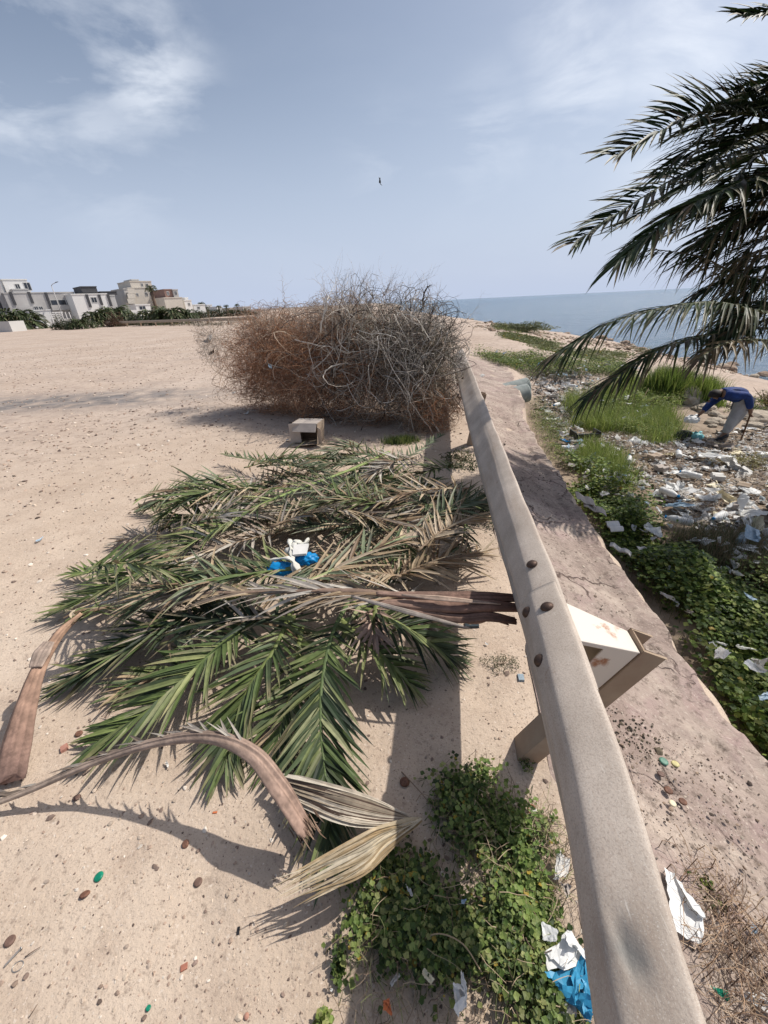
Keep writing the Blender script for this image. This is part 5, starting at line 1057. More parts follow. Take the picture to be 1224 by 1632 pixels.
# dry roots right of the near rail
rp = [(1080, 1400), (1150, 1410), (1224, 1500), (1300, 1640), (1120, 1700), (1095, 1560)]
pl = [tuple(P(a, b, -.12))[:2] for a, b in rp]; r = np.random.default_rng(61); x, y = sample_poly(pl, 420, r); n = len(x)
V, Fc, C = twigs(n, (0, 0, 0), (1, 1, 1), r, seg=7, ln=(.05, .2), rr=(.0007, .0018), pal=[(.30, .20, .13), (.20, .13, .09), (.40, .30, .21), (.12, .08, .06)], curl=.3)
Pn = V.reshape(n, 8, 3, 3); cen = Pn.mean(axis=(1, 2)); loc = Pn-cen[:, None, None, :]; loc[..., 2] *= .4; Pn = loc+np.stack([x, y, hgt(x, y)+.05], 1)[:, None, None, :]
o = np_mesh('dry_roots', Pn.reshape(-1, 3), Fc, M_TWIG, col=C); tag(o, 'tangle of dry brown roots and stems right of the near end of the guardrail', 'roots', kind='stuff')
# ================================================================== LITTER NEAR THE CAMERA
def S(px, py, z, size, m, label, k, asp=1, name='plastic_litter', zs=.7, lift=0.004):
    v = P(px, py, z); scrap(name, 0, 0, size, m, label, 'litter', asp=asp, k=k, at=Vector((v.x, v.y, gz(v.x, v.y))), zs=zs, lift=lift)
S(893, 1478, .06, .15, M_WHITE, 'crumpled white plastic bag between the weeds and the guardrail', 1, .9, lift=.06)
S(885, 1388, .02, .085, M_PAPER, 'small white paper above the white bag next to the guardrail', 2, .8, lift=.03)
S(905, 1545, .05, .13, M_TURQ, 'translucent blue plastic piece touching the guardrail below the white bag', 3, .9, lift=.055)
S(925, 1605, .05, .13, M_TURQ, 'second blue plastic piece at the lower border beside the guardrail', 4, .9, lift=.05)
S(890, 1620, .05, .10, M_GREYP, 'grey translucent bag in the weeds at the lower border', 5, .9, lift=.03)
S(745, 1600, .06, .10, M_PAPER, 'white torn paper at the lower border in the weeds', 6, .6, lift=.085)
S(630, 1570, .0, .03, M_GREYP, 'small grey scrap inside the foreground weed patch', 7, .6, lift=.05)
S(735, 1450, .0, .018, M_PBLUE, 'tiny bluish wrapper in the centre of the foreground weeds', 8, 1, lift=.07)
S(590, 1420, .0, .03, M_PAPER, 'pale scrap at the upper left edge of the foreground weeds', 9, .6, lift=.02)
S(530, 1575, .0, .022, M_WHITE, 'thin white sliver on sand left of the foreground weeds', 10, .25)
S(1085, 1470, -.1, .11, M_WHITE, 'white bag fragment sticking out from behind the guardrail', 11, 1.4, lift=.04)
S(1200, 1605, -.15, .10, M_WHITE, 'white crumpled paper in the lower right corner', 12, .8, lift=.03)
S(1185, 1500, -.15, .03, M_PBLUE, 'small pale blue wrapper on the dry roots', 13, .5, lift=.03)
S(1120, 1615, -.15, .035, M_GREENG, 'small dark green plastic piece in the lower right on dry roots', 0, .8, lift=.03)
S(640, 1440, .0, .03, M_CREAMP, 'brownish yellow dead leaf in the upper part of the weed patch', 1, .4, lift=.06)
S(775, 1028, 0, .022, M_WHITE, 'tiny white scrap on sunlit sand left of the guardrail', 2, .8)
S(68, 862, 0, .09, M_PBLUE, 'pale bluish flat scrap on sand left of the heap', 3, .45)
S(395, 660, 0, .16, M_PAPER, 'white flattened bottle shaped scrap in the shadow edge of the brush pile', 4, .5)
S(372, 628, 0, .14, M_PAPER, 'small pale scrap in the shadow left of the brush pile', 5, .4)
S(270, 1220, 0, .05, M_PAPER, 'small white chip near the arched stalk', 6, .3)
S(770, 592, .0, .2, M_GREYP, 'grey rag on the sand behind the second guardrail post', 7, .6)
S(775, 650, -.02, .13, M_WHITE, 'white scrap beside the second guardrail post', 8, .9)
S(460, 703, .0, .09, M_PAPER, 'pale scrap touching the left flap of the cardboard box', 9, .6)
def disc(px, py, rad, m, label, name='bottle_cap', cat='bottle cap', z=0, crimp=True, dome=.0, group=None, el=1.0, tl=.15):
    v = P(px, py, z); v.z = (float(bankz(v.x, v.y)) if z < -.05 else gz(v.x, v.y))+.003; n = 42; mb = MB(); vs = []
    for rr_, h in ((1.0, 0), (1.0, .12), (.86, .34), (.6, .36+dome), (.01, .37+dome)):
        for j in range(n): a = 2*math.pi*j/n; q_ = rr_*(1+(.045*math.cos(a*21) if crimp and rr_ > .9 else 0)); vs.append((rad*q_*math.cos(a), rad*q_*math.sin(a)*el, rad*h))
    fs = [(i*n+j, i*n+(j+1) % n, (i+1)*n+(j+1) % n, (i+1)*n+j) for i in range(4) for j in range(n)]; mb.add(vs, fs); o = mb.build(name, m, None, origin=(0, 0, 0)); o.location = v; o.rotation_euler = (rnd.uniform(-tl, tl), rnd.uniform(-tl, tl), rnd.uniform(0, 6)); tag(o, label, cat, group); return o
M_RCAP = mat('rusty_cap_metal', (.12, .055, .038), .7, .4, 120, .0006, 200, col2=(.22, .11, .07)); M_BCAP = mat('brown_cap_metal', (.14, .085, .065), .6, .3, 120, .0004, 200); M_GCAP = mat('faded_green_cap', (.10, .22, .16), .5, .3, 90); M_YCAP = mat('faded_yellow_cap', (.52, .46, .22), .5, .2, 90); M_BGCAP = mat('blue_grey_cap', (.26, .32, .36), .5, .2, 90); M_SILV = mat('dull_silver_metal', (.42, .40, .37), .35, .2, 60, metal=.8)
disc(158, 1398, .0135, M_GREENG, 'shiny green crimped bottle cap on the sand at lower left')
disc(136, 1427, .0135, M_RCAP, 'bent dark rusty bottle cap just below the shiny green one', el=.8, tl=.5)
disc(315, 1405, .0125, M_BCAP, 'smooth round brown bottle cap in the open sand')
disc(296, 1346, .012, M_RCAP, 'dark brown dented cap left of the stalk shadow', el=.9, tl=.4)
disc(16, 1500, .013, M_BCAP, 'dark brown cap above the little screw at the left border')
disc(122, 1271, .013, M_BCAP, 'brown cap below the arched stalk at the left', tl=.3)
disc(126, 1170, .014, M_RCAP, 'brown oval cap between the broad stalk and the heap')
disc(237, 1607, .006, M_GREENG, 'tiny green disc near the lower border', crimp=False)
disc(393, 1620, .0065, mat('reddish_stone', (.42, .22, .16), .7, .2, 90), 'reddish round bead near the lower border', 'bead', 'bead', crimp=False, dome=.3)
disc(1056, 1217, .016, M_GCAP, 'faded green cap on the concrete bank beside the yellow one', z=-.1)
disc(1077, 1216, .014, M_YCAP, 'faded yellow cap on the concrete bank beside the green one', z=-.1)
disc(1062, 1266, .014, M_RCAP, 'dark rusty cap on the concrete bank below the green cap', z=-.1)
disc(1086, 1282, .013, M_RCAP, 'dark rusty cap at the right of the group on the concrete bank', z=-.1)
disc(1068, 1288, .012, M_CREAMP, 'whitish cap lowest of the group on the concrete bank', z=-.1)
disc(1050, 1240, .012, M_BCAP, 'brown cap left of the others on the concrete bank', z=-.1)
disc(645, 1247, .018, M_RCAP, 'dark brown dried fruit in the guardrail shadow', 'dried_fruit', 'fruit', dome=.2, crimp=False)
def ring(px, py, rad, tube_r, m, label, name='ring', el=1.0, z=0):
    v = P(px, py, z); v.z = gz(v.x, v.y)+tube_r; mb = MB(); n = 28; pts = [Vector((rad*math.cos(2*math.pi*i/n), el*rad*math.sin(2*math.pi*i/n), 0)) for i in range(n)]; vs = []
    for i, p in enumerate(pts):
        o_ = p.normalized()
        for j in range(6): a = 2*math.pi*j/6; vs.append(p+o_*tube_r*math.cos(a)+Vector((0, 0, tube_r*math.sin(a))))
    mb.add(vs, [(i*6+j, i*6+(j+1) % 6, ((i+1) % n)*6+(j+1) % 6, ((i+1) % n)*6+j) for i in range(n) for j in range(6)]); o = mb.build(name, m, None, origin=(0, 0, 0)); o.location = v; o.rotation_euler = (0, 0, rnd.uniform(0, 3)); tag(o, label, 'ring')
ring(28, 1540, .0105, .0013, M_SILV, 'dull metal ring at the left border beside the screw', 'metal_ring', 1.25)
ring(848, 1288, .0145, .0016, M_ORANGE, 'orange plastic bottle ring on sand beside the guardrail', 'plastic_ring', .85)
# screw
a_, b_ = P(7, 1540, .004), P(33, 1512, .004); t = empty('metal_screw', a_, 'greyish metal screw lying on the sand at the left border', 'screw'); mb = MB(); ax = b_-a_; mb.tube([a_+ax*i/24 for i in range(25)], [.0026 if i % 2 else .0019 for i in range(25)], 8); mb.build('shaft', M_SILV, t); mb = MB(); mb.tube([b_, b_+ax.normalized()*.003], [.0048, .0044], 6); mb.build('head', M_SILV, t)
def chip(px, py, a, b, h, m, label, name, cat, z=0, rot=0):
    v = P(px, py, z); v.z = gz(v.x, v.y)+.001; mb = MB(); mb.add([(-a, -b, 0), (a*.9, -b, 0), (a, b*.9, 0), (-a*.95, b, 0), (-a*.9, -b*.95, h), (a*.85, -b*.9, h*1.1), (a*.9, b*.85, h), (-a*.9, b*.9, h*.8)], [(3, 2, 1, 0), (4, 5, 6, 7), (0, 1, 5, 4), (1, 2, 6, 5), (2, 3, 7, 6), (3, 0, 4, 7)], smooth=False); o = mb.build(name, m, None, origin=(0, 0, 0)); o.location = v; o.rotation_euler = (0, 0, rot); tag(o, label, cat)
chip(380, 1483, .0035, .009, .003, M_BLACK, 'small black plastic clip in the shadow of the folded leaflets', 'plastic_clip', 'clip', rot=R(8))
chip(293, 1541, .009, .007, .004, mat('terracotta_chip', (.36, .15, .10), .9, .2, 60), 'reddish terracotta chip in the foreground sand', 'terracotta_chip', 'chip', rot=.4)
chip(343, 1296, .008, .003, .003, M_ORANGE, 'small orange brown stick left of the arch shadow', 'plastic_stick', 'stick', rot=.05)
chip(830, 1082, .014, .019, .010, M_BGCAP, 'blue grey little carton standing by the guardrail', 'small_carton', 'carton', rot=R(-8))
chip(752, 998, .040, .018, .012, mat('dark_blue_plastic', (.03, .045, .055), .5, .2, 20), 'dark blue grey plastic piece below the split stalk base', 'plastic_piece', 'plastic piece', rot=R(-4))
chip(103, 1193, .013, .015, .012, mat('reddish_stone2', (.40, .20, .15), .9, .2, 60), 'reddish stone left of the arched stalk', 'red_stone', 'stone', rot=.7)
# thin dead sticks
for i, (a, b, c, lb) in enumerate([(((835, 1300, .005), (900, 1310, .01)), .003, (.42, .33, .25), 'flat straw coloured stick pointing at the guardrail beside the orange ring'), (((820, 1450, .03), (868, 1510, .04)), .0022, (.35, .28, .2), 'thin dry stem leaning over the foreground weeds to the white bag'), (((40, 1525, .003), (66, 1508, .004)), .0014, (.12, .08, .06), 'small dark twig right of the metal ring'), (((47, 1620, .002), (60, 1600, .003)), .0013, (.14, .1, .07), 'tiny dark twig near the lower left corner'), (((640, 1230, .004), (700, 1300, .02)), .002, (.25, .18, .13), 'thin brown stem touching the tip of the folded leaflets'), (((1130, 1440, -.03), (1170, 1632, -.05)), .003, (.45, .36, .28), 'pale dry stem across the roots right of the guardrail')]):
    p0, p1 = P(*a[0]), P(*a[1]); mb = MB(); mb.tube(crv([p0, p0.lerp(p1, .5)+Vector((.003, 0, .004)), p1], 8), [b, b, b*.9, b*.9, b*.8, b*.7, b*.6, b*.4], 6, 0, c); o = mb.build('dry_stick', M_TWIG, None, origin=p0); tag(o, lb, 'stick')
mb = MB(); mb.tube(crv([P(668, 1500, .05), P(700, 1488, .09), P(738, 1505, .09), P(768, 1550, .06)], 16), [.0018]*16, 6, 0, (.36, .27, .17)); o = mb.build('dry_stick', M_TWIG, None, origin=P(668, 1500, .05)); tag(o, 'curved arching dry stem in the middle of the foreground weeds', 'stick')
# snagged dark rags left of the brush pile
for i, (px, py, s, m, lb) in enumerate([(336, 545, .26, M_GREYP, 'grey torn bag caught on twigs at the left end of the brush pile'), (341, 563, .14, M_BLACK, 'black rag hanging below the grey torn bag left of the pile'), (433, 588, .12, M_PBLUE, 'small bluish scrap caught in the rust brown bush')]):
    v = PY(px, py, (7.4, 7.4, 6.15)[i]); scrap('snagged_bag', 0, 0, s, m, lb, 'litter', at=v, k=i+4, asp=1.3, tilt=1.2)
r = np.random.default_rng(71); c = PY(340, 545, 7.5); t = empty('dry_bush', (c.x, c.y, 0), 'small sparse dead bush with torn bags at the left end of the pile', 'dead bush', 'dead bushes piled at the end of the guardrail')
V, Fc, C = twigs(260, tuple(c), (.22, .25, .35), r, pal=TAN+GREY, rr=(.0012, .003), ln=(.3, .6), curl=.3); np_mesh('fine_twigs', V, Fc, M_TWIG, t, col=C)
V, Fc, C = twigs(20, (c.x+.1, c.y, .5), (.2, .2, .5), r, pal=TAN, rr=(.003, .005), ln=(.5, .9), curl=.2); np_mesh('stems', V, Fc, M_TWIG, t, col=C)
# ================================================================== STANDING PALM
crown = PD(1470, 400, 3.6); gb = gz(crown.x+.15, crown.y)
pt = empty('date_palm', (crown.x+.12, crown.y, gb), 'young date palm overhanging the hollow at the right border with dark drooping fronds', 'palm tree')
mb = MB(); tp = []; tb = Vector((crown.x+.12, crown.y, gb-.1)); n = 90
tr_ = crv([tb, tb.lerp(crown, .5)+Vector((.05, 0, 0)), crown+Vector((0, 0, -.1))], n); mb.tube(tr_, [.24+.035*((i*7) % 5)/5+(.06 if i < 10 else 0) for i in range(n)], 18, 0, (.20, .145, .10)); mb.build('trunk', mat('palm_trunk_bark', (1, 1, 1), .95, .4, 12, .02, 20, attr=True), pt)
mb = MB(); rq = random.Random(4)
for i in range(110):
    a = i*2.4; h = i/110; c = tb.lerp(crown, h); rr_ = .25; d = Vector((math.cos(a), math.sin(a), 0)); p = c+d*rr_*.9; mb.tube([p, p+d*.07+Vector((0, 0, .09)), p+d*.10+Vector((0, 0, .17))], [.05, .035, .012], 6, 0, tuple(x*rq.uniform(.7, 1.2) for x in (.22, .15, .10)), .5)
mb.build('leaf_bases', MATS['palm_trunk_bark'], pt)
PALG = [(.022, .038, .013), (.030, .050, .016), (.016, .028, .011), (.045, .066, .020)]; PALD = [(.13, .095, .05), (.09, .065, .04), (.18, .13, .07), (.06, .06, .03)]
def pf(pts, seed, pal=PALG, pal2=PALD, p2=.10, L_=.46, n=58, start=.22, up=None, droop=.22, lift=.25, messy=.05, spread=(62, 20), width=.016, skip=0.0, w0=.022, stalk=(.13, .13, .05)):
    pts = [Vector(p) for p in pts]; d = (pts[-1]-pts[0]); s = d.cross(Vector((0, 0, 1))).normalized(); u = s.cross(d).normalized() if up is None else Vector(up)
    r_ = random.Random(seed); C = crv(pts, 26); mb = MB(); mb.tube(C, [w0+(.003-w0)*(i/25)**.8 for i in range(26)], 7, 0, stalk, .6, up=u)
    fr_ = mb.build('frond', M_STALK, pt)
    V, Fc, col = leafset(pts, r_, up=u, pal=pal, pal2=pal2, p2=p2, Lmax=L_*1.04, n=int(n*1.3), start=start*.7, droop=droop, lift=lift, messy=messy, spread=spread, width=width*(.98 if droop < .4 else .78), floor=False, skip=skip*.5, L1=.6)
    np_mesh('leaflets', V, Fc, M_LEAF, fr_, col=col, origin=tuple(pt.location))
def D(*l): return [crown]+[PD(a, b, c) for a, b, c in l]
pf(D((1330, 215, 3.4), (1224, 188, 3.2), (1142, 177, 3.05), (1075, 198, 2.95), (982, 250, 2.9)), 1, n=64, L_=.50, spread=(66, 20), lift=.45, up=(-.15, -.62, .78))
pf(D((1340, 255, 3.5), (1224, 232, 3.4), (1100, 272, 3.3), (1000, 330, 3.25), (915, 388, 3.2)), 2, n=62, L_=.42, lift=.35, up=(-.1, -.45, .88))
pf(D((1330, 300, 3.3), (1213, 285, 3.1), (1134, 312, 3.0), (1064, 350, 2.95), (985, 418, 2.9)), 3, n=64, L_=.40, droop=.35, lift=.1)
pf(D((1345, 320, 3.8), (1224, 262, 4.0), (1150, 268, 4.1), (1062, 318, 4.2), (975, 370, 4.2)), 4, n=56, L_=.40)
pf(D((1330, 430, 3.5), (1240, 447, 3.4), (1174, 435, 3.35), (1111, 408, 3.3), (1025, 395, 3.3)), 5, n=50, L_=.34, droop=.8, lift=0, p2=.5, spread=(75, 35), width=.012, skip=.15, stalk=(.16, .11, .06))
pf(D((1340, 500, 3.4), (1224, 498, 3.2), (1150, 483, 3.1), (1080, 487, 3.0), (978, 512, 2.95), (884, 566, 2.9)), 6, n=70, L_=.38, droop=.65, lift=.15, p2=.15, spread=(66, 18), width=.014)
pf(D((1330, 540, 3.6), (1224, 523, 3.5), (1135, 533, 3.4), (1056, 555, 3.3), (997, 590, 3.3), (930, 636, 3.3)), 7, n=64, L_=.36, droop=.55, lift=.1, p2=.3, pal=PALG+[(.09, .10, .03)], width=.014)
pf(D((1350, 560, 3.4), (1224, 542, 3.2), (1160, 546, 3.1), (1112, 572, 3.05)), 8, n=34, L_=.24, droop=.6, lift=-.1, pal=PALD, p2=0, spread=(70, 35), messy=.2, skip=.2)
pf(D((1450, 200, 3.2), (1360, 60, 2.9), (1260, 25, 2.7), (1182, 28, 2.6)), 9, n=48, L_=.36, up=(0, -.5, .86))
pf(D((1350, 360, 3.4), (1260, 345, 3.4), (1180, 370, 3.4), (1120, 420, 3.4)), 10, n=48, L_=.36, droop=.6, pal=PALG+PALD, p2=.4, messy=.15, width=.014)
pf(D((1380, 300, 3.9), (1300, 250, 4.1), (1210, 245, 4.3), (1120, 290, 4.4)), 11, n=50, L_=.40, messy=.08)
pf(D((1360, 470, 3.8), (1290, 470, 3.9), (1215, 478, 4.0), (1130, 520, 4.0)), 12, n=46, L_=.34, droop=.7, p2=.5, messy=.15, skip=.1, width=.014)
pf(D((1350, 230, 3.3), (1260, 205, 3.2), (1180, 225, 3.15), (1090, 300, 3.1)), 21, n=60, L_=.42, lift=.4)
pf(D((1350, 270, 3.6), (1270, 262, 3.7), (1180, 300, 3.8), (1075, 372, 3.8)), 22, n=60, L_=.42, lift=.2)
pf(D((1360, 330, 3.3), (1290, 300, 3.2), (1215, 318, 3.15), (1130, 380, 3.1)), 23, n=60, L_=.38, droop=.5, p2=.3)
pf(D((1350, 120, 3.3), (1290, 130, 3.2), (1235, 140, 3.2), (1160, 150, 3.1)), 24, n=44, L_=.44, lift=.45, up=(-.1, -.55, .8))
pf(D((1370, 390, 3.6), (1300, 380, 3.6), (1225, 345, 3.6), (1140, 335, 3.6)), 25, n=50, L_=.36, droop=.6, pal=PALG+PALD, p2=.3, messy=.15)
pf(D((1370, 520, 3.8), (1300, 505, 3.8), (1220, 512, 3.8), (1120, 560, 3.8)), 26, n=50, L_=.34, droop=.7, p2=.4, messy=.1)
pf(D((1440, 160, 3.2), (1390, 0, 3.0), (1330, -60, 2.8), (1250, -40, 2.7)), 27, n=48, L_=.42, up=(0, -.5, .86))
pf(D((1380, 440, 3.4), (1300, 400, 3.3), (1230, 395, 3.3), (1165, 420, 3.3)), 13, n=40, L_=.32, droop=.8, pal=PALD, p2=0, messy=.2, width=.012, skip=.2)
pf(D((1370, 250, 3.2), (1300, 175, 3.1), (1240, 165, 3.1), (1150, 195, 3.0), (1050, 285, 3.0)), 31, n=58, L_=.44, lift=.35)
pf(D((1360, 300, 3.5), (1280, 270, 3.5), (1190, 290, 3.5), (1100, 335, 3.5), (1010, 395, 3.5)), 32, n=58, L_=.42, lift=.3)
pf(D((1370, 340, 3.8), (1290, 330, 3.8), (1200, 350, 3.8), (1110, 395, 3.8)), 33, n=54, L_=.40, p2=.3, droop=.5)
pf(D((1360, 440, 3.6), (1280, 425, 3.5), (1200, 430, 3.5), (1110, 470, 3.5)), 34, n=54, L_=.38, p2=.4, droop=.6)
rq = random.Random(31)
for i in range(11):
    ya = 150+i*34; ex = 1115+rq.uniform(-35, 55); dp = rq.uniform(3.2, 4.0)
    pf(D((1350, ya*.6+150, dp), (1265, ya-12, dp), (1200, ya+rq.uniform(-5, 15), dp), (ex, ya+rq.uniform(45, 80), dp)), 60+i, n=46, L_=.42, droop=.3 if ya < 380 else .55, p2=.1 if ya < 350 else .35, lift=.3, pal=PALG)
rq = random.Random(12)
for i in range(12):
    a = R(-115+i*17.5)+rq.uniform(-.1, .1)+(0 if i < 20 else 0); el = rq.choice([.2, .5, .9, 1.2]); L_ = rq.uniform(2.0, 2.7); d = Vector((math.cos(a), math.sin(a), 0))
    if d.x < .05 and d.y > 0: el = 1.3
    p = [crown, crown+d*L_*.3*math.cos(el)+Vector((0, 0, L_*.33*math.sin(el)+.1)), crown+d*L_*.65*math.cos(el*.7)+Vector((0, 0, L_*.5*math.sin(el)+.05)), crown+d*L_*(.75+.2*math.cos(el))+Vector((0, 0, L_*.42*math.sin(el)-.35))]
    pf(p, 40+i, n=44, L_=.40, droop=.35, p2=.15, messy=.08)
# ================================================================== PERSON
def skin_mesh(joints, bones, m, sub=2):
    names = list(joints); me = bpy.data.meshes.new('tmp'); me.from_pydata([joints[k][0] for k in names], [(names.index(a), names.index(b)) for a, b in bones], [])
    o = bpy.data.objects.new('tmp', me); scene.collection.objects.link(o); o.modifiers.new('skin', 'SKIN')
    for i, k in enumerate(names):
        rr_ = joints[k][1]; rr_ = (rr_, rr_) if not hasattr(rr_, '__len__') else rr_; me.skin_vertices[0].data[i].radius = rr_
    me.skin_vertices[0].data[0].use_root = True; s = o.modifiers.new('sub', 'SUBSURF'); s.levels = sub; s.render_levels = sub
    bpy.context.view_layer.update(); dg = bpy.context.evaluated_depsgraph_get(); e = o.evaluated_get(dg).to_mesh()
    V = [tuple(v.co) for v in e.vertices]; Fc = [tuple(p.vertices) for p in e.polygons]; o.evaluated_get(dg).to_mesh_clear(); bpy.data.objects.remove(o); return V, Fc
YP = 7.45
foot = G(1158, 700); YP = foot.y
pn, pfar = YP-.13, YP+.13
def J(px, py, y): return PY(px, py, y)
pz = gz(J(1155, 695, pn).x, pn); 
hipc = J(1186, 636, YP); neck = J(1149, 626, YP); head = J(1137, 630, YP)
jt = {'pelvis': (hipc, (.13, .12)), 'spine': (J(1175, 627, YP), (.13, .12)), 'chest': (J(1160, 625, YP), (.15, .135)), 'neck': (neck, .06), 'skull': (J(1141, 628, YP), .085), 'crown': (J(1135, 634, YP), .075),
      'hipN': (J(1184, 643, pn+.04), .095), 'kneeN': (J(1169, 667, pn), .066), 'ankN': (J(1155, 692, pn), .045), 'toeN': (J(1146, 700, pn-.02), .038),
      'hipF': (J(1188, 643, pfar-.04), .095), 'kneeF': (J(1176, 665, pfar), .064), 'ankF': (J(1162, 682, pfar+.15), .045), 'toeF': (J(1153, 687, pfar+.15), .038),
      'shF': (J(1150, 630, pfar+.04), .06), 'elF': (J(1133, 642, pfar+.05), .045), 'wrF': (J(1120, 656, pfar), .03), 'hdF': (J(1114, 661, pfar), .034),
      'shN': (J(1160, 629, pn-.06), .065), 'elN': (J(1192, 631, pn-.10), .048), 'wrN': (J(1196, 652, pn-.10), .032), 'hdN': (J(1196, 660, pn-.10), .036)}
bn_ = [('pelvis', 'spine'), ('spine', 'chest'), ('chest', 'neck'), ('neck', 'skull'), ('skull', 'crown'), ('pelvis', 'hipN'), ('hipN', 'kneeN'), ('kneeN', 'ankN'), ('ankN', 'toeN'), ('pelvis', 'hipF'), ('hipF', 'kneeF'), ('kneeF', 'ankF'), ('ankF', 'toeF'), ('chest', 'shF'), ('shF', 'elF'), ('elF', 'wrF'), ('wrF', 'hdF'), ('chest', 'shN'), ('shN', 'elN'), ('elN', 'wrN'), ('wrN', 'hdN')]
pr_ = empty('person', (foot.x, foot.y, gz(foot.x, foot.y)), 'stooping person in blue jacket and light grey trousers reaching down with a stick', 'person')
M_SKIN = mat('brown_skin', (.20, .115, .075), .6, .08, 20); M_JACK = mat('blue_jacket_cloth', (.008, .030, .135), .75, .55, 9, .02, 9); M_TROU = mat('light_grey_trouser_cloth', (.34, .34, .35), .85, .2, 9, .02, 9); M_HAIR = mat('dark_hair', (.018, .014, .012), .7, .2, 60); M_SHOE = mat('dark_shoe_leather', (.02, .02, .022), .55, .2, 30)
V, Fc = skin_mesh(jt, bn_, M_SKIN); mb = MB(); mb.add(V, Fc)
for hd, wr in (('hdF', 'wrF'), ('hdN', 'wrN')):
    h = jt[hd][0]; ax = (h-jt[wr][0]).normalized(); s = ax.cross(Vector((0, 1, 0))).normalized(); s2 = Vector((0, 1, 0))
    for k, (o_, ln) in enumerate(((-.027, .065), (-.009, .075), (.009, .072), (.026, .058))):
        b_ = h+s2*o_; mb.tube([b_, b_+ax*ln*.5+s*.004, b_+ax*ln*.8+s*.02, b_+ax*ln*.85+s*.038], [.010, .009, .008, .006], 8)
    mb.tube([h-ax*.02+s2*.03, h+ax*.01+s2*.045+s*.02, h+ax*.035+s2*.035+s*.035], [.012, .010, .008], 8)
hd = jt['crown'][0]; fd = (jt['crown'][0]-neck).normalized(); dn = Vector((-.3, 0, -1)).normalized()
mb.tube([hd+Vector((-.03, 0, -.05)), hd+Vector((-.055, 0, -.075))], [.02, .012], 8)            # nose
for s in (-1, 1):
    mb.tube([hd+Vector((.02, s*.072, .0)), hd+Vector((.03, s*.088, .005))], [.026, .02], 8, flat=.6)   # ears
mb.build('body', M_SKIN, pr_)
def grow(keys, f, add=.0): return {k: (jt[k][0], tuple(np.array(jt[k][1] if hasattr(jt[k][1], '__len__') else (jt[k][1],)*2)*f+add)) for k in keys}
jk = grow(['pelvis', 'spine', 'chest', 'shF', 'elF', 'wrF', 'shN', 'elN', 'wrN'], 1.12, .018); jk['collar'] = (jt['chest'][0].lerp(jt['neck'][0], .75), (.085, .085))
V, Fc = skin_mesh(jk, [('pelvis', 'spine'), ('spine', 'chest'), ('chest', 'collar'), ('chest', 'shF'), ('shF', 'elF'), ('elF', 'wrF'), ('chest', 'shN'), ('shN', 'elN'), ('elN', 'wrN')], None); MB().add(V, Fc).build('jacket', M_JACK, pr_)
tj = grow(['pelvis', 'hipN', 'kneeN', 'ankN', 'hipF', 'kneeF', 'ankF'], 1.15, .02); tj['pelvis'] = (jt['pelvis'][0]+Vector((0, 0, -.03)), (.15, .13))
V, Fc = skin_mesh(tj, [('pelvis', 'hipN'), ('hipN', 'kneeN'), ('kneeN', 'ankN'), ('pelvis', 'hipF'), ('hipF', 'kneeF'), ('kneeF', 'ankF')], None); MB().add(V, Fc).build('trousers', M_TROU, pr_)
for s in 'NF':
    a, t_ = jt['ank'+s][0], jt['toe'+s][0]; mb = MB(); mb.tube([a+Vector((.05, 0, -.03)), a+Vector((0, 0, -.025)), a.lerp(t_, .5)+Vector((0, 0, -.015)), t_+Vector((0, 0, -.01)), t_+Vector((-.05, 0, -.015))], [.05, .062, .056, .052, .03], 10, flat=.8); mb.build('shoe', M_SHOE, pr_)
mb = MB(); hc = jt['skull'][0].lerp(hd, .6)+Vector((.015, 0, .03)); n = 14; vs = []
for i in range(9):
    for j in range(n): th_ = math.pi*.58*i/8; a = 2*math.pi*j/n; vs.append(hc+Vector((.108*math.sin(th_)*math.cos(a), .10*math.sin(th_)*math.sin(a), .10*math.cos(th_)-.01)))
mb.add(vs, [(i*n+j, i*n+(j+1) % n, (i+1)*n+(j+1) % n, (i+1)*n+j) for i in range(8) for j in range(n)]); mb.build('hair', M_HAIR, pr_)
hn = jt['hdN'][0]+Vector((0, 0, -.02)); gx = Vector((hn.x, hn.y, gz(hn.x, hn.y))); mb = MB(); mb.tube([hn+Vector((.01, 0, .1)), hn, gx.lerp(hn, .4)+Vector((.006, 0, 0)), gx], [.014, .015, .013, .011], 8, 0, (.13, .075, .045)); o = mb.build('walking_stick', M_TWIG, None, origin=gx); tag(o, 'straight brown stick held upright in the hand of the stooping person', 'stick')
b_ = J(1104, 664, pfar); b_.z = max(gz(b_.x, b_.y)+.02, b_.z-.1); blob_bag('white_sack', b_, .13, M_WHITE, 'white knotted bag left of the turquoise one under the reaching hand', seed=5)
b_ = J(1117, 672, pfar-.1); b_.z = gz(b_.x, b_.y)+.02; blob_bag('turquoise_sack', b_, .13, mat('turquoise_film', (.22, .55, .58), .4, .2, 9, trans=.2), 'turquoise knotted bag on the rubble under the reaching hand', seed=6)
b_ = J(1098, 674, pfar); blob_bag('dark_sack', (b_.x, b_.y, gz(b_.x, b_.y)), .18, mat('dark_olive_film', (.035, .04, .025), .6, .2, 9), 'dark olive rubbish sack behind the white knotted bag', seed=9, knot=False)
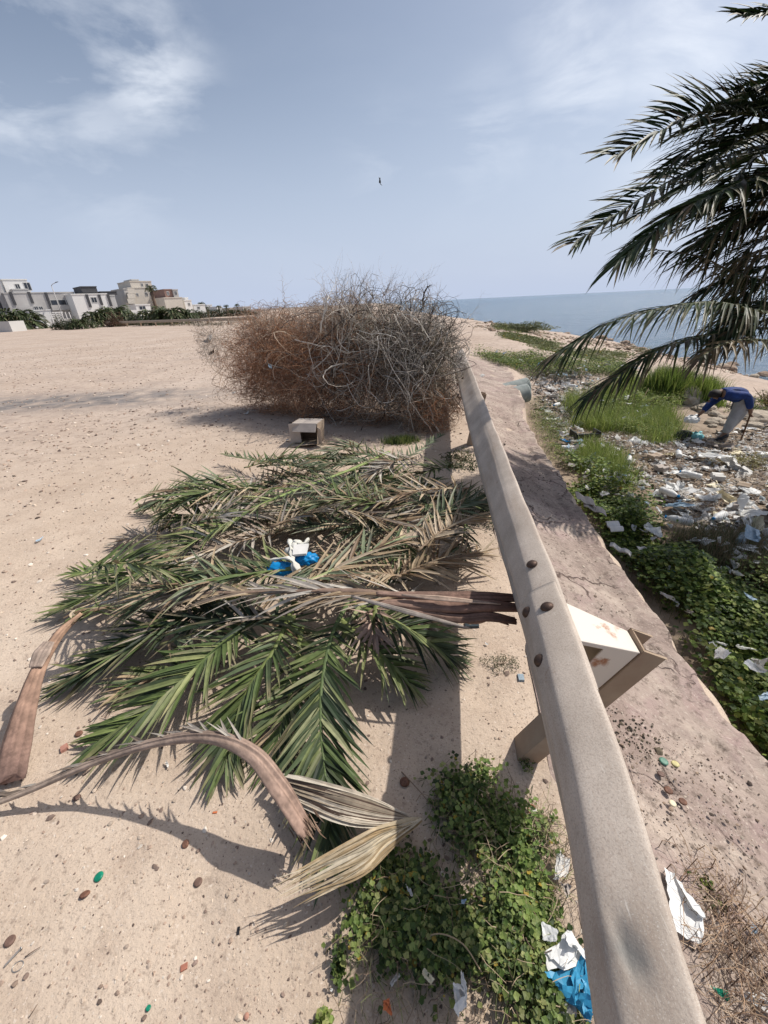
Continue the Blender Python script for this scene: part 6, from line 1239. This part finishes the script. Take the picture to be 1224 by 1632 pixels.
# ================================================================== TOWN ON THE LEFT
M_WWALL = mat('white_plaster', (.80, .79, .76), .9, .05, .6, 0, col2=(.74, .72, .69)); M_GWALL = mat('grey_plaster', (.46, .44, .42), .9, .08, .6); M_BEIGE = mat('beige_plaster', (.58, .53, .46), .9, .08, .5); M_BRWALL = mat('brown_brick', (.30, .19, .155), .9, .15, 1.5); M_DGLASS = mat('dark_window_glass', (.03, .035, .045), .15, .3, 1, spec=.6); M_DTRIM = mat('dark_grey_trim', (.07, .07, .075), .8, .1, 2); M_LG = mat('pale_grey_plaster', (.52, .51, .49), .9, .05, .6)
def bld(name, label, yy, blocks, cat='building', group=None):
    """blocks: (part, material, px0, px1, ytop, ybottom, proud, depth) measured on the facade plane y=yy"""
    base = None; objs = []
    for b in blocks:
        part, m, x0, x1, yt, yb, pr, dp = b[:8]; ym = (yt+yb)/2; X0 = PY(x0, ym, yy).x; X1 = PY(x1, ym, yy).x; Z1 = PY((x0+x1)/2, yt, yy).z; Z0 = -.2 if b[5] > 506 and part in ('wall', 'fence_panel', 'garden_wall') else PY((x0+x1)/2, yb, yy).z; objs.append((part, m, X0, X1, Z0, Z1, pr, dp))
    w0_ = objs[0]; t = empty(name, ((w0_[2]+w0_[3])/2, yy, 0), label, cat, group); walls = None
    for (part, m, X0, X1, Z0, Z1, pr, dp) in objs:
        mb = MB()
        if part == 'window':
            mb.box(X0, X1, yy-pr, yy-pr+.02+.1, Z0, Z1); o = mb.build('window', m, t)
            fr_ = MB(); e = .10; yb_ = yy-pr-.035
            for (a, b, c, d) in ((X0-e, X1+e, Z1, Z1+e), (X0-e, X1+e, Z0-e, Z0), (X0-e, X0, Z0, Z1), (X1, X1+e, Z0, Z1), ((X0+X1)/2-.04, (X0+X1)/2+.04, Z0, Z1)): fr_.box(a, b, yb_, yb_+.10, c, d)
            f_ = fr_.build('frame', M_LG, o, origin=tuple(t.location))
        elif part == 'balcony':
            mb.box(X0, X1, yy-pr, yy, Z0, Z0+.25); mb.box(X0, X1, yy-pr, yy-pr+.12, Z0+.25, Z0+1.0); mb.build('balcony', m, t)
        else:
            mb.box(X0, X1, yy-pr, yy-pr+dp, Z0, Z1); mb.build(part, m, t)
            if part == 'wall':
                mp_ = MB(); mp_.box(X0-.1, X1+.1, yy-pr-.1, yy-pr+dp+.1, Z1, Z1+.18); mp_.build('parapet', m, t)
    if yy > 85 or name in ('garage', 'slatted_fence'): t.rotation_euler.z = R(46); t.scale = (.88, .88, 1)
    return t
Yb = 96
bld('house', 'white two storey house with small upper windows cropped by the left border', Yb, [('wall', M_WWALL, 9, 45, 446, 467, 0, 9), ('wall', M_WWALL, -40, 5, 470, 516, 1, 9), ('pillar', M_GWALL, 3, 14, 446, 515, 1.3, 3), ('pillar', M_DTRIM, 0, 4, 460, 512, 1.5, 1), ('window', M_DGLASS, 25, 31, 453, 460, .02, 1), ('window', M_DGLASS, 38, 47, 450, 462, .02, 1)])
bld('house', 'long grey terrace house with dark upright strips and wide upper windows', Yb+1, [('wall', M_GWALL, 20, 124, 467, 515, 1, 10), ('wall', M_LG, 24, 46, 463, 467, .6, 8), ('pillar', M_DTRIM, 22, 26, 467, 487, 1.2, .4), ('pillar', M_DTRIM, 47, 51, 466, 484, 1.2, .4), ('pillar', M_DTRIM, 73, 77, 466, 492, 1.2, .4), ('pillar', M_DTRIM, 120, 123, 468, 488, 1.2, .4),
  ('window', M_DGLASS, 80, 103, 478, 491, 1.03, 1), ('window', M_DGLASS, 104, 124, 477, 490, 1.03, 1), ('window', M_DGLASS, 55, 60, 489, 494, 1.03, 1), ('window', M_DGLASS, 62, 67, 489, 494, 1.03, 1), ('balcony', M_GWALL, 78, 126, 480, 494, 1.8, 1)])
bld('garage', 'plain white garage block in front of the grey terrace house', Yb-5, [('wall', M_WWALL, 50, 83, 495, 515, 0, 5), ('door', M_LG, 56, 72, 500, 514, .03, .2)], 'garage')
bld('slatted_fence', 'white horizontal slat fence right of the garage', Yb-6, [('fence_panel', M_LG, 83, 112, 508, 515, 0, .2)]+[('slat', M_WWALL, 83, 100, 497+i*3, 498.6+i*3, 0, .15) for i in range(4)]+[('post', M_WWALL, x, x+1.2, 497, 516, .06, .3) for x in (83, 91, 100, 106, 112)], 'fence')
bld('house', 'white modern house with dark roof block and upright black strips', Yb+2, [('wall', M_WWALL, 122, 178, 469, 515, 0, 10), ('wall', M_DTRIM, 132, 157, 457, 466, -1, 7), ('wall', M_DTRIM, 163, 190, 464, 469, -1, 7), ('wall', M_LG, 178, 191, 470, 512, -.5, 9), ('pillar', M_DTRIM, 139, 143, 469, 490, .2, .4), ('pillar', M_DTRIM, 158, 162, 469, 486, .2, .4), ('pillar', M_DTRIM, 173, 177, 468, 488, .2, .4), ('window', M_DGLASS, 146, 154, 474, 482, .02, .4)])
bld('apartment_building', 'tall beige stepped apartment building, the highest in the row', Yb+14, [('wall', M_BEIGE, 210, 248, 459, 508, 0, 14), ('wall', M_BEIGE, 210, 247, 448, 459, -1.2, 10), ('wall', M_GWALL, 200, 212, 462, 500, .5, 8), ('wall', M_LG, 214, 226, 445.5, 449, -2, 6), ('balcony', M_BEIGE, 199, 211, 466, 469, 2, 1), ('balcony', M_BEIGE, 199, 211, 474, 477, 2, 1), ('balcony', M_BEIGE, 199, 211, 482, 485, 2, 1), ('window', M_DGLASS, 217, 220, 468, 472, .02, 1), ('window', M_DGLASS, 228, 231, 451, 456, -1.18, 1), ('window', M_DGLASS, 236, 240, 451, 456, -1.18, 1), ('window', M_DGLASS, 201, 208, 468, 472, .52, 1), ('window', M_DGLASS, 201, 208, 476, 480, .52, 1), ('window', M_DGLASS, 240, 244, 466, 471, .02, 1), ('window', M_DGLASS, 232, 236, 466, 471, .02, 1)])
bld('garden_wall', 'white garden wall with a small green sign in front of the apartment building', Yb-4, [('garden_wall', M_WWALL, 193, 235, 494, 512, 0, .4), ('sign_board', mat('green_sign', (.05, .22, .12), .6, .1, 2), 203, 209, 496, 499, .06, .05)], 'wall')
bld('house', 'low white house behind palms right of the apartment building', Yb+4, [('wall', M_WWALL, 218, 243, 486, 508, 0, 8), ('window', M_DGLASS, 222, 232, 488, 494, .02, 1)])
bld('house', 'brown and dark grey upper storeys behind the tall palm', Yb+12, [('wall', M_BRWALL, 262, 276, 462, 474, 0, 9), ('wall', M_GWALL, 276, 285, 462, 474, .5, 8), ('wall', M_BEIGE, 262, 294, 475, 508, .8, 10), ('window', M_DGLASS, 278, 282, 464, 470, .52, 1), ('window', M_DGLASS, 266, 269, 465, 470, .02, 1)])
bld('house', 'small white flat roofed house right of the brown storeys', Yb+16, [('wall', M_WWALL, 296, 309, 479, 508, 0, 8), ('wall', M_WWALL, 297, 303, 475, 479, -1, 5), ('window', M_DGLASS, 300, 303, 483, 487, .02, 1)])
bld('house', 'low white house before the tree line begins', Yb+24, [('wall', M_WWALL, 309, 330, 486, 506, 0, 8), ('window', M_DGLASS, 314, 318, 489, 492, .02, 1)])
for i, (a, b, t_, lb) in enumerate([(386, 402, 489, 'far pale house just left of the brush pile above the trees'), (345, 356, 489, 'far white house between the trees left of the brush pile'), (330, 340, 486, 'far white house at the left end of the distant tree line'), (366, 376, 491, 'tiny distant pale house between dark trees')]):
    bld('house', lb, 170+i*6, [('wall', (M_LG, M_WWALL, M_WWALL, M_BEIGE)[i], a, b, t_, 500, 0, 8), ('window', M_DGLASS, a+3, a+5, t_+2, t_+4, .02, 1)])
bld('low_wall', 'low grey block at the roadside at the left border', 70, [('garden_wall', M_LG, -30, 16, 513, 524, 0, 3)], 'wall')
# far palms and trees
def far_palm(label, px, pb, ptop, yy, r, nf=22, spread=1.0, trunk=True, group='palms in front of the houses', seed=0, kind='palm'):
    b = PY(px, pb, yy); b.z = gz(b.x, b.y); top = PY(px, ptop, yy); h = top.z-b.z; cl = (h*.45 if trunk else h*.95)*spread; ch = h-cl*.45 if trunk else h*.15; t = empty('palm_tree', b, label, 'palm tree', group)
    mb = MB(); c = b+Vector((0, 0, ch)); mb.tube([b-Vector((0, 0, .2)), b.lerp(c, .5)+Vector((.05, 0, 0)), c], [h*.05+.08, h*.035+.06, h*.04+.06], 8, 0, (.14, .10, .075)); mb.build('trunk', M_TWIG, t)
    q_ = random.Random(seed); parts = []
    for i in range(nf):
        a = i*2.4; el = q_.uniform(-.15, 1.25); d = Vector((math.cos(a), math.sin(a), 0)); L_ = cl*q_.uniform(.8, 1.1); p = [c, c+d*L_*.35*math.cos(el)+Vector((0, 0, L_*.42*math.sin(el)+.1)), c+d*L_*(.4+.3*math.cos(el))+Vector((0, 0, L_*.6*math.sin(el))), c+d*L_*(.6+.35*math.cos(el))+Vector((0, 0, L_*.5*math.sin(el)-L_*.25))]
        V, Fc, col = leafset(p, q_, Lmax=L_*.32, n=12, start=.1, pal=[(.055, .075, .03), (.075, .095, .04), (.04, .055, .025)], width=L_*.035, messy=.15, floor=False, droop=.3); parts.append((V, Fc, col))
    V, Fc, C = merge(parts); np_mesh('crown', V, Fc, M_LEAF, t, col=C); return t
r = np.random.default_rng(90)
far_palm('bushy date palm beside the road at the left border', 32, 518, 479, 82, r, 46, 1.0, False, seed=1)
far_palm('wide low palm in front of the white modern house', 163, 514, 484, 74, r, 40, 1.0, False, seed=2)
far_palm('palm clump right of the wide low palm, reaching above the garden wall', 186, 514, 472, 78, r, 40, .9, False, seed=3)
far_palm('tall slender palm rising before the apartment building', 254, 512, 456, 92, r, 26, .45, True, seed=4)
far_palm('bushy palm left of the big palm group behind the far rail', 250, 514, 480, 70, r, 44, 1.0, False, seed=5)
far_palm('bushy palm in the middle of the big group behind the far rail', 272, 514, 478, 69, r, 44, 1.0, False, seed=6)
far_palm('low bushy palm at the right of the big group behind the far rail', 296, 514, 483, 70, r, 44, 1.0, False, seed=7)
far_palm('bright low palm bush beside the left end of the far rail', 130, 522, 502, 66, r, 44, 1.1, False, seed=8)
for i, (px, tp_) in enumerate([(325, 482), (352, 487), (364, 486), (381, 485), (333, 489)]): far_palm(('first', 'second', 'third', 'fourth', 'lowest')[i]+' small distant palm in the tree line left of the brush pile', px, 506, tp_, 130+i*6, r, 22, .7, True, 'palms in the distant tree line', 20+i)
FT = [(.045, .06, .03), (.06, .075, .035), (.035, .045, .025), (.08, .09, .045)]
for i, (px, w_, top, yy, lb) in enumerate([(95, 12, 508, 68, 'dark bush at the left end of the far rail under the slat fence'), (112, 10, 510, 66, 'olive bush between the dark bush and the low palm bush'), (215, 14, 503, 74, 'dark bush in front of the white garden wall'), (345, 12, 492, 125, 'dark tree in the distant line left of the middle'), (320, 12, 495, 118, 'dark tree at the left of the distant line'), (372, 14, 491, 128, 'dark tree in the distant line nearest the brush pile'), (395, 14, 494, 132, 'greyish tree half behind the brush pile in the distance'), (184, 12, 502, 70, 'reddish brown bush beside the palm clump')]):
    b = PY(px, 512, yy); b.z = gz(b.x, b.y); top_ = PY(px, top, yy).z; k = w_/F_PX*yy*1.2
    shrub(lb, b, (k, k*.7, max(top_-b.z, .6)), r, 1300, (k*.10, k*.26), FT if i != 7 else [(.16, .09, .06), (.10, .07, .045)], 30+i, 'tree' if 3 <= i <= 6 else 'bush', 'trees and bushes near the town', name='far_tree' if 3 <= i <= 6 else 'far_bush')
# dark low plants along the far rail
vl = [(85+i*9.4, 515+1.6*math.sin(i*1.3)) for i in range(29)]; X_, Y_ = [], []
for (px, py) in vl: p = P(px, 519, 0); X_.append(r.normal(p.x, 1.4, 160)); Y_.append(r.normal(p.y+1.0, 1.2, 160))
cover('roadside_weeds', 'dark low plants growing along the far guardrail', np.concatenate(X_), np.concatenate(Y_), r, (.12, .32), .85, np.array([(.10, .09, .06), (.07, .08, .04), (.14, .12, .08), (.05, .06, .03)]), 'n', seed=33, clump=.25, stems=False)
# far guardrail
p0, p1 = P(160, 521, 0), P(412, 516.5, 0); t = empty('far_guardrail', p0, 'long tan guardrail crossing the far side of the sandy lot', 'guardrail'); mb = MB(); d = (p1-p0); nn = Vector((d.y, -d.x, 0)).normalized()
vs = []; prof = [(.0, .42), (.06, .50), (.0, .58), (.06, .68), (.0, .76)]
for q_ in (p0, p1):
    for a, z in prof: vs.append(q_+nn*(a+.12)+Vector((0, 0, z)))
    for a, z in prof[::-1]: vs.append(q_+nn*(a+.10)+Vector((0, 0, z)))
mb.add(vs, [(j, (j+1) % 10, 10+(j+1) % 10, 10+j) for j in range(10)]+[tuple(range(9, -1, -1)), tuple(range(10, 20))], smooth=False); mb.build('rail_beam', mat('far_rail_paint', (.44, .36, .28), .8, .1, 1), t)
for i in range(10):
    c = p0+d*(i/9.5+.02); mb = MB(); mb.box(c.x-.08, c.x+.08, c.y-.05, c.y+.07, -.1, .72); mb.build('post', M_POST, t)
# street lamp
b = PY(104, 515, Yb-3); b.z = 0; top = PY(101, 463, Yb-3); t = empty('street_lamp', b, 'thin grey street lamp with a curved arm above the grey terrace house', 'street lamp'); mb = MB(); ht = PY(106, 452, Yb-3).z
mb.tube([b, Vector((b.x, b.y, ht*.97))], [.10, .06], 8); mb.build('pole', M_GWALL, t); mb = MB(); mb.tube([Vector((b.x, b.y, ht*.97)), Vector((b.x+.3, b.y, ht)), Vector((b.x+1.0, b.y, ht+.25))], [.05, .05, .05], 6); mb.build('arm', M_GWALL, t); mb = MB(); mb.tube([Vector((b.x+.9, b.y, ht+.22)), Vector((b.x+1.2, b.y, ht+.32)), Vector((b.x+1.6, b.y, ht+.38))], [.07, .13, .08], 8, flat=.5); mb.build('lamp_head', M_DTRIM, t)
# parked car
cb = PY(56, 516, 84); cb.z = 0; t = empty('parked_car', cb, 'white car parked beside the bushy palm at the left', 'car'); L2 = 2.0; prof = [(-L2, .35), (-L2, .75), (-L2*.85, .85), (-L2*.5, .92), (-L2*.25, 1.35), (L2*.45, 1.38), (L2*.8, .95), (L2, .85), (L2, .35)]
def car_ex(prof, y0, y1, m, name):
    k = len(prof); mb = MB(); vs = [cb+Vector((a, y0, z)) for a, z in prof]+[cb+Vector((a, y1, z)) for a, z in prof]; mb.add(vs, [(j, j+k, (j+1) % k+k, (j+1) % k) for j in range(k)]+[tuple(range(k)), tuple(range(2*k-1, k-1, -1))], smooth=False); mb.build(name, m, t)
car_ex(prof, -.8, .8, mat('white_car_paint', (.72, .72, .72), .3, .03, 1), 'body'); car_ex([(-L2*.42, .93), (-L2*.24, 1.28), (L2*.42, 1.30), (L2*.7, .95)], -.83, -.80, M_DGLASS, 'side_window')
for s in (-1.2, 1.25):
    for yy in (-.85, .65):
        n = 16; mb = MB(); vs = [cb+Vector((s+.33*math.cos(2*math.pi*j/n), yy+e, .33+.33*math.sin(2*math.pi*j/n))) for e in (0, .2) for j in range(n)]; mb.add(vs, [(j, (j+1) % n, n+(j+1) % n, n+j) for j in range(n)]+[tuple(range(n-1, -1, -1)), tuple(range(n, 2*n))], smooth=False); mb.build('wheel', M_BLACK, t)
# bird
c = PD(605.5, 289.5, 26); t = empty('bird', c, 'small dark bird gliding in the open sky above the brush pile', 'bird'); k = 26/F_PX
ux, uy = AX, AY; mb = MB(); mb.tube([c+AF*.12, c+AF*.05, c-AF*.08, c-AF*.2], [.02, .07, .055, .015], 8, 0, (.02, .02, .02)); mb.tube([c-AF*.2, c-AF*.3], [.03, .045], 6, 0, (.02, .02, .02), .3)
mb.build('body', M_TWIG, t)
for (a, b_, cc) in ((-1, 3.5, (-2.2, 7.5)), (1.5, -3, (3.5, -6.2))):
    mb = MB(); mb.tube([c, c+(ux*a*.6+uy*b_)*k*.9+AF*.04, c+(ux*cc[0]+uy*cc[1])*k], [.055, .045, .012], 6, 0, (.03, .03, .03), .25, up=tuple(AX)); mb.build('wing', M_TWIG, t)

# debris on the bank: blackish dried seeds, leaf bits and small stones
r = np.random.default_rng(101); parts = []
for (pts, n, sz, pal) in (([(975, 1140), (1050, 1150), (1060, 1200), (1010, 1230), (970, 1190)], 90, .0042, [(.06, .05, .04), (.10, .085, .06), (.16, .13, .09)]), ([(930, 1130), (1200, 1200), (1224, 1400), (1224, 1600), (1080, 1500), (980, 1260)], 900, .0022, [(.10, .075, .06), (.2, .15, .11), (.45, .38, .31), (.30, .22, .16)]), ([(760, 640), (830, 640), (960, 880), (1100, 1060), (980, 1120), (880, 900)], 600, .004, [(.12, .09, .07), (.22, .17, .13), (.45, .38, .31)])):
    pl = [tuple(P(a, b, -.1))[:2] for a, b in pts]; x, y = sample_poly(pl, n, r); pv, pf_ = stone_proto(n % 7); sc_ = r.lognormal(math.log(sz), .45, len(x)); V, Fc, k = scatter(pv, pf_, rot_mats(len(x), .5, r=r)*sc_[:, None, None], np.stack([x, y, bankz(x, y)+.001], 1)); pal = np.array(pal); parts.append((V, Fc, np.repeat(pal[r.integers(0, len(pal), len(x))]*r.uniform(.7, 1.2, (len(x), 1)), k, 0)))
V, Fc, C = merge(parts); o = np_mesh('debris', V, Fc, M_STONE, col=C); tag(o, 'dark dried seeds, leaf crumbs and small stones lying on the concrete bank', 'debris', kind='stuff')

# more litter and dead plant bits in and beside the foreground weeds
for (px, py, z, sz, m, lb, k) in ((865, 1345, .01, .040, M_PAPER, 'whitish torn film on sand above the small white paper by the guardrail', 3), (905, 1420, .03, .045, M_CARDG, 'brownish wet paper between the small white paper and the white bag', 4), (872, 1500, .05, .05, M_WHITE, 'white film edge left of the white bag in the weeds', 5), (600, 1440, .03, .035, M_CARD, 'brownish paper piece at the upper left of the foreground weeds', 6), (680, 1560, .06, .03, M_CREAMP, 'yellowish dead leaf low in the foreground weeds', 7), (620, 1600, .05, .035, M_ORANGE, 'small orange wrapper low in the foreground weeds', 8), (850, 1300, .0, .030, M_PAPER, 'thin pale film beside the orange ring', 9), (650, 1425, .05, .035, M_PAPER, 'pale crumpled tissue just under the folded leaflets', 10)):
    S(px, py, z, sz, m, lb, k, .8, lift=.012+z)
r = np.random.default_rng(111); x, y = sample_poly(npoly, 700, r, clump=.3, cs=8, seed=5); x2, y2 = sample_poly(poly_px([(830, 1290), (900, 1300), (930, 1440), (880, 1420)]), 160, r); x = np.append(x, x2); y = np.append(y, y2); n = len(x)
V, Fc, C = twigs(n, (0, 0, 0), (1, 1, 1), r, seg=5, ln=(.03, .12), rr=(.0005, .0013), pal=[(.42, .32, .22), (.28, .20, .13), (.16, .11, .08), (.20, .22, .09)], curl=.25)
Pn = V.reshape(n, 6, 3, 3); cen = Pn.mean(axis=(1, 2)); loc = Pn-cen[:, None, None, :]; loc[..., 2] *= .5; Pn = loc+np.stack([x, y, hgt(x, y)+r.uniform(.005, .07, n)], 1)[:, None, None, :]
o = np_mesh('dead_stems', Pn.reshape(-1, 3), Fc, M_TWIG, col=C); tag(o, 'dead stems and runners tangled through the foreground weeds', 'dead stems', kind='stuff')

# stones and crusts on the beach
r = np.random.default_rng(131); pl = poly_px([(745, 520), (800, 530), (1000, 560), (1224, 612), (1300, 640), (1300, 600), (1010, 552), (860, 528), (760, 514)]); x, y = sample_poly(pl, 2600, r, clump=.3, cs=.5, seed=3); pv, pf_ = stone_proto(5); sc_ = np.clip(r.lognormal(math.log(.045), .6, len(x)), .01, .2)
V, Fc, k = scatter(pv, pf_, rot_mats(len(x), .3, r=r)*sc_[:, None, None], np.stack([x, y, hgt(x, y)+.01], 1)); pal = np.array([(.42, .33, .25), (.30, .21, .15), (.52, .44, .35), (.22, .16, .11)]); o = np_mesh('beach_stones', V, Fc, M_STONE, col=np.repeat(pal[r.integers(0, 4, len(x))]*r.uniform(.7, 1.2, (len(x), 1)), k, 0)); tag(o, 'small stones and crusts scattered over the sandy beach before the sea', 'stones', kind='stuff')

# scraps spread through the plants nearer the bank and far up the hollow
for pts, n, sd, lb, lf in (([(760, 572), (880, 580), (1000, 592), (1060, 640), (1010, 700), (930, 640), (850, 606)], 60, 201, 'small pale scrap caught in the green plants of the far hollow', .22), ([(890, 700), (940, 720), (1030, 790), (1080, 860), (1224, 900), (1224, 960), (1080, 900), (980, 840), (910, 760)], 70, 202, 'small pale scrap among low plants at the near edge of the rubbish slope', .12)):
    x, y = poly_sample_px(pts, n, sd)
    for i in range(len(x)):
        scrap('litter_scrap', 0, 0, rnd.uniform(.06, .17), (M_WHITE, M_PAPER, M_WHITE, M_PBLUE)[i % 4], lb, 'litter', GL, at=Vector((x[i], y[i], gz(x[i], y[i]))), lift=lf*rnd.uniform(.4, 1.5), tilt=.7, zs=.7)

# the 300 scraps that show largest stay things of their own; the rest become one mass of litter
sc_all = sorted([o for o in scene.collection.objects if o.name.split('.')[0] == 'litter_scrap'], key=lambda o: -o.scale[0]*math.sqrt(abs(o.scale[1]/o.scale[0]))/max((o.location-C0).length, .1))
rest = sc_all[270:]; Vs, Fs, Ms, mats_, off = [], [], [], [], 0
for o in rest:
    me = o.data; V = np.zeros(len(me.vertices)*3); me.vertices.foreach_get('co', V); V = V.reshape(-1, 3); mw = np.array(Matrix.LocRotScale(o.location, o.rotation_euler, o.scale)); V = V @ mw[:3, :3].T+mw[:3, 3]
    Fc = np.array([p.vertices[:] for p in me.polygons]); m = me.materials[0]
    if m not in mats_: mats_.append(m)
    Vs.append(V); Fs.append(Fc+off); off += len(V); Ms.append(np.full(len(Fc), mats_.index(m), dtype=np.int32)); bpy.data.objects.remove(o)
o = np_mesh('loose_litter', np.concatenate(Vs), np.concatenate(Fs), mats_, midx=np.concatenate(Ms)); tag(o, 'mass of smaller paper and plastic scraps filling the gaps in the rubbish', 'litter', kind='stuff')
